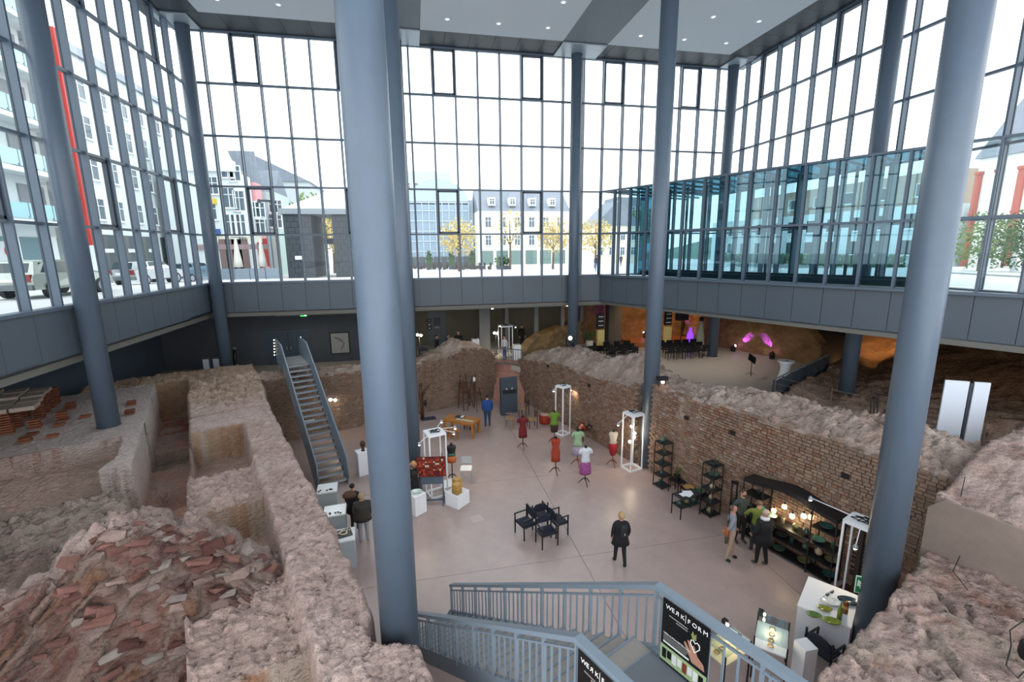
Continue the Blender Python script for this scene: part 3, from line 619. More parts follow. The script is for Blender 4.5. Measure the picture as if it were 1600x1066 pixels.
# near right wall stump
pr = Vector((4.6, 4.45, 0)); dr = Vector((.915, .403, 0)).normalized(); nr = Vector((.403, -.915, 0)).normalized()
Sx, Wx = np.meshgrid(np.arange(0, 7.4, .045), np.arange(0, 5.0, .045), indexing='ij')
n1 = fbm(Sx*.7, Wx*.7, None, 4, 301); n2 = fbm(Sx*2.2, Wx*2.2, None, 4, 304); nf = fbm(Sx*8, Wx*8, None, 3, 308)
rl, idv, _e = stone_relief(Sx+.2*n1, Wx+.2*n2, .36, .16, 306); r2, id2, _e = stone_relief(Sx, Wx, .15, .07, 307)
zr = 2.56+.12*n1+rl*.28+r2*.7+.05*nf+.07*fbm(Sx*4, Wx*3, None, 4, 345)-.10*(np.abs(fbm(Sx*1.1, Wx*1.1, None, 3, 311)) < .06)
cr_ = basecol(Sx.shape, 'A08D86'); cr_ = mixc(cr_, 'AE9E97', np.clip(n1*1.7, 0, .7)); cr_ = mixc(cr_, '866457', np.clip((n2-.15)*2.0, 0, .6)); cr_ = mixc(cr_, '9C9788', np.clip(fbm(Sx*1.2, Wx*1.2, None, 3, 333)*2-.4, 0, .4))
cr_ = np.clip(cr_*(1+(idv-.5)[..., None]*.3+(id2-.5)[..., None]*.2), .01, .9)
jj = .10*fbm(Sx*1.6, Wx*0, None, 4, 340)*(1-sst(.2, .8, Wx)); zr[:, 0] = -.05; zr[0, :] = -.05; cr_[:, 0] = lin('8E6F62')[:3]
Xr = pr.x+dr.x*Sx+nr.x*(Wx+jj); Yr = pr.y+dr.y*Sx+nr.y*(Wx+jj)
rrw = inst('ruin_stump', grid_mesh('ruin_stump', Xr, Yr, zr, cr_), RUIN, label='broad broken wall stump in front of the white display table', cat='ruin', kind='thing')
# ---------------- excavated earth on the right behind W2
Xt, Yt = np.meshgrid(np.arange(11.5, 33.4, .12), np.arange(4, 24, .12), indexing='ij')
n1 = fbm(Xt*.35, Yt*.35, None, 4, 401); n2 = fbm(Xt*1.5, Yt*1.5, None, 4, 404)
rl, idv, _e = stone_relief(Xt, Yt, .5, .16, 406)
dl = (Xt-15.4)*(-.484)+(Yt-17.4)*.875   # >0 on the stage side of the railing
W2d = (Xt-6.07)*.95876+(Yt-26.1)*.2842
zt = 2.55+.35*n1+.12*n2+rl*.6+1.6*sst(23, 29, Xt)+.5*np.floor(sst(21, 30, Xt)*3+n2*.3)/3+.3*sst(14, 10, Yt)*(Xt > 20)
zt = zt-.45*np.exp(-((dl+1.6)/.7)**2)
zt = np.where(dl > -.1, 1.5, zt); zt = np.where(W2d < 1.9, 1.0, zt)
ct = basecol(Xt.shape, 'A38E80'); ct = mixc(ct, '846348', sst(20, 26, Xt+n1*3)); ct = mixc(ct, '6A4A36', np.clip(n2*1.6, 0, .6)*sst(16, 22, Xt)); ct = np.clip(ct*(1+(idv-.5)[..., None]*.25), .01, .9)
inst('ground_bank', grid_mesh('ground_bank', Xt, Yt, zt, ct), RUIN, label='excavated earth bank rising behind the long brick wall', cat='earth', kind='structure')
# ---------------- rough standing ruin walls (vertical relief) round the stage
def rough_wall(name, p, q, z0, zt, col, label, sd, thick=.9, amp=.22, c2='8A6A48'):
    p = Vector(p); q = Vector(q); d = (q-p); L = d.length; d.normalize(); n = Vector((d.y, -d.x, 0))
    S, T = np.meshgrid(np.linspace(0, L, max(20, int(L/.1))), np.linspace(0, 1, 34), indexing='ij')
    top = np.interp(S, np.linspace(0, L, len(zt)), zt)+.12*fbm(S*1.5, S*0, None, 3, sd); u = np.clip(T/.78, 0, 1); bk = np.clip((T-.78)/.22, 0, 1)
    Z = z0+(top-z0)*u; f = fbm(S*1.1, Z*1.6, None, 4, sd+1); rl, idv, _e = stone_relief(S+.2*f, Z*1.5, .35, .16, sd+2)
    off = (amp*f+rl*.7)*np.where(T < .78, 1, 0)+bk*(-thick); Z = Z+np.where(bk > 0, rl*.5, 0)
    X = p.x+d.x*S+n.x*off; Y = p.y+d.y*S+n.y*off
    c = basecol(S.shape, col); c = mixc(c, c2, np.clip(f*1.6, 0, .7)); c = np.clip(c*(1+(idv-.5)[..., None]*.35), .01, .9)
    return inst(name, grid_mesh(name, X, Y, Z, c), RUIN, label=label, cat='ruin wall', kind='structure')
rough_wall('ruin_wall', (11.2, 34.5), (23.2, 32.6), 1.9, [4.9, 5.4, 5.6, 5.4, 5.0, 4.4, 4.2], 'B58E62', 'rough sandstone ruin wall lit orange behind the stage', 501)
VL, VR = G(1145, 549, 2.0), G(1206, 561, 2.0); _vd = (VR-VL).normalized(); VN = Vector((-_vd.y, _vd.x, 0)); VW0 = VL-_vd*4.5+VN*.5; VW1 = VR+_vd*2.6+VN*.5
rough_wall('ruin_wall', VW0, VW1, 1.9, [4.9, 5.0, 4.9, 4.6, 4.7, 4.9, 4.4, 3.2], 'A5825C', 'dim ruin wall with violet light beams behind the cocktail table', 521, .9, .1)
rough_wall('ruin_wall', (6.7, 29.6), (12.2, 32.8), 1.9, [2.2, 2.9, 3.3, 3.5, 3.6, 3.6], '9C8A68', 'low curved ruin hump left of the plant pot', 541)
rough_wall('ruin_wall', (27.0, 22.5), (32.8, 8), 2.4, [4.6, 4.9, 5.0, 5.0, 4.8], '7C5A3C', 'dark brown layered earth face behind the white banners', 561, .6, .3, '4A3222')
# sloping threshold between the two brick walls
m = MB(); m.add([(4.2, 26.6, 0), (5.9, 25.6, 0), (6.3, 26.8, 1.5), (4.6, 28.0, 1.5), (6.3, 26.8, 2.05), (4.6, 28.0, 2.05), (6.6, 28.0, 2.05), (4.9, 29, 2.05)], [(0, 1, 2, 3), (3, 2, 4, 5), (5, 4, 6, 7)])
m.build('threshold_ramp', mat('pink_mortar', 'A77A6C', .9, var=.15, vscale=4, bump=.4, bscale=15), None, label='pink mortar slope in the gap between both brick walls', cat='ruin', kind='thing')
# ---------------- hypocaust tile pillars on the slab
TILE = mat('fired_clay_tile', '7E4E3A', .85, rand=.2, var=.12, vscale=10, spec=.2)
tme = MB().box((0, 0, .03), (.27, .27, .05)).mesh('tile'); tng = math.atan2(E2[1], E2[0])
def pillar(px, py, n, label, sc=1.0):
    g = G(px, py, 3.5); t = thing('tile_pillar', label, 'tile pillar', (g.x, g.y, 3.49), tng, group='hypocaust tile pillars')
    for i in range(n):
        o = inst('tile', tme, TILE, t, (rnd.uniform(-.012, .012), rnd.uniform(-.012, .012), i*.079*sc), rnd.uniform(-.06, .06)); o.scale = (sc, sc, sc)
for px, py, n, l in ((13, 677, 9, 'tall stack of clay tiles nearest the street side'), (27, 667, 8, 'tall clay tile stack tucked second from the street side'), (63, 653, 8, 'tall clay tile stack under the slab corner'), (72, 644, 8, 'tall clay tile stack second in the row under the slab corner'),
    (80, 636, 8, 'tall clay tile stack third in the row under the slab corner'), (87, 630, 8, 'tall clay tile stack last in the row under the slab corner'), (38, 652, 7, 'clay tile stack in the shade under the raised slab'), (22, 650, 7, 'clay tile stack deep in the shade under the raised slab'), (56, 668, 4, 'low clay tile stack beside the tall row'), (98, 656, 4, 'clay tile stack of four, left of the thick column'),
    (111, 638, 3, 'clay tile stack of three behind the thick column'), (40, 690, 2, 'low pair of clay tiles near the slab edge'), (50, 679, 1, 'single clay tile behind the low pair'), (82, 682, 1, 'single cracked clay tile near the slab edge'), (93, 664, 1, 'single flat clay tile left of the column foot'), (206, 632, 2, 'broken tile pair at the slab corner'), (203, 646, 2, 'broken tile pair near the slab rim'), (134, 651, 1, 'single clay tile beside the column foot')):
    pillar(px, py, n, l)
rs = thing('raised_floor', 'raised pale floor plate carried on the clay tile stacks', 'ruin', kind='structure')
q0 = G(10, 650, 4.15); 
for i in range(4):
    for j in range(3):
        c = Vector((q0.x, q0.y, .06))+Vector((E1[0], E1[1], 0))*(.62*i+.35)+Vector((E2[0], E2[1], 0))*(-.62*j+.35)
        MB().box((c.x+rnd.uniform(-.05, .05), c.y+rnd.uniform(-.05, .05), 4.24+.06*i*(j+1)/3+.05*rnd.random()), (.6-.12*rnd.random(), .6-.12*rnd.random(), .10+.05*rnd.random()), tng+rnd.uniform(-.06, .06)).build('floor_plate', mat('pale_floor_plate', 'A6978B', .9, rand=.12, var=.15, vscale=5), rs)
# ================================================================== STAIRS
def text_mesh(s, size, ext=.0015, align='LEFT'):
    cu = bpy.data.curves.new('lettering', 'FONT'); cu.body = s; cu.size = size; cu.extrude = ext; cu.align_x = align; cu.resolution_u = 2
    o = bpy.data.objects.new('lettering', cu); me = eval_mesh(o); bpy.data.objects.remove(o); bpy.data.curves.remove(cu); return me
# ---- steel stair over the rear brick wall (local x across to the right, y up the flight)
F0 = Vector((-3.02, 18.0, 0)); sa = math.atan2(E2[1], E2[0])
st1 = thing('steel_stair', 'open steel stair with solid parapets climbing over the rear brick wall', 'stair', F0, sa)
RUN, RISE, NT, WD = 6.0, 3.7, 20, 1.06; pitch = math.atan2(RISE, RUN); sl = math.hypot(RUN, RISE)
def slab(poly, x, t, name, m, par): MB().extr(poly, (x, 0, 0), (0, 1, 0), (0, 0, 1), t).build(name, m, par)
for x in (.0, -WD-.05):
    slab([(-.1, 0), (.35, 0), (RUN+.1, RISE-.22), (RUN+2.0, RISE-.22), (RUN+2.0, RISE+.02), (RUN, RISE+.02), (-.1, .25)], x, .05, 'stringer', RAILM, st1)
    slab([(-.15, .18), (RUN, RISE), (RUN+1.9, RISE), (RUN+2.3, RISE-.4), (RUN+2.2, RISE+.3), (RUN+1.9, RISE+.95), (RUN+.1, RISE+.95), (-.15, 1.1)], x+.012, .025, 'parapet', RAILM, st1)
    MB().tube([(x+.025, -.15, .3), (x+.025, -.15, 1.12), (x+.025, RUN+.1, RISE+.98), (x+.025, RUN+1.9, RISE+.98), (x+.025, RUN+2.25, RISE+.3)], .035, 8).build('handrail', RAILM, st1, smooth=True)
    for i in range(14): MB().box((x+.025, .2+i*.43, .30+i*.43*RISE/RUN), (.09, .05, .05)).build('bracket', PLATE, st1)
trm = MB().box((-WD/2, 0, 0), (WD-.02, .27, .045)).mesh('tread'); nos = MB().box((-WD/2, -.135, .0), (WD-.02, .02, .07)).mesh('nosing')
TREAD = mat('tread_oxidised', '8E8580', .5, var=.12, vscale=6)
for i in range(NT):
    y = RUN*(i+.5)/NT; z = RISE*(i+1)/NT-.02; inst('tread', trm, TREAD, st1, (0, y, z)); inst('nosing', nos, PLATE, st1, (0, y, z))
MB().box((-WD/2, RUN+1.0, RISE-.02), (WD-.02, 1.95, .05)).build('landing', mat('landing_plate', 'A9A8A6', .4), st1)
for i in range(6): inst('tread', trm, TREAD, st1, (0, RUN+2.15+i*.28, RISE-.28-i*.27))
# tiny clip lights along the parapets
BULB = mat('bulb_white', 'FFFFFF', .3, emit='FFF2DC', es=5)
for x in (.0, -WD):
    for i in range(6):
        b = MB().ball((0, 0, 0), .028, 8, 6).build('string_light', BULB, None, smooth=True, label='tiny white bulb %s of the chain on the %s parapet end of the rear stair' % (['first', 'second', 'third', 'fourth', 'fifth', 'lowest'][i], 'right' if x == 0 else 'left'), cat='light', group='stair light chain')
        b.location = st1.matrix_basis@Vector((x-.05, RUN+1.85+.08*i, RISE+.95-.16*i)) if 0 else Matrix.Translation(F0)@Matrix.Rotation(sa, 4, 'Z')@Vector((x-.09 if x < 0 else x+.09, RUN+1.95+.09*i, RISE+.95-.17*i))
sg = MB().box((-WD+.35, RUN*.47, RISE*.47+.12), (.42, .02, .12)).build('step_sign', mat('sign_pale', 'B9C4C8', .5), st1)
# ---- front stair with baluster rails and long landing (local y points down the flight)
UD = Vector((-.406, .914, 0)).normalized(); UR = Vector((.914, .406, 0)); 
B1 = Vector((2.86, 4.83, 0)); LZ = 3.76; FL = 5.84; FW = 1.40
fs = thing('entrance_stair', 'grey steel stair with baluster railings descending from the entrance landing', 'stair', P2(B1), math.atan2(UR.y, UR.x))
# local: x across (0 right side rail .. -FW left), y along UD (down the flight), z world
slope = LZ/FL
tm = MB()
gr = MB(); gr.box((-FW/2, 0, 0), (FW-.08, .28, .03)); trd = gr.mesh('tread')
edge = MB(); edge.box((-FW/2, .14, 0), (FW-.08, .025, .06)); edge.box((-FW/2, -.14, 0), (FW-.08, .02, .05)); edg = edge.mesh('tread_edge')
TR2 = mat('stone_tread', '8F8984', .6, var=.1, vscale=20)
for i in range(20):
    y = FL*(i+.5)/20; z = LZ*(1-(i+1)/20)+.17; inst('tread', trd, TR2, fs, (0, y, z)); inst('tread_edge', edg, RAILM, fs, (0, y, z))
for x in (-.02, -FW-.02):
    MB().extr([(-3.6, LZ-.3), (0, LZ-.3), (FL-.1, -.02), (FL+.25, -.02), (FL+.1, .2), (0, LZ+.03), (-3.6, LZ+.03)], (x, 0, 0), (0, 1, 0), (0, 0, 1), .04).build('stringer', RAILM, fs)
MB().box((-FW/2, -1.8, LZ-.03), (FW-.04, 3.6, .06)).build('landing', mat('landing_dark', '6C7178', .5), fs)
pst = MB().box((0, 0, .44), (.06, .03, .88)).mesh('post'); bal = MB().box((0, 0, .40), (.022, .022, .76)).mesh('baluster')
for x in (0, -FW):
    MB().extr([(-3.6, .93), (0, .93), (FL, .93-LZ), (FL, 1.0-LZ), (0, 1.0), (-3.6, 1.0)], (x-.055, 0, LZ), (0, 1, 0), (0, 0, 1), .11).build('handrail', RAILM, fs)
    for dz, nm in ((.80, 'upper_rail'), (.06, 'lower_rail')):
        MB().extr([(-3.6, dz), (0, dz), (FL, dz-LZ), (FL, dz+.03-LZ), (0, dz+.03), (-3.6, dz+.03)], (x-.015, 0, LZ), (0, 1, 0), (0, 0, 1), .03).build(nm, RAILM, fs)
    for i in range(0, 11):
        y = FL*i/10; inst('post', pst, RAILM, fs, (x, y, LZ-y*slope+.06))
        if i < 10:
            for j in (1, 2, 3): yy = y+FL/10*j/4; inst('baluster', bal, RAILM, fs, (x, yy, LZ-yy*slope+.05))
    for i in range(1, 6):
        inst('post', pst, RAILM, fs, (x, -.68*i, LZ+.06))
    for i in range(20):
        yy = -.17*(i+.5); inst('baluster', bal, RAILM, fs, (x, yy, LZ+.05))
# ---- two exhibition posters on the landing rails
PB = mat('poster_black', '0B0B0C', .35); PG = mat('poster_green', 'A9C08E', .45); PW = mat('poster_white', 'ECECE8', .5); PGR = mat('poster_grey', '8E8E8A', .5)
PSK = mat('poster_skin', 'B98872', .5); PTN = mat('poster_olive', '8A8A55', .5)
def poster(name, label, loc):
    # local x along the landing towards the viewer, z up; printed side faces +y of the poster
    t = thing(name, label, 'poster', loc, math.atan2(-UD.y, -UD.x))
    W, H = .64, .90
    MB().box((W/2, 0, H/2), (W, .012, H)).build('board', PB, t)
    def flat(x0, z0, x1, z1, m, nm, d=.008): MB().box(((x0+x1)/2, -d, (z0+z1)/2), (abs(x1-x0), .003, abs(z1-z0))).build(nm, m, t)
    flat(0, .0, W, .25, PG, 'green_band'); flat(0, 0, W, .025, PB, 'foot_strip', .0095)
    def txt(s, x, z, size, m, mirror=False, nm='lettering'):
        o = inst(nm, text_mesh(s, size), m, t, (x, -.009, z), (R(90), 0, 0))
        if mirror: o.scale = (-1, 1, 1)
        return o
    x = .045
    for ch, adv in (('W', .083), ('E', .062), ('Ya', .066), ('K', .060), ('|', .034), ('F', .060), ('O', .076), ('R', .068), ('M', .07)):
        if ch == 'Ya': txt('R', x+.043, H-.115, .083, PW, True)
        elif ch == '|': flat(x+.006, H-.14, x+.011, H-.03, PW, 'divider')
        else: txt(ch, x, H-.115, .083, PW)
        x += adv
    for k, (a, b, z) in enumerate(((.10, .36, H-.20), (.20, .36, H-.235))): flat(a, z, b, z+.014, PGR, 'small_print')
    txt('VERKAUFSAUSSTELLUNG', .035, .415, .034, PW)
    for k, z in enumerate((.385, .36, .335)): flat(.035, z, .40-.02*k, z+.010, PGR, 'small_print')
    flat(.035, .29, .40, .315, PW, 'date_print')
    # hand holding a wire heart
    MB().extr([(.0, 0), (.17, .0), (.15, .08), (.07, .13), (.02, .24), (-.005, .235), (.02, .14), (-.05, .27), (-.075, .26), (-.02, .13), (-.10, .22), (-.12, .2), (-.05, .08)], (.44, -.008, .30), (1, 0, 0), (0, 0, 1), .002).build('hand_print', PSK, t)
    hp = [(.0, -.09), (.06, -.01), (.055, .035), (.025, .05), (0, .025), (-.025, .05), (-.055, .035), (-.06, -.01), (0, -.09)]
    MB().tube([(.47+a, -.012, .56+b*1.1) for a, b in hp], .006, 6).build('heart_print', PW, t)
    MB().extr([(0, 0), (.05, .01), (.045, .10), (.02, .06), (0, .11), (-.02, .05)], (.43, -.008, .62), (1, 0, 0), (0, 0, 1), .002).build('leaf_print', PTN, t)
    cs = [PB, PB, PW, PW, mat('poster_red', '8E3A2A', .5), PW, PW, PB]
    for k in range(8): flat(.03+k*.073, .07+.03*(k % 2), .03+k*.073+.06, .21, cs[k], 'picture_tile', .0095)
    return t
poster('exhibition_poster', 'black exhibition poster with green foot on the far landing rail', B1-UD*.16+Vector((0, 0, LZ+.04))-UR*.075)
poster('exhibition_poster', 'black exhibition poster on the near landing rail, cut off by the lower picture edge', B1-UR*FW-UD*.10+Vector((0, 0, LZ+.04))-UR*.075)
# ================================================================== EXHIBITION IN THE PIT
W2A = math.atan2(dd2.y, dd2.x)          # direction along the long brick wall
# ---- four armchairs back to back
SEATB = mat('navy_seat', '141A2C', .7)
def armchair(loc, rz, label):
    t = thing('armchair', label, 'chair', loc, rz, 'black armchairs in the middle of the floor')
    MB().box((0, 0, .45), (.46, .44, .05)).build('seat', SEATB, t)
    m = MB(); m.extr([(-.23, 0), (.23, 0), (.24, .14), (.16, .24), (0, .27), (-.16, .24), (-.24, .14)], (0, .235, .62), (1, 0, 0), (0, 0, 1), .03); m.build('backrest', SEATB, t)
    for x in (-.27, .27):
        MB().box((x, -.22, .34), (.035, .035, .68)).build('leg', BLACK, t); MB().box((x, .22, .44), (.035, .035, .88)).build('leg', BLACK, t)
        MB().box((x, 0, .68), (.04, .50, .03)).build('armrest', BLACK, t)
        MB().box((x, 0, .43), (.025, .42, .03)).build('side_rail', BLACK, t)
    MB().box((0, -.22, .43), (.52, .025, .03)).build('front_rail', BLACK, t)
    return t
cc = G(848, 838)
for dx, dy, rz, l in ((0.02, -.50, 0, 'black armchair facing the stairs, front one of the back to back four'), (-.52, .10, R(-90)+.12, 'black armchair facing the mosaic picture, one of the back to back four'),
                      (.52, .0, R(90)+.05, 'black armchair facing the brick wall shelves, one of the back to back four'), (0, .55, R(180)-.08, 'black armchair facing away, rear one of the back to back four')):
    armchair((cc.x+dx, cc.y+dy+.1, 0), rz+.22, l)
armchair(G(1283, 1062)+Vector((.25, .25, 0)), R(105), 'black armchair half hidden beside the white display table')
# ---- dress forms
def dress_form(px, py, label, parts, scale=1., rz=0., foot='4A2418', neck='141416'):
    g = G(px, py); t = thing('dress_form', label, 'mannequin', g, rz, 'dress forms'); s = scale
    F = mat('form_stand_'+foot, foot, .5); m = MB(); m.cyl((0, 0, .18*s), (0, 0, 1.0*s), .022, .02, 10)
    m.build('pole', F, t)
    for k in range(3):
        a = k*2.094+.5; MB().tube([(0, 0, .27*s), (.10*math.cos(a), .10*math.sin(a), .22*s), (.2*math.cos(a), .2*math.sin(a), .10*s), (.27*math.cos(a), .27*math.sin(a), .012)], [.025, .022, .018, .015], 8).build('leg', F, t, smooth=True)
    for nm, prof, c, kw in parts:
        MB().lathe([(r, z*s) for r, z in prof], n=28, sx=1., sy=.72, **kw).build(nm, c, t, smooth=True)
    MB().lathe([(.055, 1.50*s), (.05, 1.58*s), (.058, 1.60*s), (.02, 1.615*s), (.001, 1.617*s)], n=14).build('neck_cap', mat('form_'+neck, neck, .6), t, smooth=True)
    return t
def cl(name, col, **k): return mat('cloth_'+name, col, .85, **k)
BOD = [(.16, .98), (.165, 1.06), (.135, 1.16), (.165, 1.32), (.19, 1.42), (.17, 1.49), (.06, 1.52)]
def dress(r0, z0, c, fold=.05): return ('dress', [(r0, z0), (r0-.01, z0+.2), (.19, .92), (.17, 1.02), (.135, 1.15), (.165, 1.3), (.195, 1.42), (.175, 1.49), (.06, 1.525)], c, {})
def sleeve(t, c, s=1.):
    for x in (-1, 1): MB().tube([(x*.15, 0, 1.47*s), (x*.21, 0, 1.40*s), (x*.235, -.01, 1.28*s)], [.05, .065, .06], 8).build('sleeve', c, t, smooth=True)
d = dress_form(817, 701, 'dress form in a plain dark red knee length dress', [dress(.2, .56, cl('darkred', '66161C'))]); sleeve(d, cl('darkred', '66161C'))
d = dress_form(868, 740, 'dress form in an orange red dress with ragged hem', [dress(.19, .55, cl('orangered', '93351F', var=.2, vscale=20))])
d = dress_form(866, 692, 'dress form in a lime green top behind the orange red dress', [('top', [(.19, .92), (.17, 1.02), (.135, 1.15), (.165, 1.3), (.195, 1.42), (.175, 1.49), (.06, 1.525)], cl('lime', '66862E'), {}), ('skirt', [(.16, .55), (.19, .8), (.18, .95)], cl('darkbrown', '3A2420'), {})]); sleeve(d, cl('lime', '66862E'))
d = dress_form(902, 727, 'dress form in a mint jacket over a pastel skirt', [('top', [(.20, .88), (.18, 1.02), (.145, 1.15), (.175, 1.3), (.205, 1.42), (.18, 1.49), (.06, 1.525)], cl('mint', '8FAE8A', var=.15, vscale=12), {}), ('skirt', [(.26, .5), (.22, .7), (.18, .9)], cl('pastel', '9A90A4', var=.5, vscale=14), dict(fold=.08))], foot='7A3A22'); sleeve(d, cl('mint', '8FAE8A'))
d = dress_form(914, 757, 'dress form in a white blouse and magenta flower skirt', [('blouse', [(.18, .94), (.17, 1.05), (.145, 1.15), (.18, 1.3), (.205, 1.42), (.18, 1.49), (.06, 1.525)], cl('white', 'C9CDD6'), {}), ('skirt', [(.23, .46), (.235, .6), (.215, .8), (.175, .97)], cl('magenta', '8E4A80', var=.7, vscale=16), dict(fold=.05))], foot='1A1616'); sleeve(d, cl('white', 'C9CDD6'))
d = dress_form(957, 728, 'dress form in a sequin top and narrow red skirt beside the lamp frame', [('top', [(.17, 1.0), (.135, 1.15), (.165, 1.3), (.195, 1.42), (.175, 1.49), (.06, 1.525)], cl('sequin', 'C3B8A6', var=.6, vscale=40), {}), ('skirt', [(.10, .48), (.15, .6), (.2, .85), (.17, 1.02)], cl('red', '8E181C'), {})], foot='7A2A1C')
d = dress_form(707, 752, 'black dress form with a coloured felt shawl on a white plate', [('bodice', BOD, cl('black', '121216'), {}), ('shawl', [(.17, .80), (.19, .95), (.16, 1.08)], cl('felt', 'A8562A', var=.6, vscale=9), {}), ('shawl_edge', [(.16, 1.08), (.165, 1.15), (.14, 1.2)], cl('teal', '2F5A4A', var=.5, vscale=12), {})], .98, foot='161416')
MB().box((0, 0, -.012), (.75, .6, .02), .35).build('plinth_plate', WHITE, None, label='thin white floor plate under the black dress form', cat='plate').location = G(703, 755)+Vector((0, 0, .025))
d.location.z = .03
# ---- lamp frames (tall white gantries with clip lamps)
LAMPM = mat('clip_lamp_glow', 'FFFFFF', .3, emit='FFE9C8', es=30)
CABLE = mat('black_cable', '15171A', .6)
def lamp_frame(loc, rz, label, h=2.5, w=.62, arms=(), bulbs=(), power=25):
    t = thing('exhibition_lamp', label, 'lamp', loc, rz, 'white exhibition lamp frames')
    for x in (-w/2, w/2):
        for y in (-w/2, w/2): MB().box((x, y, h/2), (.045, .045, h)).build('post', WHITE, t)
    for z in (.04, h):
        m = MB()
        for a in (-w/2, w/2): m.box((0, a, z), (w, .06, .07)); m.box((a, 0, z), (.06, w, .07))
        m.build('ring_frame', WHITE, t)
    MB().box((0, 0, h+.03), (w-.04, w-.04, .012)).build('top_tray', WHITE, t)
    pts = [(rnd.uniform(-.22, .22), rnd.uniform(-.22, .22), h+.06+rnd.random()*.04) for _ in range(12)]
    MB().tube(pts, .014, 5).build('cable_tangle', CABLE, t)
    for ax, ay, az in arms:
        L = math.hypot(ax, ay); ux, uy = ax/L, ay/L
        MB().tube([(ux*w*.45, uy*w*.45, h+.05), (ax, ay, h+az)], .012, 6).build('arm', WHITE, t)
        hd = MB().lathe([(.02, .05), (.05, 0), (.06, -.05)], (ax, ay, h+az), 12).build('lamp_head', PLATE, t)
        MB().ball((ax, ay, h+az-.05), .045, 8, 6).build('bulb', LAMPM, hd, smooth=True)
        if power:
            ld = bpy.data.lights.new('clip_spot', 'SPOT'); ld.energy = power; ld.color = (1, .82, .58); ld.spot_size = R(110); ld.spot_blend = .6; ld.shadow_soft_size = .06
            lo = bpy.data.objects.new('lamp_light', ld); COL.objects.link(lo); lo.parent = t; lo.location = (ax*1.05, ay*1.05, h+az-.12)
            lo.rotation_euler = Vector((ux*.8, uy*.8, -1)).to_track_quat('-Z', 'Y').to_euler()
    for bx, by, bz in bulbs:
        MB().tube([(bx, by, h), (bx, by, bz+.07)], .006, 5).build('cord', CABLE, t)
        MB().ball((bx, by, bz), .06, 10, 7).build('bulb', LAMPM, t, smooth=True)
    if bulbs:
        ld = bpy.data.lights.new('pendant_light', 'POINT'); ld.energy = 20; ld.color = (1, .8, .55); ld.shadow_soft_size = .1; lo = bpy.data.objects.new('lamp_light', ld); COL.objects.link(lo); lo.parent = t; lo.location = (0, 0, 1.4)
    return t
lamp_frame(G(879, 678), .5, 'white lamp frame beside the green top, two lamps at its head', 2.45, .5, ((-.55, .1, -.1), (.55, .0, -.25)))
lamp_frame(Vector(P2(G(1000, 728)-nn2*.48)), .25, 'white lamp frame with hanging bulbs beside the wall column', 2.4, .58, ((-.85, -.1, -.25),), ((-.15, -.1, 1.9), (.05, -.05, 1.55), (-.05, .1, 1.15), (.17, .1, 1.3)))
lamp_frame(G(683, 772), .3, 'white lamp frame over the mosaic picture with four spread lamps', 2.45, .62, ((-.75, -.55, -.05), (.55, .75, .1), (.95, .35, -.1), (.75, .0, -.15)))
lamp_frame(G(1338, 948)+Vector((-.05, .1, 0)), W2A+.1, 'white lamp frame beside the wide column, lamp arm reaching over the shelves', 2.3, .6, ((.1, -.6, -.35), (-1.25, .1, .05)))
# ---- green arrow sticker on the wide column
kg = thing('arrow_sticker', 'green safety arrow sticker on the wide column by the display table', 'sticker', (CX[2]-.255, CY[0]+.175, 1.75), R(55))
MB().box((0, .01, .2), (.02, .16, .40), 0).build('plate', mat('sticker_white', 'D8E8DC', .5), kg)
MB().box((-.008, .01, .2), (.02, .13, .36), 0).build('green_field', mat('sticker_green', '1F7A4C', .5), kg)
MB().extr([(-.03, -.12), (.02, -.02), (.05, -.04), (.04, .12), (-.05, .05), (-.01, .03)], (-.02, .01, .2), (0, 1, 0), (0, 0, 1), .002).build('arrow', mat('sticker_white', 'D8E8DC', .5), kg)
# ---- mosaic picture on easel
ez = thing('easel', 'grey steel easel holding the red mosaic picture', 'easel', G(677, 785), -.15)
for x in (-.38, .38):
    MB().box((x, 0, .95), (.045, .045, 1.9)).build('upright', STEEL, ez); MB().bar((x, -.3, .02), (x, .3, .02), .05).build('foot', STEEL, ez); MB().bar((x, .28, .03), (x, 0, .5), .03).build('brace', STEEL, ez)
for z in (.1, .75): MB().box((0, 0, z), (.76, .04, .05)).build('crossbar', STEEL, ez)
MB().box((0, -.03, .92), (.80, .04, .28)).build('tray_panel', STEEL, ez)
mp = thing('mosaic_picture', 'dark red mosaic picture with pale square tiles', 'picture', (0, 0, 0), 0); mp.location = G(677, 785)+Vector((-.01, -.06, 1.08)); mp.rotation_euler = (R(-6), 0, -.15)
MB().box((0, -.09, .36), (1.02, .05, .72)).build('panel', mat('mosaic_ground', '5E160E', .55, var=.5, vscale=12), mp)
tl = [mat('mosaic_a', '8E2A16', .4), mat('mosaic_b', 'C9B79A', .4), mat('mosaic_c', '4A0E0A', .4), mat('mosaic_d', 'A8401F', .4)]
qq = random.Random(4)
for i in range(14):
    for j in range(10):
        if qq.random() < .75:
            s_ = qq.uniform(.035, .07); MB().box((-.47+i*.072, -.12, .04+j*.071), (s_, .012, s_)).build('mosaic_tile', tl[qq.choices((0, 1, 2, 3), (4, 1.3, 3, 3))[0]], mp)
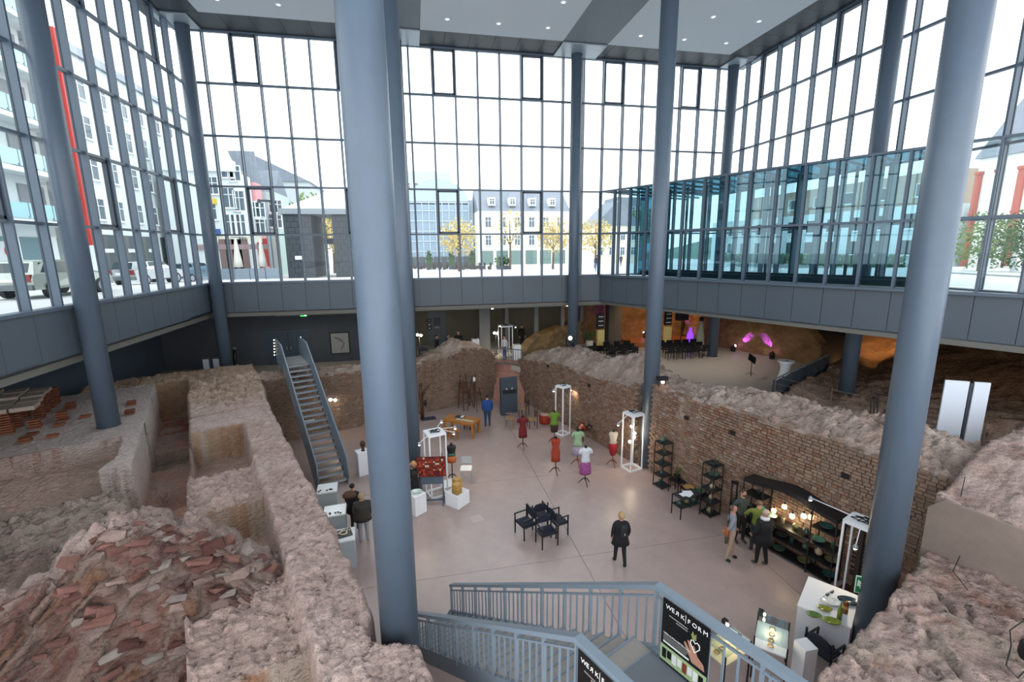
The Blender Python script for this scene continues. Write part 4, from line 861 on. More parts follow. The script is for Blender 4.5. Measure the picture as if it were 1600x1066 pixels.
# ---- pedestals and their pieces
def pedestal(px, py, w, d_, h, rz, label, m=None):
    t = MB().box((0, 0, h/2), (w, d_, h)).build('pedestal', m or WHITE, None, label=label, cat='pedestal', group='white pedestals'); t.location = G(px, py); t.rotation_euler = (0, 0, rz)
    bv = t.modifiers.new('edge', 'BEVEL'); bv.width = .008; bv.segments = 2; return t
pedestal(715, 787, .62, .62, .5, .75, 'low white pedestal with two stacked wooden boxes')
BX = mat('veneer_box', '9C7A42', .5, var=.3, vscale=12)
for i, (dx, dy, hh, s_) in enumerate(((-.02, -.17, .36, .25), (.02, .19, .38, .25))):
    g = G(715, 787); b = thing('wooden_box', ['front veneer box stack on the low white pedestal', 'rear veneer box stack on the low white pedestal'][i], 'box', (g.x+dx, g.y+dy, .5), .7, 'veneer boxes')
    MB().box((0, 0, hh*.25), (s_, s_, hh*.5-.006)).build('lower_box', BX, b); MB().box((0, 0, hh*.75), (s_, s_, hh*.5)).build('upper_box', mat('veneer_light', ['B98F4A', 'A86A45'][i]+'', .5, var=.2), b)
pedestal(652, 800, .48, .48, .72, .65, 'white pedestal with a pale glass bowl beside the fur hood woman')
gb = MB().lathe([(.03, 0), (.12, .01), (.19, .07), (.2, .085), (.185, .08), (.11, .025), (.001, .02)], n=24, sx=1, sy=.7).build('glass_bowl', mat('celadon_glass', 'B7CCC6', .15), None, smooth=True, label='pale celadon glass bowl on a white pedestal', cat='bowl'); gb.location = G(652, 800)+Vector((0, 0, .72))
pedestal(568, 740, .46, .46, 1.0, .4, 'warm lit white pedestal carrying the bronze head')
bh = thing('bronze_head', 'small dark bronze head on the warm lit pedestal', 'sculpture', G(568, 740)+Vector((.05, 0, 1.0)), .5)
MB().lathe([(.09, 0), (.07, .06), (.06, .12), (.10, .18), (.125, .27), (.11, .36), (.05, .42), (.001, .43)], n=16, sx=.85).build('head', mat('bronze', '4A352C', .5, .4, var=.3, vscale=20), bh, smooth=True)
MB().box((0, -.1, .25), (.03, .05, .08)).build('nose', mat('bronze', '4A352C', .5), bh)
# jewellery tables along the wall edge
GLZ = glass('case_glass', 'F0FAFA', .06); LIT = mat('lit_white_surface', 'F4FAFC', .12, spec=1.)
for i, (px, py, l, kind) in enumerate(((515, 800, 'white display table with shining lid beside two women', 0), (527, 838, 'white display table in the middle of the row by the wall edge', 0), (540, 880, 'white display table with dark jewellery tray nearest the wall edge', 1))):
    g = G(px, py); t = thing('display_table', l, 'table', g, .1, 'jewellery display tables')
    MB().box((0, 0, .44), (.62, .62, .88)).build('body', mat('display_grey', 'A7B3B6', .5), t); MB().box((0, 0, .90), (.66, .66, .04)).build('top', LIT if not kind else WHITE, t)
    if kind:
        tr = thing('jewellery_tray', 'black tray with ring shaped jewellery on the nearest display table', 'tray', g+Vector((0, .05, .92)), .3)
        MB().box((0, 0, .01), (.46, .40, .02)).build('tray', BLACK, tr)
        MB().tube([(.1*math.cos(k*.4), .1*math.sin(k*.4), .035) for k in range(17)], .022, 6).build('ring', mat('ivory', 'D8CBB0', .5), tr)
        for k in range(7): MB().ball((rnd.uniform(-.2, .2), rnd.uniform(-.17, .17), .03), .025, 6, 5).build('bead', mat('ivory', 'D8CBB0', .5), tr)
    else:
        tr = thing('jewellery_group', ['small dark jewellery pieces on the table with shining lid', 'small dark jewellery pieces on the middle display table'][i], 'jewellery', g+Vector((0, -.22, .92)), .1)
        for k in range(6): MB().ball((rnd.uniform(-.26, .26), rnd.uniform(-.06, .06), .025), .03, 6, 5, (1.2, .8, .8)).build('piece', mat('dark_jewel', '3A2A24', .4), tr)
# white display table with glass bowls
wt = thing('display_table', 'large white display table covered with green glass bowls', 'table', G(1287, 992), W2A+R(90)+.35)
MB().box((0, 0, .45), (1.25, 1.0, .90)).build('body', mat('table_white_side', 'C9CDD6', .6), wt); MB().box((0, 0, .915), (1.27, 1.02, .03)).build('top', WHITE, wt)
def on_table(px, py, z): return G(px, py, z)
def bowl(px, py, r, col, label, sx=1.4, sy=.85, rz=-.5, z=.93):
    b = thing('glass_bowl', label, 'bowl', on_table(px, py, z), rz, 'glass bowls on the white table')
    MB().lathe([(.02, 0), (r*.5, .005), (r*.9, .045), (r, .075), (r*.94, .075), (r*.5, .025), (.001, .018)], n=28, sx=sx, sy=sy).build('body', mat('glass_'+col, col, .18, var=.35, vscale=18), b, smooth=True)
    return b
bowl(1288, 954, .11, '8A8A34', 'small olive yellow glass bowl on the white table'); bowl(1271, 964, .11, '5F7A3A', 'mottled green glass bowl at the table corner'); bowl(1299, 974, .13, '7C8A30', 'large olive green glass bowl near the front table edge')
bowl(1325, 942, .16, '1F3A44', 'dark teal glass bowl at the rear of the white table'); bowl(1299, 944, .15, 'D4DAD6', 'clear white glass dish in the middle of the table')
bt = thing('glass_bottle', 'slim green glass bottle on the white table', 'bottle', on_table(1311, 968, .93)); MB().lathe([(.05, 0), (.05, .2), (.04, .26), (.016, .32), (.016, .42), (.02, .43)], n=14).build('body', mat('bottle_green', '6E7A2A', .15), bt, smooth=True)
MB().lathe([(.018, .40), (.018, .45), (.001, .45)], n=10).build('cap', PLATE, bt)
bt = thing('glass_jar', 'brown amber glass jar beside the green bottle', 'jar', on_table(1320, 958, .93)); MB().lathe([(.05, 0), (.055, .05), (.055, .24), (.04, .26), (.04, .28), (.001, .28)], n=14).build('body', mat('amber', '7A3F18', .2), bt, smooth=True)
MB().lathe([(.056, .12), (.056, .2)], n=14).build('paper_label', mat('jar_label', 'B98A4A', .6), bt)
for i, (px, py) in enumerate(((1293, 930), (1300, 926), (1286, 936))):
    q = on_table(px, py, .93); b = thing('card_holder', ['black card holder at the table corner, outermost', 'black card holder with white card, rear one', 'black card holder with white card, front one'][i], 'holder', q, .4, 'card holders'); MB().box((0, 0, .015), (.1, .05, .03)).build('base', BLACK, b); MB().box((0, 0, .05), (.09, .008, .05)).build('card', WHITE, b)
# ---- wooden table with stools
wtab = thing('wooden_table', 'long oak table with folder and runner, stools around it', 'table', G(722, 677), -.62)
MB().box((0, 0, .73), (1.75, .85, .05)).build('top', WOOD, wtab)
for x in (-.80, .80):
    for y in (-.36, .36): MB().box((x, y, .355), (.09, .09, .71)).build('leg', WOOD, wtab)
for y in (-.36, .36): MB().box((0, y, .66), (1.5, .03, .09)).build('apron', WOOD, wtab)
T = Matrix.Translation(wtab.location)@Matrix.Rotation(-.62, 4, 'Z')
fo = thing('folder', 'dark open folder lying on the oak table', 'folder', T@Vector((-.2, .18, .755)), -.62); MB().box((0, 0, .015), (.45, .32, .03)).build('cover', mat('folder_grey', '33373A', .6), fo); MB().box((.14, 0, .045), (.14, .28, .006), .2).build('page', WHITE, fo)
MB().box((0, 0, .004), (.95, .2, .008)).build('table_runner', mat('linen', 'B7AE93', .9), None, label='grey linen runner along the oak table', cat='runner').matrix_world = T@Matrix.Translation((.25, -.12, .758))
for i, (x, y, l) in enumerate(((-.55, -.78, 'oak stool at the far corner of the oak table'), (.02, -.82, 'oak stool at the middle of the oak table side'), (.45, .62, 'oak stool tucked under the oak table'), (.0, .66, 'oak stool behind the oak table'))):
    s_ = thing('stool', l, 'stool', P2(T@Vector((x, y, 0))), -.62, 'oak stools')
    MB().box((0, 0, .44), (.42, .32, .04)).build('seat', WOOD, s_)
    for a in (-.17, .17):
        for b in (-.12, .12): MB().box((a, b, .21), (.045, .045, .42)).build('leg', DWOOD if i == 3 else WOOD, s_)
# ---- chairs, sculptures and panel near the rear corner
def woodchair(px, py, rz, label, m=DWOOD, hb=.95, rush=True):
    t = thing('wooden_chair', label, 'chair', G(px, py), rz, 'wooden chairs by the rear corner')
    MB().box((0, 0, .45), (.44, .42, .03)).build('seat', mat('rush_seat', '9A7A55', .8, var=.2, vscale=30) if rush else m, t)
    for x in (-.2, .2):
        MB().bar((x, -.19, 0), (x*.95, -.18, .45), .035).build('leg', m, t); MB().bar((x, .22, 0), (x*.9, .24, hb), .035).build('leg', m, t)
    for z in (.62, .8): MB().box((0, .22, z), (.37, .02, .06)).build('back_slat', m, t)
    return t
woodchair(797, 667, 2.8, 'light wooden chair in front of the dark panel', mat('pale_wood', '8A6A48', .6), .47)
woodchair(831, 668, -1.5, 'tall narrow dark wood chair beside the dark red dress', DWOOD, 1.35); woodchair(818, 650, -2.2, 'dark wood chair with pale cushion behind the tall chair', DWOOD, .9)
for i, (px, py, l, tilt) in enumerate(((729, 638, 'plain stilted chair sculpture by the brick wall', -.12), (743, 640, 'stilted chair sculpture with white figure by the brick wall', .10))):
    t = thing('chair_sculpture', l, 'sculpture', G(px, py), .4+i*.5)
    for x, y in ((-.2, -.2), (.2, -.2), (-.22, .2), (.22, .2)): MB().bar((x*1.7, y*1.5, 0), (x*.75+tilt, y*.6, 1.25 if y < 0 else 2.05), .045).build('leg', DWOOD, t)
    MB().box((tilt*.6, 0, .98), (.36, .34, .04)).build('seat', mat('sculpture_wood', '5A3824', .6), t); MB().box((tilt, .11, 1.35), (.30, .03, .4)).build('back_panel', mat('sculpture_wood', '5A3824', .6), t)
    if i: MB().lathe([(.05, 1.62), (.09, 1.72), (.07, 1.85), (.001, 1.9)], (tilt, .1, 0), 10).build('figure', WHITE, t, smooth=True)
ws = thing('wood_sculpture', 'tall carved branch sculpture on a dark base beside the rear column', 'sculpture', G(660, 655), .2)
MB().tube([(0, 0, 0), (.02, 0, .8), (-.05, 0, 1.4), (0, 0, 1.85)], [.11, .09, .10, .06], 10).build('trunk', DWOOD, ws, smooth=True); MB().tube([(0, 0, 1.2), (.2, 0, 1.6), (.55, 0, 1.95)], [.08, .07, .03], 8).build('branch', DWOOD, ws, smooth=True)
MB().ball((0, 0, 1.95), .1, 8, 6).build('knob', DWOOD, ws, smooth=True); MB().ball((.2, -.05, .9), .12, 8, 6, (.7, .6, 1.6)).build('hanging_form', BLACK, ws, smooth=True); MB().box((.3, -.1, .01), (.8, .5, .02)).build('base_plate', STEELD, ws)
dp = thing('display_stand', 'dark blue grey upright display panel with two silver forms', 'panel', G(795, 645), .1); MB().box((0, 0, 1.02), (.95, .28, 2.04)).build('board', mat('panel_slate', '3A4653', .6), dp); MB().box((0, -.16, 1.28), (.78, .06, .2)).build('ledge', BLACK, dp)
for x in (-.16, .16): MB().ball((x, -.18, 1.44), .06, 10, 7, (1, .6, 1.2)).build('silver_form', PLATE, dp, smooth=True)
MB().box((0, 0, .004), (.5, .3, .008), .2).build('floor_sheet', mat('slate_sheet', '4A5058', .6), None, label='dark flat sheet on the floor by the display panel', cat='sheet').location = G(789, 648)+Vector((0, 0, .004))
cb2 = thing('red_stool', 'orange red drum stool by the brick wall', 'stool', G(851, 661)); MB().lathe([(.27, 0), (.29, .1), (.29, .42), (.27, .46)], n=24).build('body', mat('red_leather', '9A2E18', .6), cb2, smooth=True); MB().lathe([(.24, .465), (.001, .475)], n=20).build('paper_top', mat('stool_paper', 'C9A99A', .7), cb2)
ft = thing('plinth_table', 'low round table with red felt flowers behind the mint jacket', 'table', G(911, 690)); MB().lathe([(.03, 0), (.03, .62), (.36, .64), (.36, .67)], n=20).build('table', DWOOD, ft)
for k in range(10): MB().ball((rnd.uniform(-.3, .3), rnd.uniform(-.3, .3), .75+rnd.random()*.15), .09, 7, 5, (1, 1, .8)).build('flower', mat(['felt_red', 'felt_dark', 'felt_pink'][k % 3], ['8E2A20', '33201C', 'C98A78'][k % 3], .9), ft, smooth=True)
wc = thing('wire_chair', 'thin wire chair with white seat behind the dress form shawl', 'chair', G(729, 752), -.2)
for x in (-.2, .2):
    for y in (-.2, .2): MB().cyl((x, y, 0), (x, y, .98 if y > 0 else .55), .009, n=6).build('leg', PLATE, wc)
MB().box((0, 0, .56), (.44, .44, .02)).build('seat', WHITE, wc); MB().box((0, .2, .82), (.4, .006, .3)).build('mesh_back', mat('wire_mesh_grey', '9AA0A6', .5), wc)
for a in (-1, 1): MB().bar((-.2*a, -.2, .05), (.2*a, -.2, .5), .01).build('cross_wire', PLATE, wc); MB().bar((.2, -.2*a, .05), (.2, .2*a, .5), .01).build('cross_wire', PLATE, wc)
# ---- black shelves along W2
GS = mat('plant_green', '3D5A2A', .8, var=.3, vscale=30)
POTC = [mat('ceramic_teal', '2C5654', .25), mat('ceramic_dark', '26302E', .3), mat('ceramic_olive', '6A6A48', .35), mat('ceramic_sand', 'A89878', .4), mat('ceramic_green', '3E5A48', .3)]
def vessel(kind, c, loc, label, group):
    t = thing('ceramic_vessel', label, 'vessel', loc, 0, group)
    pr_ = {0: [(.05, 0), (.10, .06), (.11, .12), (.06, .19), (.045, .21), (.06, .23)], 1: [(.05, 0), (.14, .05), (.17, .09), (.15, .085), (.05, .02)], 2: [(.05, 0), (.05, .17), (.055, .18)], 3: [(.06, 0), (.09, .09), (.05, .15), (.001, .16)]}[kind]
    MB().lathe(pr_, n=14).build('body', c, t, smooth=True); return t
def wpt(s, w, z=0.): q = p2+dd2*s+nn2*w; return Vector((q.x, q.y, z))
def shelf_tower(s, label, h=1.75, sw=.42, n=5, seedl='left'):
    t = thing('shelf_tower', label, 'shelf', wpt(s, -.42), W2A+R(90)+.0, 'black shelf towers')
    for x in (-sw/2, sw/2):
        for y in (-sw/2, sw/2): MB().box((x, y, h/2), (.025, .025, h)).build('post', BLACK, t)
    for i in range(n):
        z = .06+(h-.06)*i/(n-1); MB().box((0, 0, z), (sw, sw, .015)).build('shelf_board', mat('smoked_shelf', '2A3236', .25), t)
        m = MB()
        for a in (-sw/2, sw/2): m.box((0, a, z), (sw, .025, .025)); m.box((a, 0, z), (.025, sw, .025))
        m.build('shelf_frame', BLACK, t)
        c = wpt(s, -.42, z+.01)
        vessel(rnd.randrange(4), rnd.choice(POTC), c+Vector((rnd.uniform(-.08, .08), rnd.uniform(-.08, .08), 0)), '%s on the %s board of the %s shelf tower' % (rnd.choice(('small glazed vessel',)), ['lowest', 'second', 'third', 'fourth', 'top'][i], seedl), 'vessels on the %s shelf tower' % seedl)
shelf_tower(11.35, 'black shelf tower beside the wall column', 1.8, .45, 5, 'column side'); shelf_tower(13.55, 'black shelf tower beside the bearded man', 1.85, .45, 5, 'middle')
def low_table(s, w, l, wd, h, label, top=BLACK):
    t = thing('low_table', label, 'table', wpt(s, w), W2A, 'low black tables by the brick wall'); MB().box((0, 0, h), (l, wd, .03)).build('top', top, t)
    for x in (-l/2+.03, l/2-.03):
        for y in (-wd/2+.03, wd/2-.03): MB().box((x, y, h/2), (.025, .025, h)).build('leg', BLACK, t)
    return t
low_table(12.0, -.35, .5, .4, .52, 'low black table with spiky green plant'); low_table(12.55, -.35, .5, .4, .45, 'low black table with a round wicker tray'); low_table(13.05, -.36, .45, .4, .5, 'low black table with green dish between tray and tower')
pl = thing('potted_plant', 'spiky green plant in black pot on the low table', 'plant', wpt(12.0, -.35, .535)); MB().lathe([(.09, 0), (.12, .18), (.12, .2)], n=12).build('pot', BLACK, pl)
for k in range(22):
    a = rnd.uniform(0, 6.3); r = rnd.uniform(.05, .22); MB().tube([(0, 0, .18), (r*.5*math.cos(a), r*.5*math.sin(a), .36), (r*math.cos(a), r*math.sin(a), .42+rnd.random()*.1)], [.014, .012, .002], 4).build('leaf', GS, pl)
wk = MB().lathe([(.02, 0), (.17, .01), (.2, .04), (.18, .035), (.001, .015)], n=24).build('wicker_tray', mat('wicker', 'B08850', .8, var=.2, vscale=40), None, label='round wicker tray on the low black table', cat='tray'); wk.location = wpt(12.55, -.35, .465)
vessel(1, POTC[4], wpt(13.05, -.36, .515), 'green glazed dish on the low black table', 'low table dishes')
gt = thing('glass_table', 'black side table with papers and a lower shelf of bowls', 'table', G(1071, 803), W2A+R(90)-.1)
for x in (-.42, .42):
    for y in (-.22, .22): MB().box((x, y, .37), (.03, .03, .74)).build('leg', BLACK, gt)
for z, nm in ((.74, 'glass_top'), (.40, 'lower_shelf')): MB().box((0, 0, z), (.86, .46, .02)).build(nm, mat('smoked_shelf', '2A3236', .25), gt)
Tg = Matrix.Translation(gt.location)@Matrix.Rotation(W2A+R(90)-.1, 4, 'Z')
for i, (x, y, r) in enumerate(((-.1, 0, .2), (.08, .05, -.2), (.0, -.08, .6))):
    b = MB().box((0, 0, .004+.004*i), (.32, .22, .006), r).build('paper_sheet', mat('paper', 'E6EAEF', .7), None, label=['printed paper sheet on the side table, lowest of three', 'printed paper sheet on the side table, middle of three', 'printed paper sheet on the side table, top of three'][i], cat='paper', group='papers on the side table'); b.location = Tg@Vector((x, y, .752))
for i, x in enumerate((-.3, .0, .3)): vessel(3, POTC[(i*2) % 5], Tg@Vector((x, 0, .412)), ['dark dish on the lower shelf of the side table', 'olive dish on the lower shelf of the side table', 'green dish on the lower shelf of the side table'][i], 'dishes on the side table')
ps = thing('plant_stand', 'tall thin metal plant stand between shelf tower and big shelf', 'stand', wpt(14.35, -.35), W2A)
for k in range(4): a = k*1.57; MB().bar((.13*math.cos(a), .13*math.sin(a), 0), (.1*math.cos(a), .1*math.sin(a), 1.55), .018).build('leg', BLACK, ps)
for z in (.75, 1.5): MB().lathe([(.12, z), (.12, z+.02)], n=16).build('ring', BLACK, ps)
vessel(2, POTC[4], wpt(14.35, -.35, .77), 'green bowl halfway up the thin plant stand', 'plant stand bowl')
bs = thing('display_shelf', 'wide black display shelf with curved top and lit niche', 'shelf', wpt(16.15, -.33), W2A+R(180))
SWD, SD, SH = 2.7, .45, 1.95
for x in (-SWD/2, -.72, .72, SWD/2):
    for y in (-SD/2, SD/2): MB().box((x, y, SH/2), (.03, .03, SH)).build('post', BLACK, bs)
for z, x0, x1 in ((.08, -SWD/2, SWD/2), (.52, -SWD/2, SWD/2), (.95, -SWD/2, SWD/2), (1.45, -SWD/2, -.72), (1.45, .72, SWD/2)): MB().box(((x0+x1)/2, 0, z), (x1-x0, SD, .03)).build('shelf_board', BLACK, bs)
tp = [(-SWD/2, 0), (-.9, .05), (-.4, .17), (0, .22), (.4, .17), (.9, .05), (SWD/2, 0), (SWD/2, -.10), (.9, -.06), (.4, .05), (0, .1), (-.4, .05), (-.9, -.06), (-SWD/2, -.10)]
MB().extr(tp, (0, SD/2+.03, SH), (1, 0, 0), (0, 0, 1), SD+.06).build('curved_top', BLACK, bs)
Tb = Matrix.Translation(bs.location)@Matrix.Rotation(W2A+R(180), 4, 'Z'); names = ['first', 'second', 'third', 'fourth', 'fifth', 'sixth', 'seventh', 'eighth']
for i, (x, z) in enumerate(((-.55, 1.62), (-.36, 1.55), (-.05, 1.38), (.2, 1.55), (.5, 1.27))):
    c = thing('pendant_lamp', '%s small glass pendant lamp from the curtain end of the shelf niche' % names[i], 'lamp', Tb@Vector((x, -.05, z)), 0, 'glass pendant lamps in the shelf niche')
    MB().lathe([(.035, 0), (.075, -.06), (.07, -.13), (.05, -.15)], n=12).build('glass_shade', mat(['lamp_warm', 'lamp_aqua'][i in (1, 2)], 'FFF3D8', .3, emit=['FFDFA0', '9FE8DC'][i in (1, 2)], es=1.7), c, smooth=True)
    MB().cyl((0, 0, 0), (0, 0, 1.98-z), .004, n=5).build('cord', CABLE, c); MB().lathe([(.03, 0), (.025, .05), (.001, .05)], n=8).build('cap', BLACK, c)
    if i % 2 == 0:
        ld = bpy.data.lights.new('pendant_light', 'POINT'); ld.energy = 7; ld.color = (1, .78, .45); ld.shadow_soft_size = .07; lo = bpy.data.objects.new('lamp_light', ld); COL.objects.link(lo); lo.parent = c; lo.location = (0, 0, -.2)
for row, z in enumerate((.10, .54, .97)):
    for i in range(8):
        x = -1.2+i*.34
        if row == 0 and i % 2: continue
        vessel((i*3+row) % 4 if row else 1, POTC[(i+row*2) % 5], Tb@Vector((x, rnd.uniform(-.08, .08), z)), '%s glazed vessel on the %s board of the wide shelf' % (names[i], ['bottom', 'middle', 'upper'][row]), 'vessels on the wide display shelf')
for i, (x, sd) in enumerate(((-1.0, 'left'), (1.0, 'right'))): vessel(1+i, POTC[i], Tb@Vector((x, 0, 1.465)), 'glazed vessel on the small %s board of the wide shelf' % ['column side', 'stairs side'][i], 'vessels on the wide display shelf')
# ---- rusty stele
se = thing('steel_stele', 'tall rusty steel stele with toothed edges by the brick wall', 'sculpture', wpt(18.0, -.35), W2A); MB().box((0, 0, .01), (.7, .6, .02)).build('base_plate', mat('rust_plate', '4A2A1E', .8), se); MB().box((0, 0, 1.05), (.10, .10, 2.1)).build('post', mat('rust_dark', '2E2420', .7), se)
for k in range(9):
    for sx in (-1, 1): MB().box((sx*.1, 0, .55+k*.12+rnd.uniform(-.03, .03)), (.12, .02, .06)).build('tooth', BLACK, se)
# ---- lit glass cases under the landing rail
for i, (px, py, l) in enumerate(((1128, 1062, 'black framed glass case with lit beige pieces under the landing rail'), (1200, 1046, 'glass case with shining white panes beside the landing rail'))):
    g = G(px, py); t = thing('glass_case', l, 'display case', g, .3+.5*i)
    for x in (-.4, .4):
        for y in (-.3, .3): MB().box((x, y, .5), (.03, .03, 1.0)).build('leg', BLACK, t)
    MB().box((0, 0, .78), (.8, .6, .03)).build('board', mat('case_linen', 'D9C9A2', .8) if i == 0 else WHITE, t); MB().box((0, 0, 1.0), (.82, .62, .012)).build('glass_lid', GLZ, t)
    for k in range(4): MB().tube([(-.25+.17*k+.05*math.cos(j*.7), .05*math.sin(j*.7), .81) for j in range(10)], .012, 5).build('brooch', mat('brooch', 'B98F4A', .4, .5), t)
    MB().box((.3, .25, 1.08), (.1, .1, .12)).build('lamp_box', BLACK, t); MB().ball((.3, .18, 1.06), .03, 6, 5).build('lamp_bulb', LAMPM, t)
    ld = bpy.data.lights.new('case_light', 'POINT'); ld.energy = 4; ld.color = (1, .8, .5); ld.shadow_soft_size = .05; lo = bpy.data.objects.new('lamp_light', ld); COL.objects.link(lo); lo.parent = t; lo.location = (.1, 0, .93)
MB().box((0, 0, .45), (.3, .3, .9)).build('pedestal', WHITE, None, label='narrow white pedestal corner beside the black armchair and stump', cat='pedestal').location = G(1252, 1064)
# ---- cable and floodlight on the near stump
cbp = [G(1506, 780, 3.5), G(1503, 860, 2.75), G(1490, 895, 2.75), G(1510, 925, 2.75)]
MB().tube([G(1508, 745, 4.1), G(1507, 775, 3.75)+Vector((-.1, 0, 0)), G(1503, 862, 2.72), G(1489, 893, 2.7), G(1512, 922, 2.7)], .008, 5).build('cable', CABLE, None, label='black cable hanging down the mortar face onto the stump', cat='cable')
fd = thing('floodlight', 'black floodlight with green lens at the edge of the stump', 'lamp', G(1606, 1030, 2.66), .6); MB().lathe([(.10, 0), (.13, .08), (.12, .25), (.08, .32)], n=14).build('housing', BLACK, fd, smooth=True); MB().lathe([(.10, .27), (.06, .36), (.001, .37)], n=12).build('lens', mat('green_lens', '1E6A4A', .2), fd, smooth=True)
MB().tube([G(1600, 970, 2.7), G(1578, 985, 2.7), G(1580, 1010, 2.72), G(1572, 1040, 2.7), G(1590, 1060, 2.7), G(1605, 1045, 2.7)], .010, 5).build('cable', CABLE, None, label='black cable looping on the stump beside the floodlight', cat='cable')
# ================================================================== PEOPLE
def mskin(c='B98A74'): return mat('skin_'+c, c, .55)
def person(label, loc, rz, h=1.72, top='222222', legs='222222', shoes='151515', hair='3A2A20', skin='B98A74', girth=1., stride=.0, arms=None, coat=None, hairstyle='short', extra=None, group=None, bare=False, lean=0., face=0.):
    s = h/1.74; t = thing('person', label, 'person', loc, rz, group)
    g = girth; a = arms or {}
    el, hl = a.get('l', ((-.25, .03, 1.16), (-.245, -.06, .93))); er, hr = a.get('r', ((.25, .03, 1.16), (.245, -.06, .93)))
    V = [(0, 0, .95), (0, lean*.3, 1.12), (0, lean*.7, 1.30), (0, lean, 1.455), (0, lean-.005, 1.53), (0, lean-.022, 1.585), (0, lean-.012, 1.655), (0, lean, 1.705)]
    Rr = [(.15*g, .115*g), (.135*g, .11*g), (.165*g, .118*g), (.075, .07), (.05, .052), (.068, .08), (.076, .094), (.055, .07)]
    E_ = [(0, 1), (1, 2), (2, 3), (3, 4), (4, 5), (5, 6), (6, 7)]; lab = {(0, 1): 0, (1, 2): 0, (2, 3): 0, (3, 4): 3, (4, 5): 3, (5, 6): 3, (6, 7): 3}
    def chain(root, pts, rs, ls):
        p_ = root
        for q, r, l in zip(pts, rs, ls):
            V.append(q); Rr.append((r, r)); k = len(V)-1; E_.append((p_, k)); lab[(p_, k)] = l; p_ = k
    armc = 3 if bare else 0
    for sx, e, hh in ((-1, el, hl), (1, er, hr)):
        e = Vector(e); hh = Vector(hh); d = (hh-e).normalized()
        chain(2, [(sx*.185*g, lean*.85, 1.40), tuple(e), tuple(hh-d*.02), tuple(hh+d*.07)], [.062*g, .048*g, .033, .03], [0, 0, armc, 3])
    for sx, f in ((-1, stride), (1, -stride)):
        chain(0, [(sx*.09, 0, .88), (sx*.10, f*.45-.02, .50), (sx*.105, f+.02, .10), (sx*.115, f-.13, .045)], [.098*g, .066, .048, .042], [1, 1, 1, 2])
    me = bpy.data.meshes.new('body'); me.from_pydata([tuple(Vector(q)*s) for q in V], E_, [])
    o = bpy.data.objects.new('body_tmp', me)
    sk = o.modifiers.new('skin', 'SKIN'); sk.use_smooth_shade = True
    for d_, r in zip(me.skin_vertices[0].data, Rr): d_.radius = (r[0]*s, r[1]*s)
    me.skin_vertices[0].data[0].use_root = True
    sb = o.modifiers.new('sub', 'SUBSURF'); sb.levels = 2; sb.render_levels = 2
    ev = eval_mesh(o)
    vs = [v.co.copy() for v in ev.vertices]; fs = [tuple(p.vertices) for p in ev.polygons]; bpy.data.objects.remove(o)
    P = np.array([[*q] for q in vs]); cen = np.array([P[list(f)].mean(0) for f in fs])/s; Va = np.array(V); best = np.full(len(cen), 9.); li = np.zeros(len(cen), int)
    for (i, j), l in lab.items():
        A, B = Va[i], Va[j]; u = np.clip(((cen-A)@(B-A))/((B-A)@(B-A)), 0, 1); dd_ = np.linalg.norm(cen-(A+u[:, None]*(B-A)), axis=1); rr = np.array(Rr[i]).mean()*(1-u)+np.array(Rr[j]).mean()*u
        dd_ = dd_-rr*.8; m_ = dd_ < best; best = np.where(m_, dd_, best); li = np.where(m_, l, li)
    li = np.where((cen[:, 2] < .91) & (li == 0) & (np.abs(cen[:, 0]) < .2), 1, li); li = np.where((cen[:, 2] > 1.50), 3, li); li = np.where((cen[:, 2] < .075), 2, li)
    b = MB(); b.add(vs, fs); mi = list(li); 
    def more(f, k):
        n0 = len(b.f); f(); mi.extend([k]*(len(b.f)-n0))
    hz = lean
    more(lambda: b.add([(Vector(q)*s) for q in ((-.012, hz-.105, 1.63), (.012, hz-.105, 1.63), (0, hz-.10, 1.665), (0, hz-.135, 1.632))], [(0, 3, 1), (0, 2, 3), (1, 3, 2)]), 3)
    for sx in (-1, 1): more(lambda: b.ball((sx*.082*s, hz*s, 1.64*s), .028*s, 6, 5, (.4, .8, 1.2)), 3)
    for sx, e, hh in ((-1, el, hl), (1, er, hr)):
        e = Vector(e); hh = Vector(hh); d = (hh-e).normalized(); side = d.cross(Vector((1, 0, 0))).normalized(); 
        for k, L in enumerate((.065, .08, .085, .078)):
            o_ = side*(-.027+.018*k); p0 = hh+d*.075+o_; more(lambda: b.tube([(p0)*s, (p0+d*L*.55)*s, (p0+d*L*.9+Vector((-sx*.018, 0, 0)))*s], [.010*s, .009*s, .006*s], 5), 3)
        p0 = hh+d*.03+side*-.03; more(lambda: b.tube([p0*s, (p0+d*.04-side*.025)*s, (p0+d*.07-side*.028)*s], [.011*s, .010*s, .007*s], 5), 3)
    bo = b.build('body', None, t, smooth=True)
    for m_ in (mat('wear_'+top, top, .85), mat('wear_'+legs, legs, .85), mat('shoe_'+shoes, shoes, .5), mskin(skin)): bo.data.materials.append(m_)
    bo.data.polygons.foreach_set('material_index', [int(x) for x in mi])
    HM = mat('hair_'+hair, hair, .7, var=.25, vscale=60)
    for sx in (-1, 1): MB().ball((sx*.03*s, (hz-.098)*s, 1.655*s), .010*s, 6, 5).build('eye', mat('eye_dark', '1A1512', .3), t)
    MB().box((0, (hz-.098)*s, 1.602*s), (.045*s, .012*s, .008*s)).build('mouth', mat('lips', '8A4F46', .6), t)
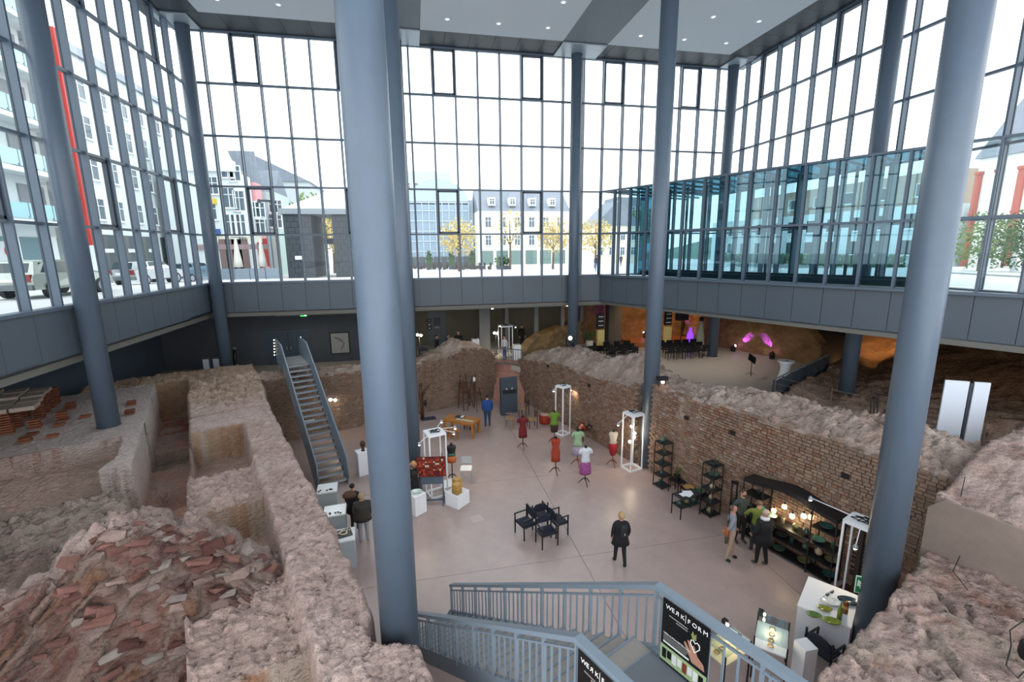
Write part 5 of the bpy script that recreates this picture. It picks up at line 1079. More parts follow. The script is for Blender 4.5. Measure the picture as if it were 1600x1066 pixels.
    if hairstyle == 'short': MB().ball((0, (hz+.018)*s, 1.672*s), .098*s, 12, 8, (.9, .98, .86)).build('hair', HM, t, smooth=True)
    elif hairstyle == 'balding':
        MB().ball((0, (hz+.035)*s, 1.645*s), .09*s, 12, 8, (.98, .85, .75)).build('hair', HM, t, smooth=True)
    elif hairstyle == 'bob': MB().ball((0, (hz+.022)*s, 1.645*s), .112*s, 12, 8, (.92, .95, 1.12)).build('hair', HM, t, smooth=True)
    elif hairstyle == 'hood':
        MB().ball((0, (hz+.05)*s, 1.62*s), .15*s, 14, 9, (1, .9, 1.0)).build('fur_hood', HM, t, smooth=True)
    if coat:
        zt, zb, rb = coat
        MB().lathe([(.20*g*s, 1.40*s), (.215*g*s, 1.25*s), (.20*g*s, 1.08*s), (.215*g*s, .95*s), (rb*s, zb*s), ((rb-.02)*s, zb*s)], n=24, sx=1., sy=.76).build('coat', mat('wear_'+top, top, .85), t, smooth=True)
    return t
def foot(px, py): return G(px, py)
person('woman in black coat with blond hair walking across the open floor', foot(968, 884), R(172), 1.70, '15151A', '121216', '101010', 'A88A62', stride=.16, coat=(1.4, .74, .27), hairstyle='bob')
bk = thing('backpack', 'small black backpack on the back of the blond woman', 'bag', foot(968, 884)+Vector((0, -.19, 1.0))); MB().lathe([(.12, 0), (.15, .08), (.14, .3), (.08, .4), (.001, .42)], n=14, sx=.9, sy=.45).build('pouch', mat('backpack_black', '17171C', .7), bk, smooth=True); MB().box((0, -.075, .16), (.03, .01, .06)).build('tag', PLATE, bk)
person('man in grey t-shirt and beige trousers talking beside the shelves', foot(1139, 876), R(62), 1.78, '7F848C', 'A08A78', '17171A', '5A4636', 'B5806A', 1.05, .10, dict(l=((-.26, .1, 1.15), (-.12, .2, .98)), r=((.27, .05, 1.14), (.24, -.12, .95))), hairstyle='balding', bare=True)
hb = thing('shoulder_bag', 'orange shoulder bag at the hip of the man in grey t-shirt', 'bag', foot(1139, 876)+Vector((-.20, -.06, .86)), .9); MB().lathe([(.08, 0), (.13, .1), (.12, .26), (.06, .32)], n=12, sx=1, sy=.5).build('pouch', mat('bag_orange', '9A5428', .7), hb, smooth=True); MB().lathe([(.09, -.2), (.1, -.06), (.07, 0)], n=10, sx=1, sy=.5).build('bottle_pocket', mat('bag_olive', '4A4530', .8), hb, smooth=True); MB().tube([(0, 0, .3), (.1, -.04, .5), (.24, -.02, .66)], .014, 6).build('strap', mat('bag_strap', '2A241E', .8), hb)
person('bearded man in dark green jumper facing the stairs', foot(1154, 848), R(8), 1.80, '39443F', '1E1A1C', '3A2620', '3A2A26', 'B08472', 1.08, .05, dict(l=((-.27, .08, 1.15), (-.12, .16, 1.0)), r=((.27, .08, 1.15), (.12, .16, 1.0))))
MB().ball((0, 0, 0), .07, 10, 7, (.95, .7, .7)).build('beard', mat('hair_3A2A26', '3A2A26', .7), [o for o in COL.objects if o.name.startswith('person')][-1], smooth=True).location = (0, -.065, 1.80/1.74*1.565)
person('grey haired man in long black coat seen from behind', foot(1188, 884), R(190), 1.76, '0C0D12', '0E0E12', '4A453C', 'B8A294', 'B5887A', 1.18, .08, dict(l=((-.33, .03, 1.14), (-.30, -.10, .95)), r=((.33, .03, 1.14), (.28, -.14, 1.0))), coat=(1.4, .78, .34))
sc_ = thing('scarf', 'white scarf round the neck of the man in black coat', 'scarf', foot(1188, 884)+Vector((0, 0, 1.47))); MB().lathe([(.13, 0), (.125, .06), (.09, .10), (.085, .05)], n=16, sx=1, sy=.85).build('wrap', mat('scarf_white', 'D3D6DC', .9, var=.15), sc_, smooth=True)
person('person in yellow green jacket partly hidden by the black coat', Vector((6.07, 26.1, 0))+dd2*15.62-nn2*.98, R(150), 1.70, '6C7830', '2A3038', '1A1A1A', '6A5346', girth=1.1, arms=dict(r=((.34, -.05, 1.22), (.30, -.25, 1.05))))
person('man in bright blue jacket and jeans at the oak table', foot(762, 668), R(176), 1.76, '1B4180', '2A3A56', '141414', '17130F', girth=1.18, coat=(1.4, .92, .23))
person('woman in dark olive quilted coat seen from behind', foot(570, 848), R(188), 1.70, '33322C', '8A9098', '15151A', '9A8770', girth=1.2, coat=(1.4, .82, .28), hairstyle='bob')
person('woman with black hat and fur collar at the display tables', foot(556, 829), R(160), 1.66, '131317', '17171C', '101010', '0E0E10', girth=1.1, coat=(1.4, .7, .27))
cf = thing('fur_collar', 'brown fur collar of the woman with black hat', 'collar', foot(551, 836)+Vector((0, 0, 1.38))); MB().lathe([(.20, -.03), (.22, .03), (.15, .11), (.09, .1)], n=18, sx=1, sy=.8).build('fur', mat('fur_brown', '5E4634', .95, var=.4, vscale=60, bump=.8, bscale=90), cf, smooth=True)
person('woman in black coat with brown fur hood beside the wide column', foot(653, 806)+Vector((-.12, .70, 0)), R(-75), 1.68, '101014', '14161C', '151515', '7A5A40', girth=1.15, coat=(1.4, .75, .28), hairstyle='hood', arms=dict(l=((-.26, -.05, 1.18), (-.2, -.27, 1.1)), r=((.26, -.05, 1.18), (.2, -.27, 1.1))))
def gal(px, py, h=1.72): q = G(px, py, 2+h); return Vector((q.x, q.y, 2.0))
person('person in dark clothes standing at the gallery table, left of the blue jacket', gal(682, 523), R(80), 1.70, '16171C', '1A2230', '101010', '1A1410', coat=(1.4, .8, .25))
person('person in blue jacket at the round gallery table', gal(700, 522), R(20), 1.70, '1F3566', '1A2238', '101010', '2A1A12')
person('person in black standing tall behind the gallery table', gal(716, 517, 1.8), R(-10), 1.8, '121215', '15151A', '101010', '1A1512', girth=1.1)
person('dark dressed person beside the pale gallery pedestal', gal(815, 507, 1.78), R(30), 1.78, '101012', '121214', '101010', '1A1512', girth=1.1)
person('person in white and blue behind the gallery lamp frame', gal(787, 527, 1.6)+Vector((.15, .5, 0)), R(-60), 1.6, 'B9BEC8', '26407A', '202020', '3A2A20')
def street(px, py):
    z = 7.2
    for _ in range(8): q = G(px, py, z); z = zz(q.y)
    return Vector((q.x, q.y, z))
person('person in blue jacket walking past the grey kiosk outside', street(485, 432), R(60), 1.80, '2E4FA6', '22304A', '15151A', '8A7A66', stride=.15)
person('man in dark jacket and jeans crossing the square outside', street(932, 425), R(150), 1.76, '2E3440', '4A6A9A', '20242A', '3A3028', stride=.16)
person('person in dark clothes by the yellow tree outside', street(854, 411), R(10), 1.72, '3E4450', '3A3F4A', '22242A', '6A5A48', stride=.1)
person('distant person in navy coat at the edge of the square', street(970, 416), R(-60), 1.74, '2A3350', '2E3444', '22242A', '3A3028', stride=.2)
# ================================================================== LOWER GALLERY, STAGE
# exit sign, door, big graphic, small frames on the dark wall (wall face y = 31.05)
ex = thing('exit_sign', 'green lit exit sign on the dark gallery wall', 'sign', BY(473, 492.5, 27.3)); ex.location.y = 27.5
MB().box((0, 0, 0), (.34, .06, .2)).build('box', mat('exit_green', '0F8A34', .4, emit='18D04A', es=1.6), ex)
EW = mat('exit_white', 'FFFFFF', .4, emit='EFFFF0', es=3); MB().box((.08, -.032, 0), (.11, .004, .13)).build('door_mark', EW, ex); MB().tube([(-.1, -.032, -.05), (-.06, -.032, 0), (-.1, -.032, .05)], .012, 5).build('runner_mark', EW, ex); MB().box((-.04, -.032, .01), (.06, .004, .025)).build('arrow_mark', EW, ex)
dr = thing('door_1', 'grey double door in the dark wall behind the rear stair', None, (-8.0, 31.02, 2), kind='structure'); 
for x in (-.6, .6): lf = MB().box((x, 0, 1.05), (1.18, .06, 2.1)).build('door_leaf', mat('door_slate', '3C4A55', .5), dr); MB().box((x*.2, -.06, 1.05), (.04, .04, .2)).build('handle', PLATE, lf)
MB().box((0, -.01, 2.13), (2.5, .08, .07)).build('door_frame', mat('door_frame_slate', '4A5864', .5), dr)
gp = thing('map_print', 'large framed pale print with dark branching map lines', 'picture', BY(531.5, 536, 31.0)); gp.location.y = 30.98
MB().box((0, 0, 0), (1.2, .05, 1.42)).build('frame', BLACK, gp); MB().box((0, -.03, 0), (1.06, .01, 1.28)).build('sheet', mat('print_sheet', '9A9A94', .7), gp)
MB().tube([(-.3, -.04, .35), (-.05, -.04, .3), (.1, -.04, .1), (.25, -.04, .0), (.15, -.04, -.25), (.02, -.04, -.4)], .02, 5).build('map_line', BLACK, gp)
for k in range(6): MB().tube([(-.35+.1*k, -.04, .45-.05*k), (-.2+.09*k, -.04, .3), (-.1+.06*k, -.04, .1)], .008, 4).build('map_line', mat('print_grey', '5A5A56', .7), gp)
for i, (px, py) in enumerate(((323, 573), (338, 567))):
    q = BY(px, py, 28.6); f_ = thing('info_board', ['pale info board left of its twin by the corner column', 'pale info board right of its twin by the corner column'][i], 'board', (q.x, q.y, 2.0)); MB().box((0, 0, .62), (.42, .05, 1.1)).build('board', STEEL, f_); MB().box((0, -.03, .72), (.3, .01, .72)).build('sheet', mat('paper', 'E6EAEF', .7), f_); MB().box((0, 0, .04), (.4, .3, .03)).build('foot', STEELD, f_)
tot = thing('dark_statue', 'slim dark carved statue beside the corner column', 'sculpture', (BY(368, 560, 28.2).x, 28.2, 2.0)); MB().tube([(0, 0, 0), (.03, 0, .5), (-.04, 0, 1.0), (0, 0, 1.6)], [.12, .09, .12, .08], 8).build('body', BLACK, tot, smooth=True); MB().ball((0, 0, 1.7), .1, 8, 6).build('head', mat('statue_light', '6A6A6A', .5), tot, smooth=True); MB().ball((.08, -.08, .75), .07, 6, 5).build('ornament', PLATE, tot)
d2_ = thing('door_2', 'grey steel door with small window in the olive wall', None, (BY(683, 515, 35.0).x, 35.03, 2.0), kind='structure'); lf = MB().box((0, 0, 1.25), (1.3, .06, 2.5)).build('door_leaf', mat('door_grey', '5A6264', .5), d2_); MB().box((0, -.04, 1.75), (.5, .02, .6)).build('window', STEELD, lf); MB().box((0, -.04, 1.3), (.3, .02, .08)).build('name_plate', PLATE, lf)
sgn = thing('fire_signs', 'column of black and white safety signs beside the steel door', 'sign', BY(671, 508, 35.0)); sgn.location.y = 35.0
for k, z in enumerate((.35, .02, -.25)): MB().box((0, -.02, z), (.3, .02, .24)).build('sign_plate', BLACK, sgn); MB().box((0, -.035, z), (.14, .01, .08 if k else .02)).build('mark', WHITE, sgn)
def bracket_lamp(px, py, Y, label, n=2, e=35, col=(1, .85, .6), aim=(0, .3, -1)):
    q = BY(px, py, Y); t = thing('spot_lamp', label, 'lamp', q)
    if Y > 27: MB().cyl((0, .06, 2.0-q.z), (0, .06, .15), .02, n=8).build('stand_pole', STEELD, t); MB().lathe([(.16, 2.0-q.z), (.16, 2.03-q.z)], (0, .06, 0), 12).build('stand_foot', STEELD, t)
    for k in range(n): MB().ball((k*.22-.11*(n-1), 0, -.04*k), .085, 8, 6).build('bulb', LAMPM, t, smooth=True); MB().lathe([(.04, .14), (.09, .05), (.1, .0)], (k*.22-.11*(n-1), .03, -.04*k), 10).build('reflector', PLATE, t)
    MB().tube([(-.11*(n-1), .05, .1), (.11*(n-1)+.1, .05, .15)], .015, 5).build('bracket', STEELD, t)
    if e:
        ld = bpy.data.lights.new('gallery_spot', 'SPOT'); ld.energy = e; ld.color = col; ld.spot_size = R(120); ld.spot_blend = .7; ld.shadow_soft_size = .1; lo = bpy.data.objects.new('lamp_light', ld); COL.objects.link(lo); lo.parent = t; lo.location = (0, -.1, -.1); lo.rotation_euler = Vector(aim).to_track_quat('-Z', 'Y').to_euler()
    return t
bracket_lamp(775, 520, 30.6, 'pair of glowing spot lamps left of the gallery lamp frame', 2, 60)
bracket_lamp(655, 523, 29.5, 'glowing spot lamp pair beside the rear column at the gallery chair', 2, 50); bracket_lamp(520, 624, 23.3, 'glowing lamp pair fixed on the brick wall beside the rear stair', 2, 22, (1, .8, .5), (.3, -.2, -1))
for i, (px, py) in enumerate(((770, 474.5), (888, 473))):
    q = BY(px, py, 27.3); l_ = thing('soffit_light', ['bright soffit downlight under the fascia above the gallery pillars', 'bright soffit downlight beside the slim square column'][i], 'lamp', (q.x, 27.55, 5.52), group='soffit downlights'); MB().lathe([(.09, .03), (.10, 0), (.07, -.01), (.001, -.012)], n=14).build('lens', LAMPM, l_)
    ld = bpy.data.lights.new('soffit', 'SPOT'); ld.energy = 70; ld.color = (1, .88, .66); ld.spot_size = R(130); ld.spot_blend = .8; ld.shadow_soft_size = .1; lo = bpy.data.objects.new('lamp_light', ld); COL.objects.link(lo); lo.parent = l_; lo.location = (0, .2, -.06)
lamp_frame(Vector((5.7, 30.2, 2.0)), .1, 'white lamp frame standing on the gallery behind the gap railing', 2.0, .75, ((-.45, -.2, .1), (.75, .1, -.1)), (), 18)
def gpost(loc, w, h, label, m=WHITE, name='pedestal'): o = MB().box((0, 0, h/2), (w, w, h)).build(name, m, None, label=label, cat='pedestal', group='gallery pedestals'); o.location = loc; return o
gpost((BY(743, 540, 30.6).x, 30.6, 2.0), .48, 1.15, 'grey white gallery pedestal with a dark bowl'); vessel(1, POTC[1], Vector((BY(743, 540, 30.6).x, 30.6, 3.15)), 'dark bowl on the gallery pedestal', 'gallery bowl')
gpost((BY(807, 540, 28.9).x, 28.9, 2.0), .5, .95, 'white gallery pedestal beside the curved ruin hump')
rt = thing('round_table', 'small round table between the gallery visitors', 'table', (BY(692, 540, 29.0).x, 29.0, 2.0)); MB().lathe([(.2, 0), (.2, .02), (.03, .04), (.03, .95), (.32, .97), (.32, 1.0)], n=18).build('table', mat('table_pale', 'BEB8AA', .6), rt)
armchair(Vector((BY(662, 545, 29.8).x, 29.8, 2.0)), .2, 'black armchair on the gallery beside the rear column'); armchair(Vector((BY(655, 548, 28.6).x-1.0, 28.4, 2.0)), -.5, 'black armchair on the gallery half behind the rear column')
# railing closing the gap between both brick walls
gr_ = thing('gap_railing', 'grey steel railing closing the gap between both brick walls', 'railing', (0, 0, 0)); ga, gb_ = Vector((4.55, 27.75, 2.05)), Vector((6.1, 26.75, 2.05))
for z in (.1, 1.0): MB().bar(ga+Vector((0, 0, z)), gb_+Vector((0, 0, z)), .05).build('rail', STEEL, gr_)
for k in range(13): q = ga.lerp(gb_, k/12); MB().bar(q, q+Vector((0, 0, 1.0)), .04 if k % 4 == 0 else .018).build('baluster', STEEL, gr_)
# moving-head lamps and purple beams
def head_lamp(loc, label, aim, col=None, e=0, sc=1., sp=30):
    t = thing('stage_lamp', label, 'lamp', loc); b = MB().lathe([(.16*sc, 0), (.16*sc, .08*sc)], n=14).build('base', BLACK, t)
    for x in (-.14, .14): MB().box((x*sc, 0, .2*sc), (.04*sc, .1*sc, .3*sc)).build('yoke', BLACK, t)
    a = Vector(aim).normalized(); c = Vector((0, 0, .3*sc)); MB().tube([c-a*.16*sc, c+a*.14*sc], [.1*sc, .12*sc], 12).build('head', BLACK, t); MB().ball(c+a*.14*sc, .075*sc, 8, 6).build('lens', mat('stage_lens_%s' % ('v' if col else 'w'), 'FFFFFF', .3, emit='D9A8FF' if col else 'FFF0E0', es=25 if col else 3), t, smooth=True)
    if e:
        ld = bpy.data.lights.new('stage_beam', 'SPOT'); ld.energy = e; ld.color = col; ld.spot_size = R(sp); ld.spot_blend = .35; ld.shadow_soft_size = .03; lo = bpy.data.objects.new('lamp_light', ld); COL.objects.link(lo); lo.parent = t; lo.location = c+a*.3*sc; lo.rotation_euler = a.to_track_quat('-Z', 'Y').to_euler()
    return t
VIO = (.27, .06, 1.0)
q = wpt(3.0, 1.1); head_lamp(Vector((q.x, q.y, 3.85)), 'black moving head lamp on the rubble crest of the long brick wall', (-.3, -1, .1), None, 0, 1.5)
q = BY(1145, 548, 25.9); _ap = (VL+VR)/2+VN*.34+Vector((0, 0, 1.65)); head_lamp(VL, 'stage lamp throwing a violet beam up right, left of the pair', (_ap-VL-Vector((0, 0, .3)))*.5+VN*.42, VIO, 420, 1., 36)
head_lamp(VR, 'stage lamp throwing a violet beam up left, right of the pair', (_ap-VR-Vector((0, 0, .3)))*.5+VN*.42, VIO, 420, 1., 36)
head_lamp(Vector((12.2, 30.8, 2.0)), 'stage lamp with violet beam beside the plant pot', (-.6, .7, .55), VIO, 220); head_lamp(Vector((16.9, 32.2, 2.31)), 'stage lamp with violet beam on the stage floor', (-.75, .45, .5), VIO, 240)
head_lamp(Vector((19.9, 30.9, 2.31)), 'violet uplight at the rear stage wall', (.1, .8, .9), VIO, 160)
# wooden stage plate, yellow speakers panels, chairs, loudspeaker
MB().box((17.5, 31.35, 2.15), (5.2, 2.2, .3)).build('stage_platform', mat('stage_wood', 'A86A3A', .5), None, label='low wooden stage platform in orange light', cat='stage')
for i, (px, l) in enumerate(((938, 'yellow lit banner at the stage edge beside the dark pillar'), (1043, 'yellow lit banner half hidden behind the wall column'))):
    q = BY(px, 520, 29.9); t = thing('lit_banner', l, 'banner', (q.x, 29.9, 2.0)); MB().box((0, 0, .95), (.5, .25, 1.1)).build('panel', mat('panel_yellow', 'EFD98A', .6), t); MB().box((0, .05, .2), (.56, .3, .4)).build('base', BLACK, t); MB().box((0, .05, 2.1), (.5, .2, 1.0)).build('rig', BLACK, t)
    for k in range(3): MB().box((.0, -.07, 1.8+.3*k), (.36, .02, .05)).build('rig_light', WHITE, t)
WARM = (1, .55, .2)
for x, y, z, e, aim in ((15.4, 30.0, 5.4, 210, (.1, .8, -.6)), (19.2, 30.0, 5.4, 210, (.1, .7, -.6)), (22.4, 26.8, 5.4, 110, (.7, .4, -.6)), (9.4, 29.5, 5.4, 40, (.1, .7, -.8)), (25, 21, 5.4, 380, (.6, .1, -1)), (29, 16, 5.4, 320, (-.1, -.3, -1)), (27, 12.5, 5.4, 260, (.2, .1, -1))):
    t = thing('ceiling_spot', 'warm ceiling spot on the gallery soffit, %s' % {15.4: 'left of the stage', 19.2: 'right of the stage', 22.4: 'above the violet lamps', 9.4: 'above the curved ruin hump', 25: 'above the bank railing', 29: 'over the layered earth face', 27: 'over the earth bank'}[x], 'lamp', (x, y, z), 0, 'warm gallery ceiling spots')
    MB().lathe([(.06, .2), (.07, .05), (.09, -.05)], n=12).build('housing', BLACK, t); MB().lathe([(.07, -.04), (.001, -.045)], n=12).build('lens', LAMPM, t)
    ld = bpy.data.lights.new('warm_spot', 'SPOT'); ld.energy = e; ld.color = WARM if x < 23 else (1, .62, .28); ld.spot_size = R(100); ld.spot_blend = .8; ld.shadow_soft_size = .12; lo = bpy.data.objects.new('lamp_light', ld); COL.objects.link(lo); lo.parent = t; lo.location = (0, 0, -.1); lo.rotation_euler = Vector(aim).to_track_quat('-Z', 'Y').to_euler()
for i, (x, y) in enumerate(((13.6, 24.2), (17.0, 23.6), (19.6, 25.6), (15.6, 28.6), (1.5, 30.6), (-6.5, 29.4))):
    t = thing('gallery_downlight', 'white downlight in the gallery soffit %s' % ['behind the rubble crest', 'over the open stage floor', 'over the violet lamp pair', 'over the concert chairs', 'over the gallery visitors', 'over the rear stair landing'][i], 'lamp', (x, y, 5.62), 0, 'gallery soffit downlights')
    MB().lathe([(.14, 0), (.15, -.03), (.12, -.04)], n=16).build('ring', PLATE, t); MB().lathe([(.12, -.035), (.001, -.04)], n=14).build('lens', LAMPM, t)
    ld = bpy.data.lights.new('downlight', 'SPOT'); ld.energy = 150 if i < 4 else 60; ld.color = (1, .9, .76); ld.spot_size = R(130); ld.spot_blend = .8; ld.shadow_soft_size = .15; lo = bpy.data.objects.new('lamp_light', ld); COL.objects.link(lo); lo.parent = t; lo.location = (0, 0, -.08)
def bchair(loc, rz, label):
    t = thing('concert_chair', label, 'chair', loc, rz, 'black concert chairs'); MB().box((0, 0, .46), (.45, .44, .05)).build('seat', BLACKC, t); MB().box((0, .2, .72), (.45, .04, .3)).build('backrest', BLACKC, t)
    for x in (-.2, .2):
        for y in (-.2, .2): MB().box((x, y, .22 if y < 0 else .42), (.028, .028, .44 if y < 0 else .84)).build('leg', BLACK, t)
    return t
ordn = ['first', 'second', 'third', 'fourth', 'fifth', 'sixth', 'seventh', 'eighth']
for row, y in enumerate((26.4, 27.4, 28.4)):
    for k in range(5): bchair(Vector((15.6+k*.6+row*.2, y+.06*rnd.random(), 2.0)), R(180)+rnd.uniform(-.06, .06), '%s black concert chair from the wall column in the %s row' % (ordn[k], ['front', 'middle', 'rear'][row]))
    for k in range(3): bchair(Vector((11.9+k*.75+row*.2, y+.6, 2.0)), R(180)+rnd.uniform(-.1, .1), '%s black concert chair left of the wall column in the %s row' % (ordn[k], ['front', 'middle', 'rear'][row]))
fc = thing('flight_case', 'long black equipment case behind the rubble crest', 'case', (12.1, 25.0, 2.0), .3); MB().box((0, 0, .35), (1.3, .5, .7)).build('body', BLACK, fc); MB().box((0, 0, .72), (1.32, .52, .04)).build('lid', STEELD, fc)
for x in (-.3, .3): MB().box((x, -.26, .4), (.14, .02, .05)).build('handle', PLATE, fc)
am = thing('amplifier', 'black amplifier box beside the plant pot', 'speaker', (10.6, 27.8, 2.0), .1); MB().box((0, 0, .4), (.95, .45, .8)).build('cabinet', BLACK, am); MB().box((0, -.23, .4), (.85, .01, .7)).build('grille', BLACKC, am)
pp = thing('potted_plant', 'green agave plant in tall white pot at the stage side', 'plant', (BY(921, 545, 29.3).x, 29.3, 2.0)); MB().lathe([(.2, 0), (.26, .85), (.26, .9), (.22, .9)], n=4, rz=.78).build('pot', mat('pot_cream', 'D0CBB8', .6), pp)
for k in range(16): a = k*.39; r = rnd.uniform(.25, .5); MB().tube([(0, 0, .88), (r*.6*math.cos(a), r*.6*math.sin(a), 1.25), (r*math.cos(a), r*math.sin(a), 1.4+rnd.uniform(-.1, .15))], [.03, .045, .004], 5).build('leaf', GS, pp)
ls = thing('loudspeaker', 'black loudspeaker pair on a tall stand behind the chairs', 'speaker', (BY(1063, 540, 29.4).x, 29.4, 2.0)); MB().cyl((0, 0, 0), (0, 0, 2.0), .03, n=8).build('pole', BLACK, ls)
for k in range(3): a = k*2.1; MB().bar((0, 0, .5), (.45*math.cos(a), .45*math.sin(a), .01), .03).build('leg', BLACK, ls)
for x in (-.22, .22): MB().box((x, 0, 2.3), (.38, .35, .6)).build('cabinet', BLACK, ls)
vl = thing('violet_lamp', 'glowing violet bottle shaped lamp behind the concert chairs', 'lamp', (BY(1078, 530, 29.7).x, 29.7, 2.3)); MB().lathe([(.22, 0), (.24, .5), (.2, .65), (.1, .8), (.09, 1.05), (.001, 1.1)], n=16).build('shade', mat('violet_glow', 'B070FF', .4, emit='8A3CFF', es=1.3), vl, smooth=True); MB().lathe([(.2, -.3), (.22, 0)], n=12).build('base', BLACK, vl)
sc2 = thing('glass_sculpture', 'tall slender white and green sculpture beside the far column', 'sculpture', (BY(1093, 545, 28.6).x, 28.6, 2.0)); MB().lathe([(.34, 0), (.36, .4), (.3, 1.0), (.2, 1.6), (.12, 2.0), (.001, 2.1)], n=14, sx=.9, sy=.6).build('body', mat('sculpture_white_green', 'A9B39C', .5, var=.6, vscale=7), sc2, smooth=True); MB().ball((0, 0, 2.15), .16, 8, 6).build('head', BLACK, sc2, smooth=True)
ct_ = thing('cocktail_table', 'white draped cocktail table beside the bank railing', 'table', (18.9, 20.55, 2.0)); MB().lathe([(.42, 0), (.3, .3), (.24, .7), (.3, .95), (.41, 1.06), (.41, 1.1)], n=24, fold=.0).build('cloth', WHITE, ct_, smooth=True); MB().lathe([(.41, 1.1), (.001, 1.105)], n=24).build('table_top', WHITE, ct_)
MB().box((18.9, 20.5, 3.115), (.2, .14, .015), .4).build('leaflet', mat('leaflet_grey', '8A9096', .6), None, label='small leaflet lying on the cocktail table', cat='leaflet')
ms = thing('music_stand', 'black music stand in front of the violet lamps', 'stand', (BY(1173, 585, 21.9).x, 21.9, 2.0)); MB().cyl((0, 0, 0), (0, 0, .8), .02, n=6).build('pole', BLACK, ms); MB().box((0, 0, .95), (.55, .03, .4), M=Matrix.Rotation(.6, 4, 'Y')@Matrix.Rotation(-.5, 4, 'X')).build('desk', BLACK, ms)
for k in range(3): a = k*2.1; MB().bar((0, 0, .2), (.25*math.cos(a), .25*math.sin(a), .01), .02).build('foot', BLACK, ms)
# railing between stage floor and earth bank, with cable fence on the bank edge
br_ = thing('bank_railing', 'dark railing with pale handrail along the earth bank', 'railing', (0, 0, 0)); ba, bb = Vector((15.5, 17.45, 2.0)), Vector((22.1, 21.1, 2.0))
MB().bar(ba+Vector((0, 0, 1.15)), bb+Vector((0, 0, 1.15)), .07, .05).build('handrail', PLATE, br_); MB().bar(ba+Vector((0, 0, .55)), bb+Vector((0, 0, .55)), .03, 1.0).build('infill', mat('railing_slate', '3E4A54', .5), br_)
for k in range(8): q = ba.lerp(bb, k/7); MB().bar(q, q+Vector((0, 0, 1.15)), .05).build('post', STEELD, br_)
cfn = thing('cable_fence', 'thin wire fence along the edge of the earth bank', 'fence', (0, 0, 0)); fa_, fb_ = Vector((15.2, 17.0, 2.5)), Vector((17.6, 10.8, 2.5))
for k in range(7): q = fa_.lerp(fb_, k/6); MB().bar(q, q+Vector((0, 0, .95)), .03).build('post', mat('fence_rust', '6A5548', .7), cfn)
for z in (.9, .62, .34, .1): MB().bar(fa_+Vector((0, 0, z)), fb_+Vector((0, 0, z)), .014).build('wire', mat('fence_rust', '6A5548', .7), cfn)
# white banners leaning behind W2
bn = thing('white_banner', 'pair of tall white banner boards behind the long brick wall', 'banner', (15.6, 10.15, 2.4), -.55)
for x, w_ in ((-.28, .56), (.30, .36)): MB().box((x, 0, 1.35), (w_, .05, 2.7)).build('board', mat('banner_white', 'DCE4F0', .5), bn)
MB().box((.06, .02, 1.3), (.06, .06, 2.7)).build('slot_post', STEELD, bn); MB().box((0, 0, .03), (.9, .5, .05)).build('foot', STEELD, bn)
ff = thing('folding_rack', 'small black folding rack at the wire fence', 'rack', (16.35, 13.4, 2.75), -.3)
for x in (-.12, .0, .12): MB().bar((x, 0, 0), (x, .1, .7), .03).build('slat', BLACK, ff)
MB().bar((-.14, .1, .7), (.14, .1, .7), .03).build('crossbar', BLACK, ff)
wl_ = thing('wall_lamp', 'lit black lamp on top of the brick wall beside the wall column', 'lamp', wpt(10.45, .25, 3.72)); MB().box((0, 0, .25), (.4, .22, .14)).build('housing', BLACK, wl_); MB().ball((0, -.05, .12), .07, 8, 6).build('bulb', mat('peach_bulb', 'FFD8C0', .4, emit='FFC8A0', es=8), wl_)
# ================================================================== OUTSIDE
WINM = mat('window_dark', '5C6A76', .15); WINL = mat('window_frame_white', 'E8ECEE', .5); SLATE = mat('slate_roof', '7A828E', .7, var=.12, vscale=2)
PLW = mat('plaster_white', 'DDE6E8', .85, var=.03, vscale=.3); GRYP = mat('plaster_grey', 'B9C0C4', .8); SHOP = mat('shop_dark', '4E565C', .3)
_wm = {}
def window(par, c, w, h, ang, nm='window', sill=True, cross=True, gm=None):
    """c: world centre on the wall face, ang: wall direction; local -y is outwards"""
    gm = gm or WINM; k = (round(w, 2), round(h, 2), cross, gm.name)
    if k not in _wm:
        m = MB()
        for x in (-w/2, w/2): m.box((x, -.04, 0), (.09, .1, h))
        for z in (-h/2, h/2): m.box((0, -.04, z), (w+.09, .1, .09))
        if cross: m.box((0, -.04, 0), (.06, .08, h)); m.box((0, -.04, h*.15), (w, .08, .06))
        m.box((0, -.09, -h/2-.07), (w+.3, .2, .06)); _wm[k] = (m.mesh('window'), MB().box((0, -.01, 0), (w, .04, h)).mesh('pane'))
    o = inst(nm, _wm[k][0], WINL, par, Vector(c)-par.location, ang); inst('pane', _wm[k][1], gm, o); return o
def building(name, label, x0, y0, x1, y1, z0, z1, m, cat='building'):
    t = thing(name, label, cat, ((x0+x1)/2, (y0+y1)/2, z0)); MB().box((0, 0, (z1-z0)/2), (abs(x1-x0), abs(y1-y0), z1-z0)).build('wall', m, t); return t
def gable_roof(par, x0, y0, x1, y1, z, zr, axis, m=None, over=.3):
    L = par.location; x0 -= L.x+over; x1 += over-L.x; y0 -= L.y+over; y1 += over-L.y; z -= L.z; zr -= L.z; b = MB()
    if axis == 'y': xm = (x0+x1)/2; b.add([(x0, y0, z), (xm, y0, zr), (x1, y0, z), (x0, y1, z), (xm, y1, zr), (x1, y1, z)], [(0, 2, 1), (3, 4, 5), (0, 1, 4, 3), (1, 2, 5, 4), (0, 3, 5, 2)])
    else: ym = (y0+y1)/2; b.add([(x0, y0, z), (x0, ym, zr), (x0, y1, z), (x1, y0, z), (x1, ym, zr), (x1, y1, z)], [(0, 1, 2), (3, 5, 4), (0, 3, 4, 1), (1, 4, 5, 2), (0, 2, 5, 3)])
    return b.build('roof', m or SLATE, par)
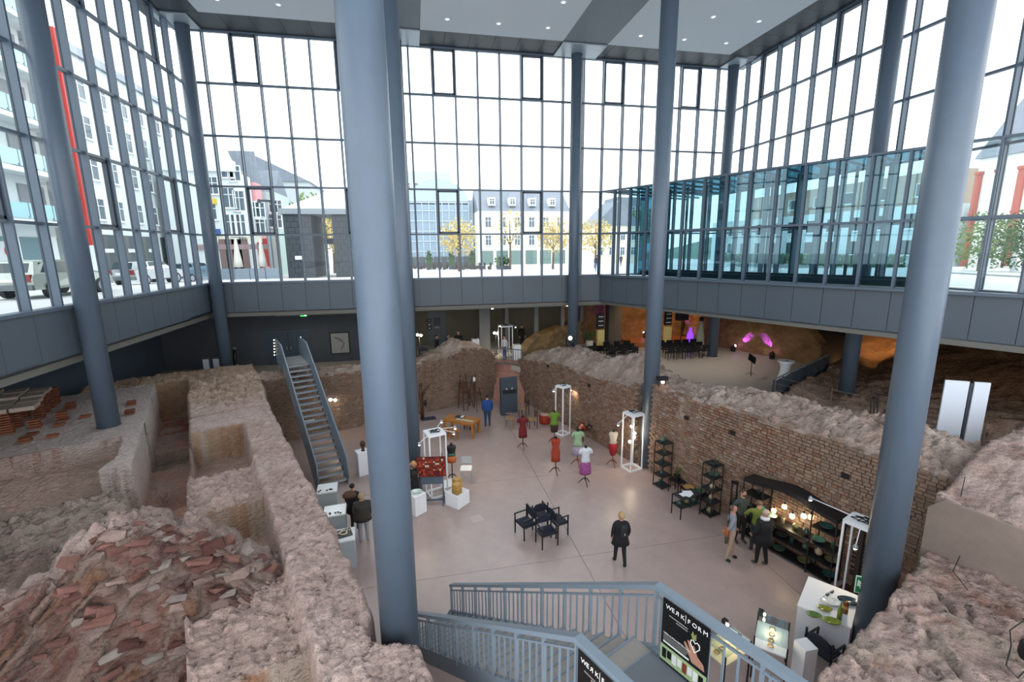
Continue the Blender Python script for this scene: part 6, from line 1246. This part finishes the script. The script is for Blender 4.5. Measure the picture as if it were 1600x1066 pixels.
# ---- long white house on the street side (face x = -24)
A9 = R(90)
sb_ = building('town_house', 'long white house across the street with red stripe and slate roof', -36, 41.5, -24, 62, 6.0, 23.4, PLW); gable_roof(sb_, -36, 41.5, -24, 62, 23.4, 28, 'y')
for zc in (12.4, 15.4, 18.4, 21.2):
    for k in range(7): window(sb_, (-23.97, 43.4+k*2.7, zc), 1.25 if k % 2 else 1.6, 1.6, A9)
for k in range(6): MB().box((6.02, -7.9+k*3.2, 2.7), (.10, 2.7, 3.5)).build('shop_front', SHOP, sb_); MB().box((6.06, -7.9+k*3.2, 3.2), (.08, 1.2, .3)).build('shop_sign', WHITE, sb_)
rs_ = MB().box((6.25, -10.55, 10.9), (.8, .65, 14.6)).build('red_stripe', mat('red_panel', 'C2403A', .5), sb_)
bb_ = building('balcony_house', 'white corner house with glass balconies and a shop front', -37, 22, -25.2, 40.4, 6.0, 26, PLW)
for zc in (11.0, 14.2, 17.4, 20.6, 23.8):
    MB().box((6.6, .0, zc-6), (1.5, 18.6, .3)).build('balcony_slab', PLW, bb_)
    for k in range(9): pa = MB().box((7.3, -8.3+k*2.05, zc-6+.7), (.03, 1.95, .95)).build('balcony_glass', mat('balcony_glass', 'A5CDD6', .1), bb_); MB().box((0, 0, 0), (.03, .04, .1)).build('clip', STEEL, pa).location = (7.33, -7.4+k*2.05, zc-6+.3)
    for k in range(5): MB().box((5.95, -7.6+k*3.8, zc-6+1.55), (.1, 2.2, 2.0)).build('balcony_window', mat('balcony_dark', '8A9296', .4), bb_)
MB().box((5.98, 0, 2.1), (.1, 18, 4.0)).build('shop_glass', mat('shop_teal', '6E8A92', .2), bb_); lo_ = MB().box((6.06, 3.8, 3.2), (.05, 3.0, 1.2)).build('shop_board', mat('shop_board', 'C8D0D4', .5), bb_); MB().ball((6.1, 4.6, 3.2), .38, 12, 8, (.15, 1, 1)).build('red_emblem', mat('emblem_red', 'C8202C', .5), bb_)
for k in range(4): MB().box((6.06, .6, 1.7-.22*k), (.03, .8, .12)).build('hours_print', WHITE, bb_)
for k in range(3): MB().box((6.05, 8.4-k*3.3, 2.1), (.2, .7, 4.2)).build('shop_pier', PLW, bb_)
# ---- gabled cafe house at the end of the street
gh = building('cafe_house', 'white gabled cafe house at the street end', -23.5, 52, -16.5, 55.8, 6.0, 16.6, PLW)
gz = [(-23.5, 16.6), (-16.5, 16.6), (-16.5, 17.5), (-16.8, 17.7), (-17.3, 19.2), (-17.8, 19.5), (-18.4, 20.6), (-20.6, 20.6), (-21.5, 19.5), (-22.2, 19.2), (-23.0, 17.7), (-23.5, 17.5)]
MB().extr([(x+20.0, z-6) for x, z in gz], (0, -1.9, 0), (1, 0, 0), (0, 0, 1), .4).build('gable', PLW, gh); gable_roof(gh, -23.5, 52.3, -16.5, 55.8, 16.6, 20.2, 'y', None, 0)
for (px, py, w_, h_) in ((355, 265, 1.1, 1.5), (367, 271, 1.0, 1.4), (358, 309, 1.1, 1.9), (374, 314, 1.0, 1.9), (332, 290, 1.0, 1.6), (330, 330, 1.0, 1.6)): window(gh, BY(px, py, 51.96), w_, h_, 0)
for px in (362, 369, 376): window(gh, BY(px, 352, 51.96), .95, 2.1, 0)
q = BY(370, 373, 51.9); MB().box((0, 0, 0), (4.6, .1, .75)).build('sign_board', mat('cafe_sign_cream', 'E2E0CF', .6), gh).location = q-gh.location
inst('sign_lettering', text_mesh('CAFE', .5, .01), SHOP, gh, BY(366, 375.5, 51.8)-gh.location, (A9, 0, 0))
for i, px in enumerate((352, 362, 372, 382)): MB().box((0, 0, 0), (.9, .12, 3.0)).build('cafe_door', mat('cafe_brown', '7E6A66', .5), gh).location = BY(px, 398, 51.9)-gh.location
MB().box((0, 0, 0), (6.5, .1, .5)).build('awning_band', mat('awning_mauve', '9A8688', .7), gh).location = BY(365, 386, 51.85)-gh.location
mb_ = MB().box((0, 0, 0), (.2, .9, .5)).build('yellow_sign', mat('sign_yellow', 'E2C23A', .5), gh); mb_.location = BY(336, 315, 51.8)-gh.location
mb_ = MB().box((0, 0, 0), (.2, .9, .6)).build('blue_sign', mat('sign_blue', '3A5FA0', .5), gh); mb_.location = BY(342, 363, 51.8)-gh.location
# pink and green houses, slate roofs behind
ph = building('pink_house', 'pink plastered house beside the cafe', -22, 56, -16.15, 58.2, 5.8, 16.2, mat('plaster_pink', 'E0A0A4', .85)); gable_roof(ph, -22, 56, -16.15, 58.2, 16.2, 19.5, 'x', None, 0)
for px, py in ((399, 328), (407, 329), (399, 352), (407, 352)): window(ph, BY(px, py, 55.95), .9, 1.7, 0)
MB().box((0, 0, 0), (1.7, .1, 3.0)).build('red_shop', mat('shop_red', 'B8393A', .5), ph).location = BY(406, 395, 55.9)-ph.location
gn = building('green_house', 'pale green house next to the pink one', -18, 58.4, -14.9, 64, 5.8, 15.5, mat('plaster_mint', 'B9CCC6', .85)); gable_roof(gn, -18, 58.4, -14.9, 64, 15.5, 18.2, 'x', None, 0)
for px, py in ((427, 322), (434, 323), (427, 345), (434, 346)): window(gn, BY(px, py, 58.35), .9, 1.4, 0)
rb_ = building('slate_house', 'tall house with big slate roof behind the cafe', -31, 78, -15, 90, 5.6, 19.2, GRYP); gable_roof(rb_, -31, 78, -15, 90, 19.2, 23.2, 'y')
for k in range(3): window(rb_, (-28+k*4, 77.95, 17.0), 1.2, 1.6, 0)
ob = building('office_block', 'flat roofed pale office block behind the kiosk', -8, 100, 8, 112, 5, 24.5, GRYP)
for k in range(6): window(ob, (-6.4+k*2.6, 99.95, 21.5), 2.0, 1.5, 0)
# ---- dark stone kiosk with glass pyramid roof
KS = mat('kiosk_basalt', '3E444B', .7, var=.1, vscale=3); KY = 48
kk = thing('kiosk', 'dark grey stone kiosk with pale pyramid roof on the square', 'kiosk', (-8.8, KY+3, 6.4))
sme = MB().box((0, 0, 0), (1, 1, 1)).mesh('stone_block')
for side in (-1, 1):
    x0, x1 = (-3.0, -.55) if side < 0 else (1.3, 3.1)
    MB().box(((x0+x1)/2, 0, 3.0), (x1-x0, 5.8, 6.0)).build('pier', KS, kk)
    for r_ in range(11):
        xx = x0+.02; j = 0
        while xx < x1-.05:
            w_ = min(.62, x1-xx) if (j or r_ % 2) else .34; o = inst('stone_block', sme, KS, kk, (xx+w_/2, -2.93, .28+r_*.53)); o.scale = (w_-.03, .06, .5); xx += w_; j += 1
MB().box((0, 0, 6.25), (6.6, 6.4, .5)).build('roof_slab', mat('kiosk_slab', '8C949A', .6), kk); MB().add([(-3.0, -3, 6.5), (3, -3, 6.5), (3, 3, 6.5), (-3, 3, 6.5), (0, 0, 8.2)], [(0, 1, 4), (1, 2, 4), (2, 3, 4), (3, 0, 4), (3, 2, 1, 0)]).build('pyramid_roof', mat('roof_pale_green', 'C4D4D2', .4), kk)
MB().box((.4, 2.2, 3.6), (1.7, .1, .6)).build('sign_panel', mat('kiosk_sign', '8A86A0', .5), kk); MB().box((-1.9, -2.97, 2.0), (.7, .03, .35)).build('wall_lettering', WHITE, kk)
# ---- arched glass building
gb2 = thing('glass_building', 'blue glass office building with arched roof on the square', 'building', (4.2, 82, 6.0)); MB().box((0, 2, 5.0), (9.6, 10, 10.4)).build('core', mat('curtain_blue', '8FA3B6', .2, var=.1, vscale=.5), gb2)
fr = MB()
for i in range(10): fr.box((-4.8+i*1.07, -3.1, 5.2), (.1, .1, 10.6))
for j in range(7): fr.box((0, -3.1, 1.2+j*1.6), (9.7, .1, .12))
fr.build('facade_frame', mat('frame_pale', 'C9D6DE', .4), gb2)
ar = [(4.8*math.cos(a), 10.4+3.7*math.sin(a)) for a in [math.pi*k/14 for k in range(15)]]
MB().extr(ar, (0, 5, 0), (1, 0, 0), (0, 0, 1), 8).build('vault', mat('vault_glass', 'A9BBC8', .2), gb2)
for k in range(15): x, z = ar[k]; MB().bar((x*1.01, -3.1, z+.05), (x*1.01, 5, z+.05), .14).build('vault_rib', mat('frame_pale', 'C9D6DE', .4), gb2)
MB().box((5.25, 1, 5.5), (.8, 7, 11)).build('stair_tower', mat('tower_blue_grey', 'A6B6C4', .6), gb2)
for k in range(5): MB().box((5.25, -2.55, 3.6+k*1.0), (.35, .06, .4)).build('tower_window', WINL, gb2)
for k in range(8): MB().box((-4.2+k*1.2, -3.2, .9), (1.0, .2, 2.0)).build('ground_window', SHOP, gb2)
# ---- long white house with dormers
lh = building('white_long_house', 'long white house with slate mansard roof and dormers', 10.0, 75, 25.2, 85, 6.0, 14.9, mat('plaster_warm_white', 'E9E6DC', .85)); gable_roof(lh, 10.0, 75, 25.2, 85, 14.9, 18.6, 'x', None, 0)
for k in range(6):
    for zc in (13.2, 10.4): window(lh, (11.6+k*2.35, 74.95, zc), .95, 1.6, 0)
for k in range(4):
    dm = MB().box((12.4+k*3.3-lh.location.x, -3.6, 10.4), (1.1, 1.4, 1.3)).build('dormer', PLW, lh); window(lh, (12.4+k*3.3, 75.65, 16.4), .8, .9, 0)
for k in range(6): MB().box((11.4+k*2.4-lh.location.x, -5.03, 1.7), (1.9, .08, 2.2)).build('shop_window', mat('shop_green_glass', '6A8480', .3), lh)
fh = building('far_house', 'cream house with grey roof beyond the trees', 36, 92, 46, 100, 5.8, 13.5, mat('plaster_cream', 'E6DFCB', .85)); gable_roof(fh, 36, 92, 46, 100, 13.5, 18.5, 'y')
for k in range(4):
    for zc in (11.4, 8.4): window(fh, (37.4+k*2.4, 91.95, zc), 1.0, 1.6, 0)
th = building('tower_house', 'slate clad tower block behind the green trees', 52, 118, 61, 126, 5, 22, SLATE)
for k in range(3): window(th, (53.5+k*3, 117.95, 18.5), 1.6, 2.2, 0)
# ---- white building seen through the vestibule, church with red sandstone
vbld = building('white_office', 'white office building with dark windows seen through the vestibule', 45, 34, 58, 66, 6.2, 12.6, PLW)
for k in range(11):
    for zc in (8.8, 11.2): window(vbld, (44.96, 36+k*2.8, zc), 1.6, 1.4, R(-90), cross=False, gm=mat('window_black', '2A3238', .2))
tanb = building('tan_house', 'tan block rising behind the white office', 60, 44, 70, 78, 6, 17.5, mat('plaster_tan', 'A58E7C', .85))
for k in range(6):
    for zc in (12.5, 15.5): window(tanb, (59.96, 47+k*5, zc), 2, 1.5, R(-90), cross=False, gm=mat('window_black', '2A3238', .2))
chh = building('church', 'white church wall with red sandstone buttresses and slate roof', 48, 8, 62, 33.4, 6.4, 16.2, mat('church_white', 'F0EFEB', .85)); gable_roof(chh, 48, 8, 62, 33.4, 16.2, 25, 'y')
RSAND = mat('red_sandstone_trim', 'B5655A', .85)
for y in (33.2, 31.75, 30.2, 28, 25): bt_ = MB().box((-7.12, y-20.7, 4.3), (.3, .42, 8.4)).build('buttress', RSAND, chh); MB().box((-7.15, y-20.7, 8.6), (.4, .55, .25)).build('buttress_cap', RSAND, chh); MB().box((-7.15, y-20.7, 5.2), (.36, .5, .15)).build('string_course', RSAND, chh)
# ---- trees, shrubs
def leaf_mass(name, par, c, rx, rz_, n, m, sd, ls=.3):
    q = random.Random(sd); b = MB(); pl_ = []
    for k in range(n):
        u = Vector((q.gauss(0, 1), q.gauss(0, 1), q.gauss(0, 1))).normalized()*(q.random()**.4); p_ = Vector((c[0]+u.x*rx, c[1]+u.y*rx, c[2]+u.z*rz_)); s_ = ls*q.uniform(.6, 1.3)
        n_ = Vector((q.gauss(0, 1), q.gauss(0, 1), q.gauss(0, 1)+.6)).normalized(); x = n_.orthogonal().normalized(); y = n_.cross(x); a = q.random()*6; x, y = x*math.cos(a)+y*math.sin(a), y*math.cos(a)-x*math.sin(a)
        b.add([p_-x*s_, p_-y*s_*.5, p_+x*s_, p_+y*s_*.5], [(0, 1, 2, 3)])
    return b.build(name, m, par)
YEL = mat('leaf_yellow', 'CDB878', .8, rand=0, var=.3, vscale=2); GRN = mat('leaf_green', '6E8448', .8, var=.3, vscale=2); DGR = mat('leaf_dark_green', '3F5E38', .8, var=.3, vscale=3); BARK = mat('bark', '5A4C42', .9)
def tree(px, py, Y, h, rx, label, m, n=420, sd=1, ls=.35):
    q = BY(px, py, Y); z0 = zz(Y); t = thing('tree', label, 'tree', (q.x, Y, z0)); MB().tube([(0, 0, 0), (.05, 0, h*.4), (0, .05, h*.8)], [.16, .12, .05], 7).build('trunk', BARK, t)
    for k in range(5): a = k*1.3; MB().tube([(0, 0, h*.4), (rx*.5*math.cos(a), rx*.5*math.sin(a), h*.65)], [.07, .02], 5).build('branch', BARK, t)
    leaf_mass('crown', t, (0, 0, h*.66), rx, h*.36, n, m, sd, ls); return t
tree(717, 410, 58, 6.2, 2.5, 'yellow leaved tree in front of the arched glass building', YEL, 900, 11, .22); tree(797, 408, 62, 8.0, 2.4, 'thin half bare tree before the long white house', YEL, 260, 12, .2); tree(864, 408, 60, 6.6, 2.3, 'yellow leaved tree left of the slim square column', YEL, 850, 13, .22)
tree(930, 408, 62, 6.6, 2.6, 'yellow green tree right of the slim square column', YEL, 900, 14, .22); tree(952, 400, 108, 12, 5, 'large green tree behind the cream house', GRN, 900, 15, .6); tree(1003, 398, 112, 13, 4.5, 'green tree beside the slate tower block', GRN, 800, 16, .6)
tree(500, 412, 70, 10.5, 3.6, 'green yellow tree behind the kiosk roof', GRN, 700, 17, .4); tree(522, 412, 60, 7, 1.6, 'yellowish tree seen through the kiosk passage', YEL, 300, 18)
for i, px in enumerate((671, 706, 738)):
    q = street(px, 421); t = thing('conifer', '%s clipped conifer in a tub along the cafe terrace' % ['left', 'middle', 'right'][i], 'shrub', q); MB().lathe([(.35, 0), (.4, .6)], n=10).build('tub', SHOP, t)
    leaf_mass('needles', t, (0, 0, 1.6), .45, 1.1, 220, DGR, 30+i, .16); MB().lathe([(.42, .6), (.36, 1.4), (.001, 2.6)], n=9).build('core', DGR, t)
q = street(786, 421); t = thing('shrub', 'broad dark shrub at the end of the cafe terrace', 'shrub', q); leaf_mass('leaves', t, (0, 0, 1.0), 1.2, .9, 300, DGR, 41, .2); MB().lathe([(.9, 0), (.9, .5)], n=10).build('tub', SHOP, t)
CAFE = mat('cafe_furniture', '4A4644', .7)
for i in range(12):
    q = street(655+i*9.4, 420.2+.7*(i % 3)); t = thing('cafe_table', '%s dark cafe table with chairs along the terrace row' % ['first', 'second', 'third', 'fourth', 'fifth', 'sixth', 'seventh', 'eighth', 'ninth', 'tenth', 'eleventh', 'last'][i], 'table', q, rnd.random(), 'cafe terrace tables'); MB().lathe([(.04, 0), (.04, .7), (.38, .72), (.38, .75)], n=10).build('table', CAFE, t)
    for a in (-.7, .7): MB().box((a, 0, .44), (.42, .42, .05)).build('seat', CAFE, t); MB().box((a*1.28, 0, .68), (.05, .42, .5)).build('back', CAFE, t); MB().box((a, 0, .22), (.36, .36, .42)).build('legs', CAFE, t)
for i, (px, py, h_, l) in enumerate(((674, 417, 4.3, 'closed cream parasol left on the cafe terrace'), (715, 415, 4.2, 'closed cream parasol beside the yellow terrace tree'), (375, 435.5, 3.9, 'closed pale parasol in front of the cafe house'), (413, 434, 3.9, 'closed cream parasol before the red shop'))):
    q = street(px, py); t = thing('parasol', l, 'parasol', q, 0, 'closed parasols'); MB().cyl((0, 0, 0), (0, 0, h_), .04, n=6).build('pole', PLATE, t); MB().lathe([(.42, h_*.28), (.34, h_*.45), (.2, h_*.72), (.12, h_*.9), (.02, h_)], n=14, fold=.1).build('canopy', mat('parasol_cream', 'E6E3D8', .8), t, smooth=True); MB().lathe([(.3, 0), (.3, .1)], n=10).build('foot', SHOP, t)
mp_ = street(428, 434); t = thing('lamp_mast', 'grey steel lamp mast on the square beside the kiosk', 'mast', mp_); MB().tube([(0, 0, 0), (0, 0, 2.0), (0, 0, 8.2)], [.17, .16, .09], 10).build('mast', PLATE, t); MB().box((0, 0, 7.3), (1.3, .2, .2)).build('head', STEELD, t)
for a in (-.6, .6): MB().lathe([(.2, 7.1), (.1, 7.45)], (a, 0, 0), 8).build('lamp', STEELD, t)
pt = street(372, 437); tf = thing('terrace_fence', 'low glass fence of the cafe terrace', 'fence', pt)
for k in range(6): MB().box((-3.4+k*1.25, 0, .5), (1.2, .04, .9)).build('panel', mat('fence_glass_grey', '8A96A2', .3), tf); MB().box((-4.0+k*1.25, 0, .55), (.06, .06, 1.1)).build('post', STEEL, tf)
# shrubs and bollards by the church
for i, (px, py, Y_, rx, h_) in enumerate(((1530, 410, 24.0, 1.7, 3.8), (1566, 414, 27.0, 1.6, 3.9), (1602, 414, 22.0, 1.5, 3.9))):
    q = BY(px, py, Y_); t = thing('bush', '%s round green bush before the church wall' % ['bright leaved', 'taller', 'dark leaved'][i], 'bush', (q.x, Y_, 7.3)); leaf_mass('leaves', t, (0, 0, h_*.5), rx, h_*.5, 900, [GRN, DGR, DGR][i], 60+i, .13); MB().tube([(0, 0, 0), (0, 0, h_*.6)], .08, 6).build('stem', BARK, t)
for i, px in enumerate((1541, 1581)):
    q = G(px, 425, 7.3); t = thing('bollard', ['pale stone bollard beside the wide column', 'pale stone bollard farther from the wide column'][i], 'bollard', q); MB().lathe([(.12, 0), (.11, .7), (.13, .75), (.11, .85), (.001, .86)], n=10).build('post', WHITE, t)
MB().box((30.5, 17.5, 7.34), (.25, 14, .1), -.2).build('kerb', mat('kerb_stone', '9A9EA2', .8), None, label='grey kerb in front of the church bushes', cat='kerb', kind='structure')
hd_ = thing('hedge', 'low green hedge before the white office', 'hedge', (43.2, 48, 7.0))
b = MB(); q_ = random.Random(9)
for k in range(2200): p_ = Vector((q_.uniform(-.6, .6), q_.uniform(-13, 13), q_.uniform(0, 1.1))); s_ = .16; b.add([p_+Vector((0, -s_, 0)), p_+Vector((s_*.5, 0, s_)), p_+Vector((0, s_, 0)), p_+Vector((-s_*.5, 0, -s_))], [(0, 1, 2, 3)])
b.build('foliage', DGR, hd_)
xs = np.arange(60, 300, 6.); X_, Y_ = np.meshgrid(np.arange(70, 260, 5.), np.arange(20, 260, 5.), indexing='ij'); Zh = 6+30*np.exp(-(((X_-170)/60)**2+((Y_-120)/90)**2))+3*fbm(X_*.05, Y_*.05, None, 3, 700)-4
inst('hills', grid_mesh('hills', X_, Y_, Zh, None, True), mat('hill_green', '5E7466', .9, var=.2, vscale=.05), label='wooded hill beyond the town', kind='structure')
# ---- cars
def car(loc, rz, label, body, estate=True):
    t = thing('car', label, 'car', loc, rz); C_ = mat('car_'+body, body, .25, .3); Gm = mat('car_glass', '2E3A42', .08)
    prof = [(-2.1, .35), (-2.15, .75), (-2.05, .95), (-1.75, 1.42), (-1.2, 1.48), (.3, 1.46), (.95, 1.0), (1.9, .85), (2.1, .65), (2.1, .35)] if estate else [(-2.0, .35), (-2.05, .8), (-1.6, .95), (-.9, 1.38), (.2, 1.40), (.9, .98), (1.85, .82), (2.05, .6), (2.05, .35)]
    # tapered body: lower full width, cabin narrower
    b = MB(); n = len(prof); wv = [.83 if z < 1.0 else .66 for _, z in prof]; b.add([(-w_, y, z) for (y, z), w_ in zip(prof, wv)]+[(w_, y, z) for (y, z), w_ in zip(prof, wv)], [tuple(range(n)), tuple(range(2*n-1, n-1, -1))]+[(i, n+i, n+(i+1) % n, (i+1) % n) for i in range(n)])
    b.build('body', C_, t)
    for sx in (-1, 1):
        for k, (y0, y1) in enumerate(((-1.7, -.95), (-.9, -.15), (-.1, .55))): MB().add([(sx*.80, y0, 1.0), (sx*.80, y1+(.25 if k == 2 else 0), 1.0), (sx*.69, y1-.05, 1.38), (sx*.69, y0+.1, 1.38)], [(0, 1, 2, 3) if sx > 0 else (3, 2, 1, 0)]).build('side_window', Gm, t)
        for y in (-1.3, 1.3):
            wh = MB().tube([(sx*.66, y, .32), (sx*.86, y, .32)], .32, 18).build('wheel', BLACK, t); MB().tube([(sx*.85, y, .32), (sx*.875, y, .32)], .2, 14).build('hub_cap', PLATE, wh)
        MB().box((sx*.66, -2.1, .8), (.22, .12, .28)).build('tail_lamp', mat('tail_red', '7A1A1E', .3), t); MB().box((sx*.6, 2.06, .68), (.3, .1, .14)).build('head_lamp', PLATE, t)
    MB().add([(-.62, -2.03, .98), (.62, -2.03, .98), (.55, -1.80, 1.36), (-.55, -1.80, 1.36)], [(0, 1, 2, 3)]).build('rear_window', Gm, t); MB().add([(-.62, 1.0, 1.02), (.62, 1.0, 1.02), (.55, .38, 1.41), (-.55, .38, 1.41)], [(3, 2, 1, 0)]).build('windscreen', Gm, t)
    MB().box((0, -2.14, .45), (1.64, .16, .2)).build('rear_bumper', mat('bumper_grey', '5A6066', .5), t); MB().box((0, 2.1, .45), (1.6, .16, .2)).build('front_bumper', mat('bumper_grey', '5A6066', .5), t); MB().box((0, -2.15, .72), (.52, .02, .11)).build('number_plate', WHITE, t); MB().box((sx*.845, .1, .78), (.02, .14, .03)).build('door_handle', BLACK, t)
    return t
car(Vector((-14.75, 23.1, 7.3)), R(-4), 'silver grey estate car parked at the street glazing', 'A9B0A8'); car(Vector((-16.4, 33.6, 7.08)), R(-12), 'silver saloon car further down the street', 'C6CCD0', False); car(Vector((-16.6, 40.0, 6.82)), R(-12), 'blue grey car at the end of the parked row', '6A8496', False)
car(street(444, 424)+Vector((1.0, 6, 0)), R(80), 'white delivery car beside the kiosk', 'DDE2E4', False)
bpy.data.scenes.remove(TMP)
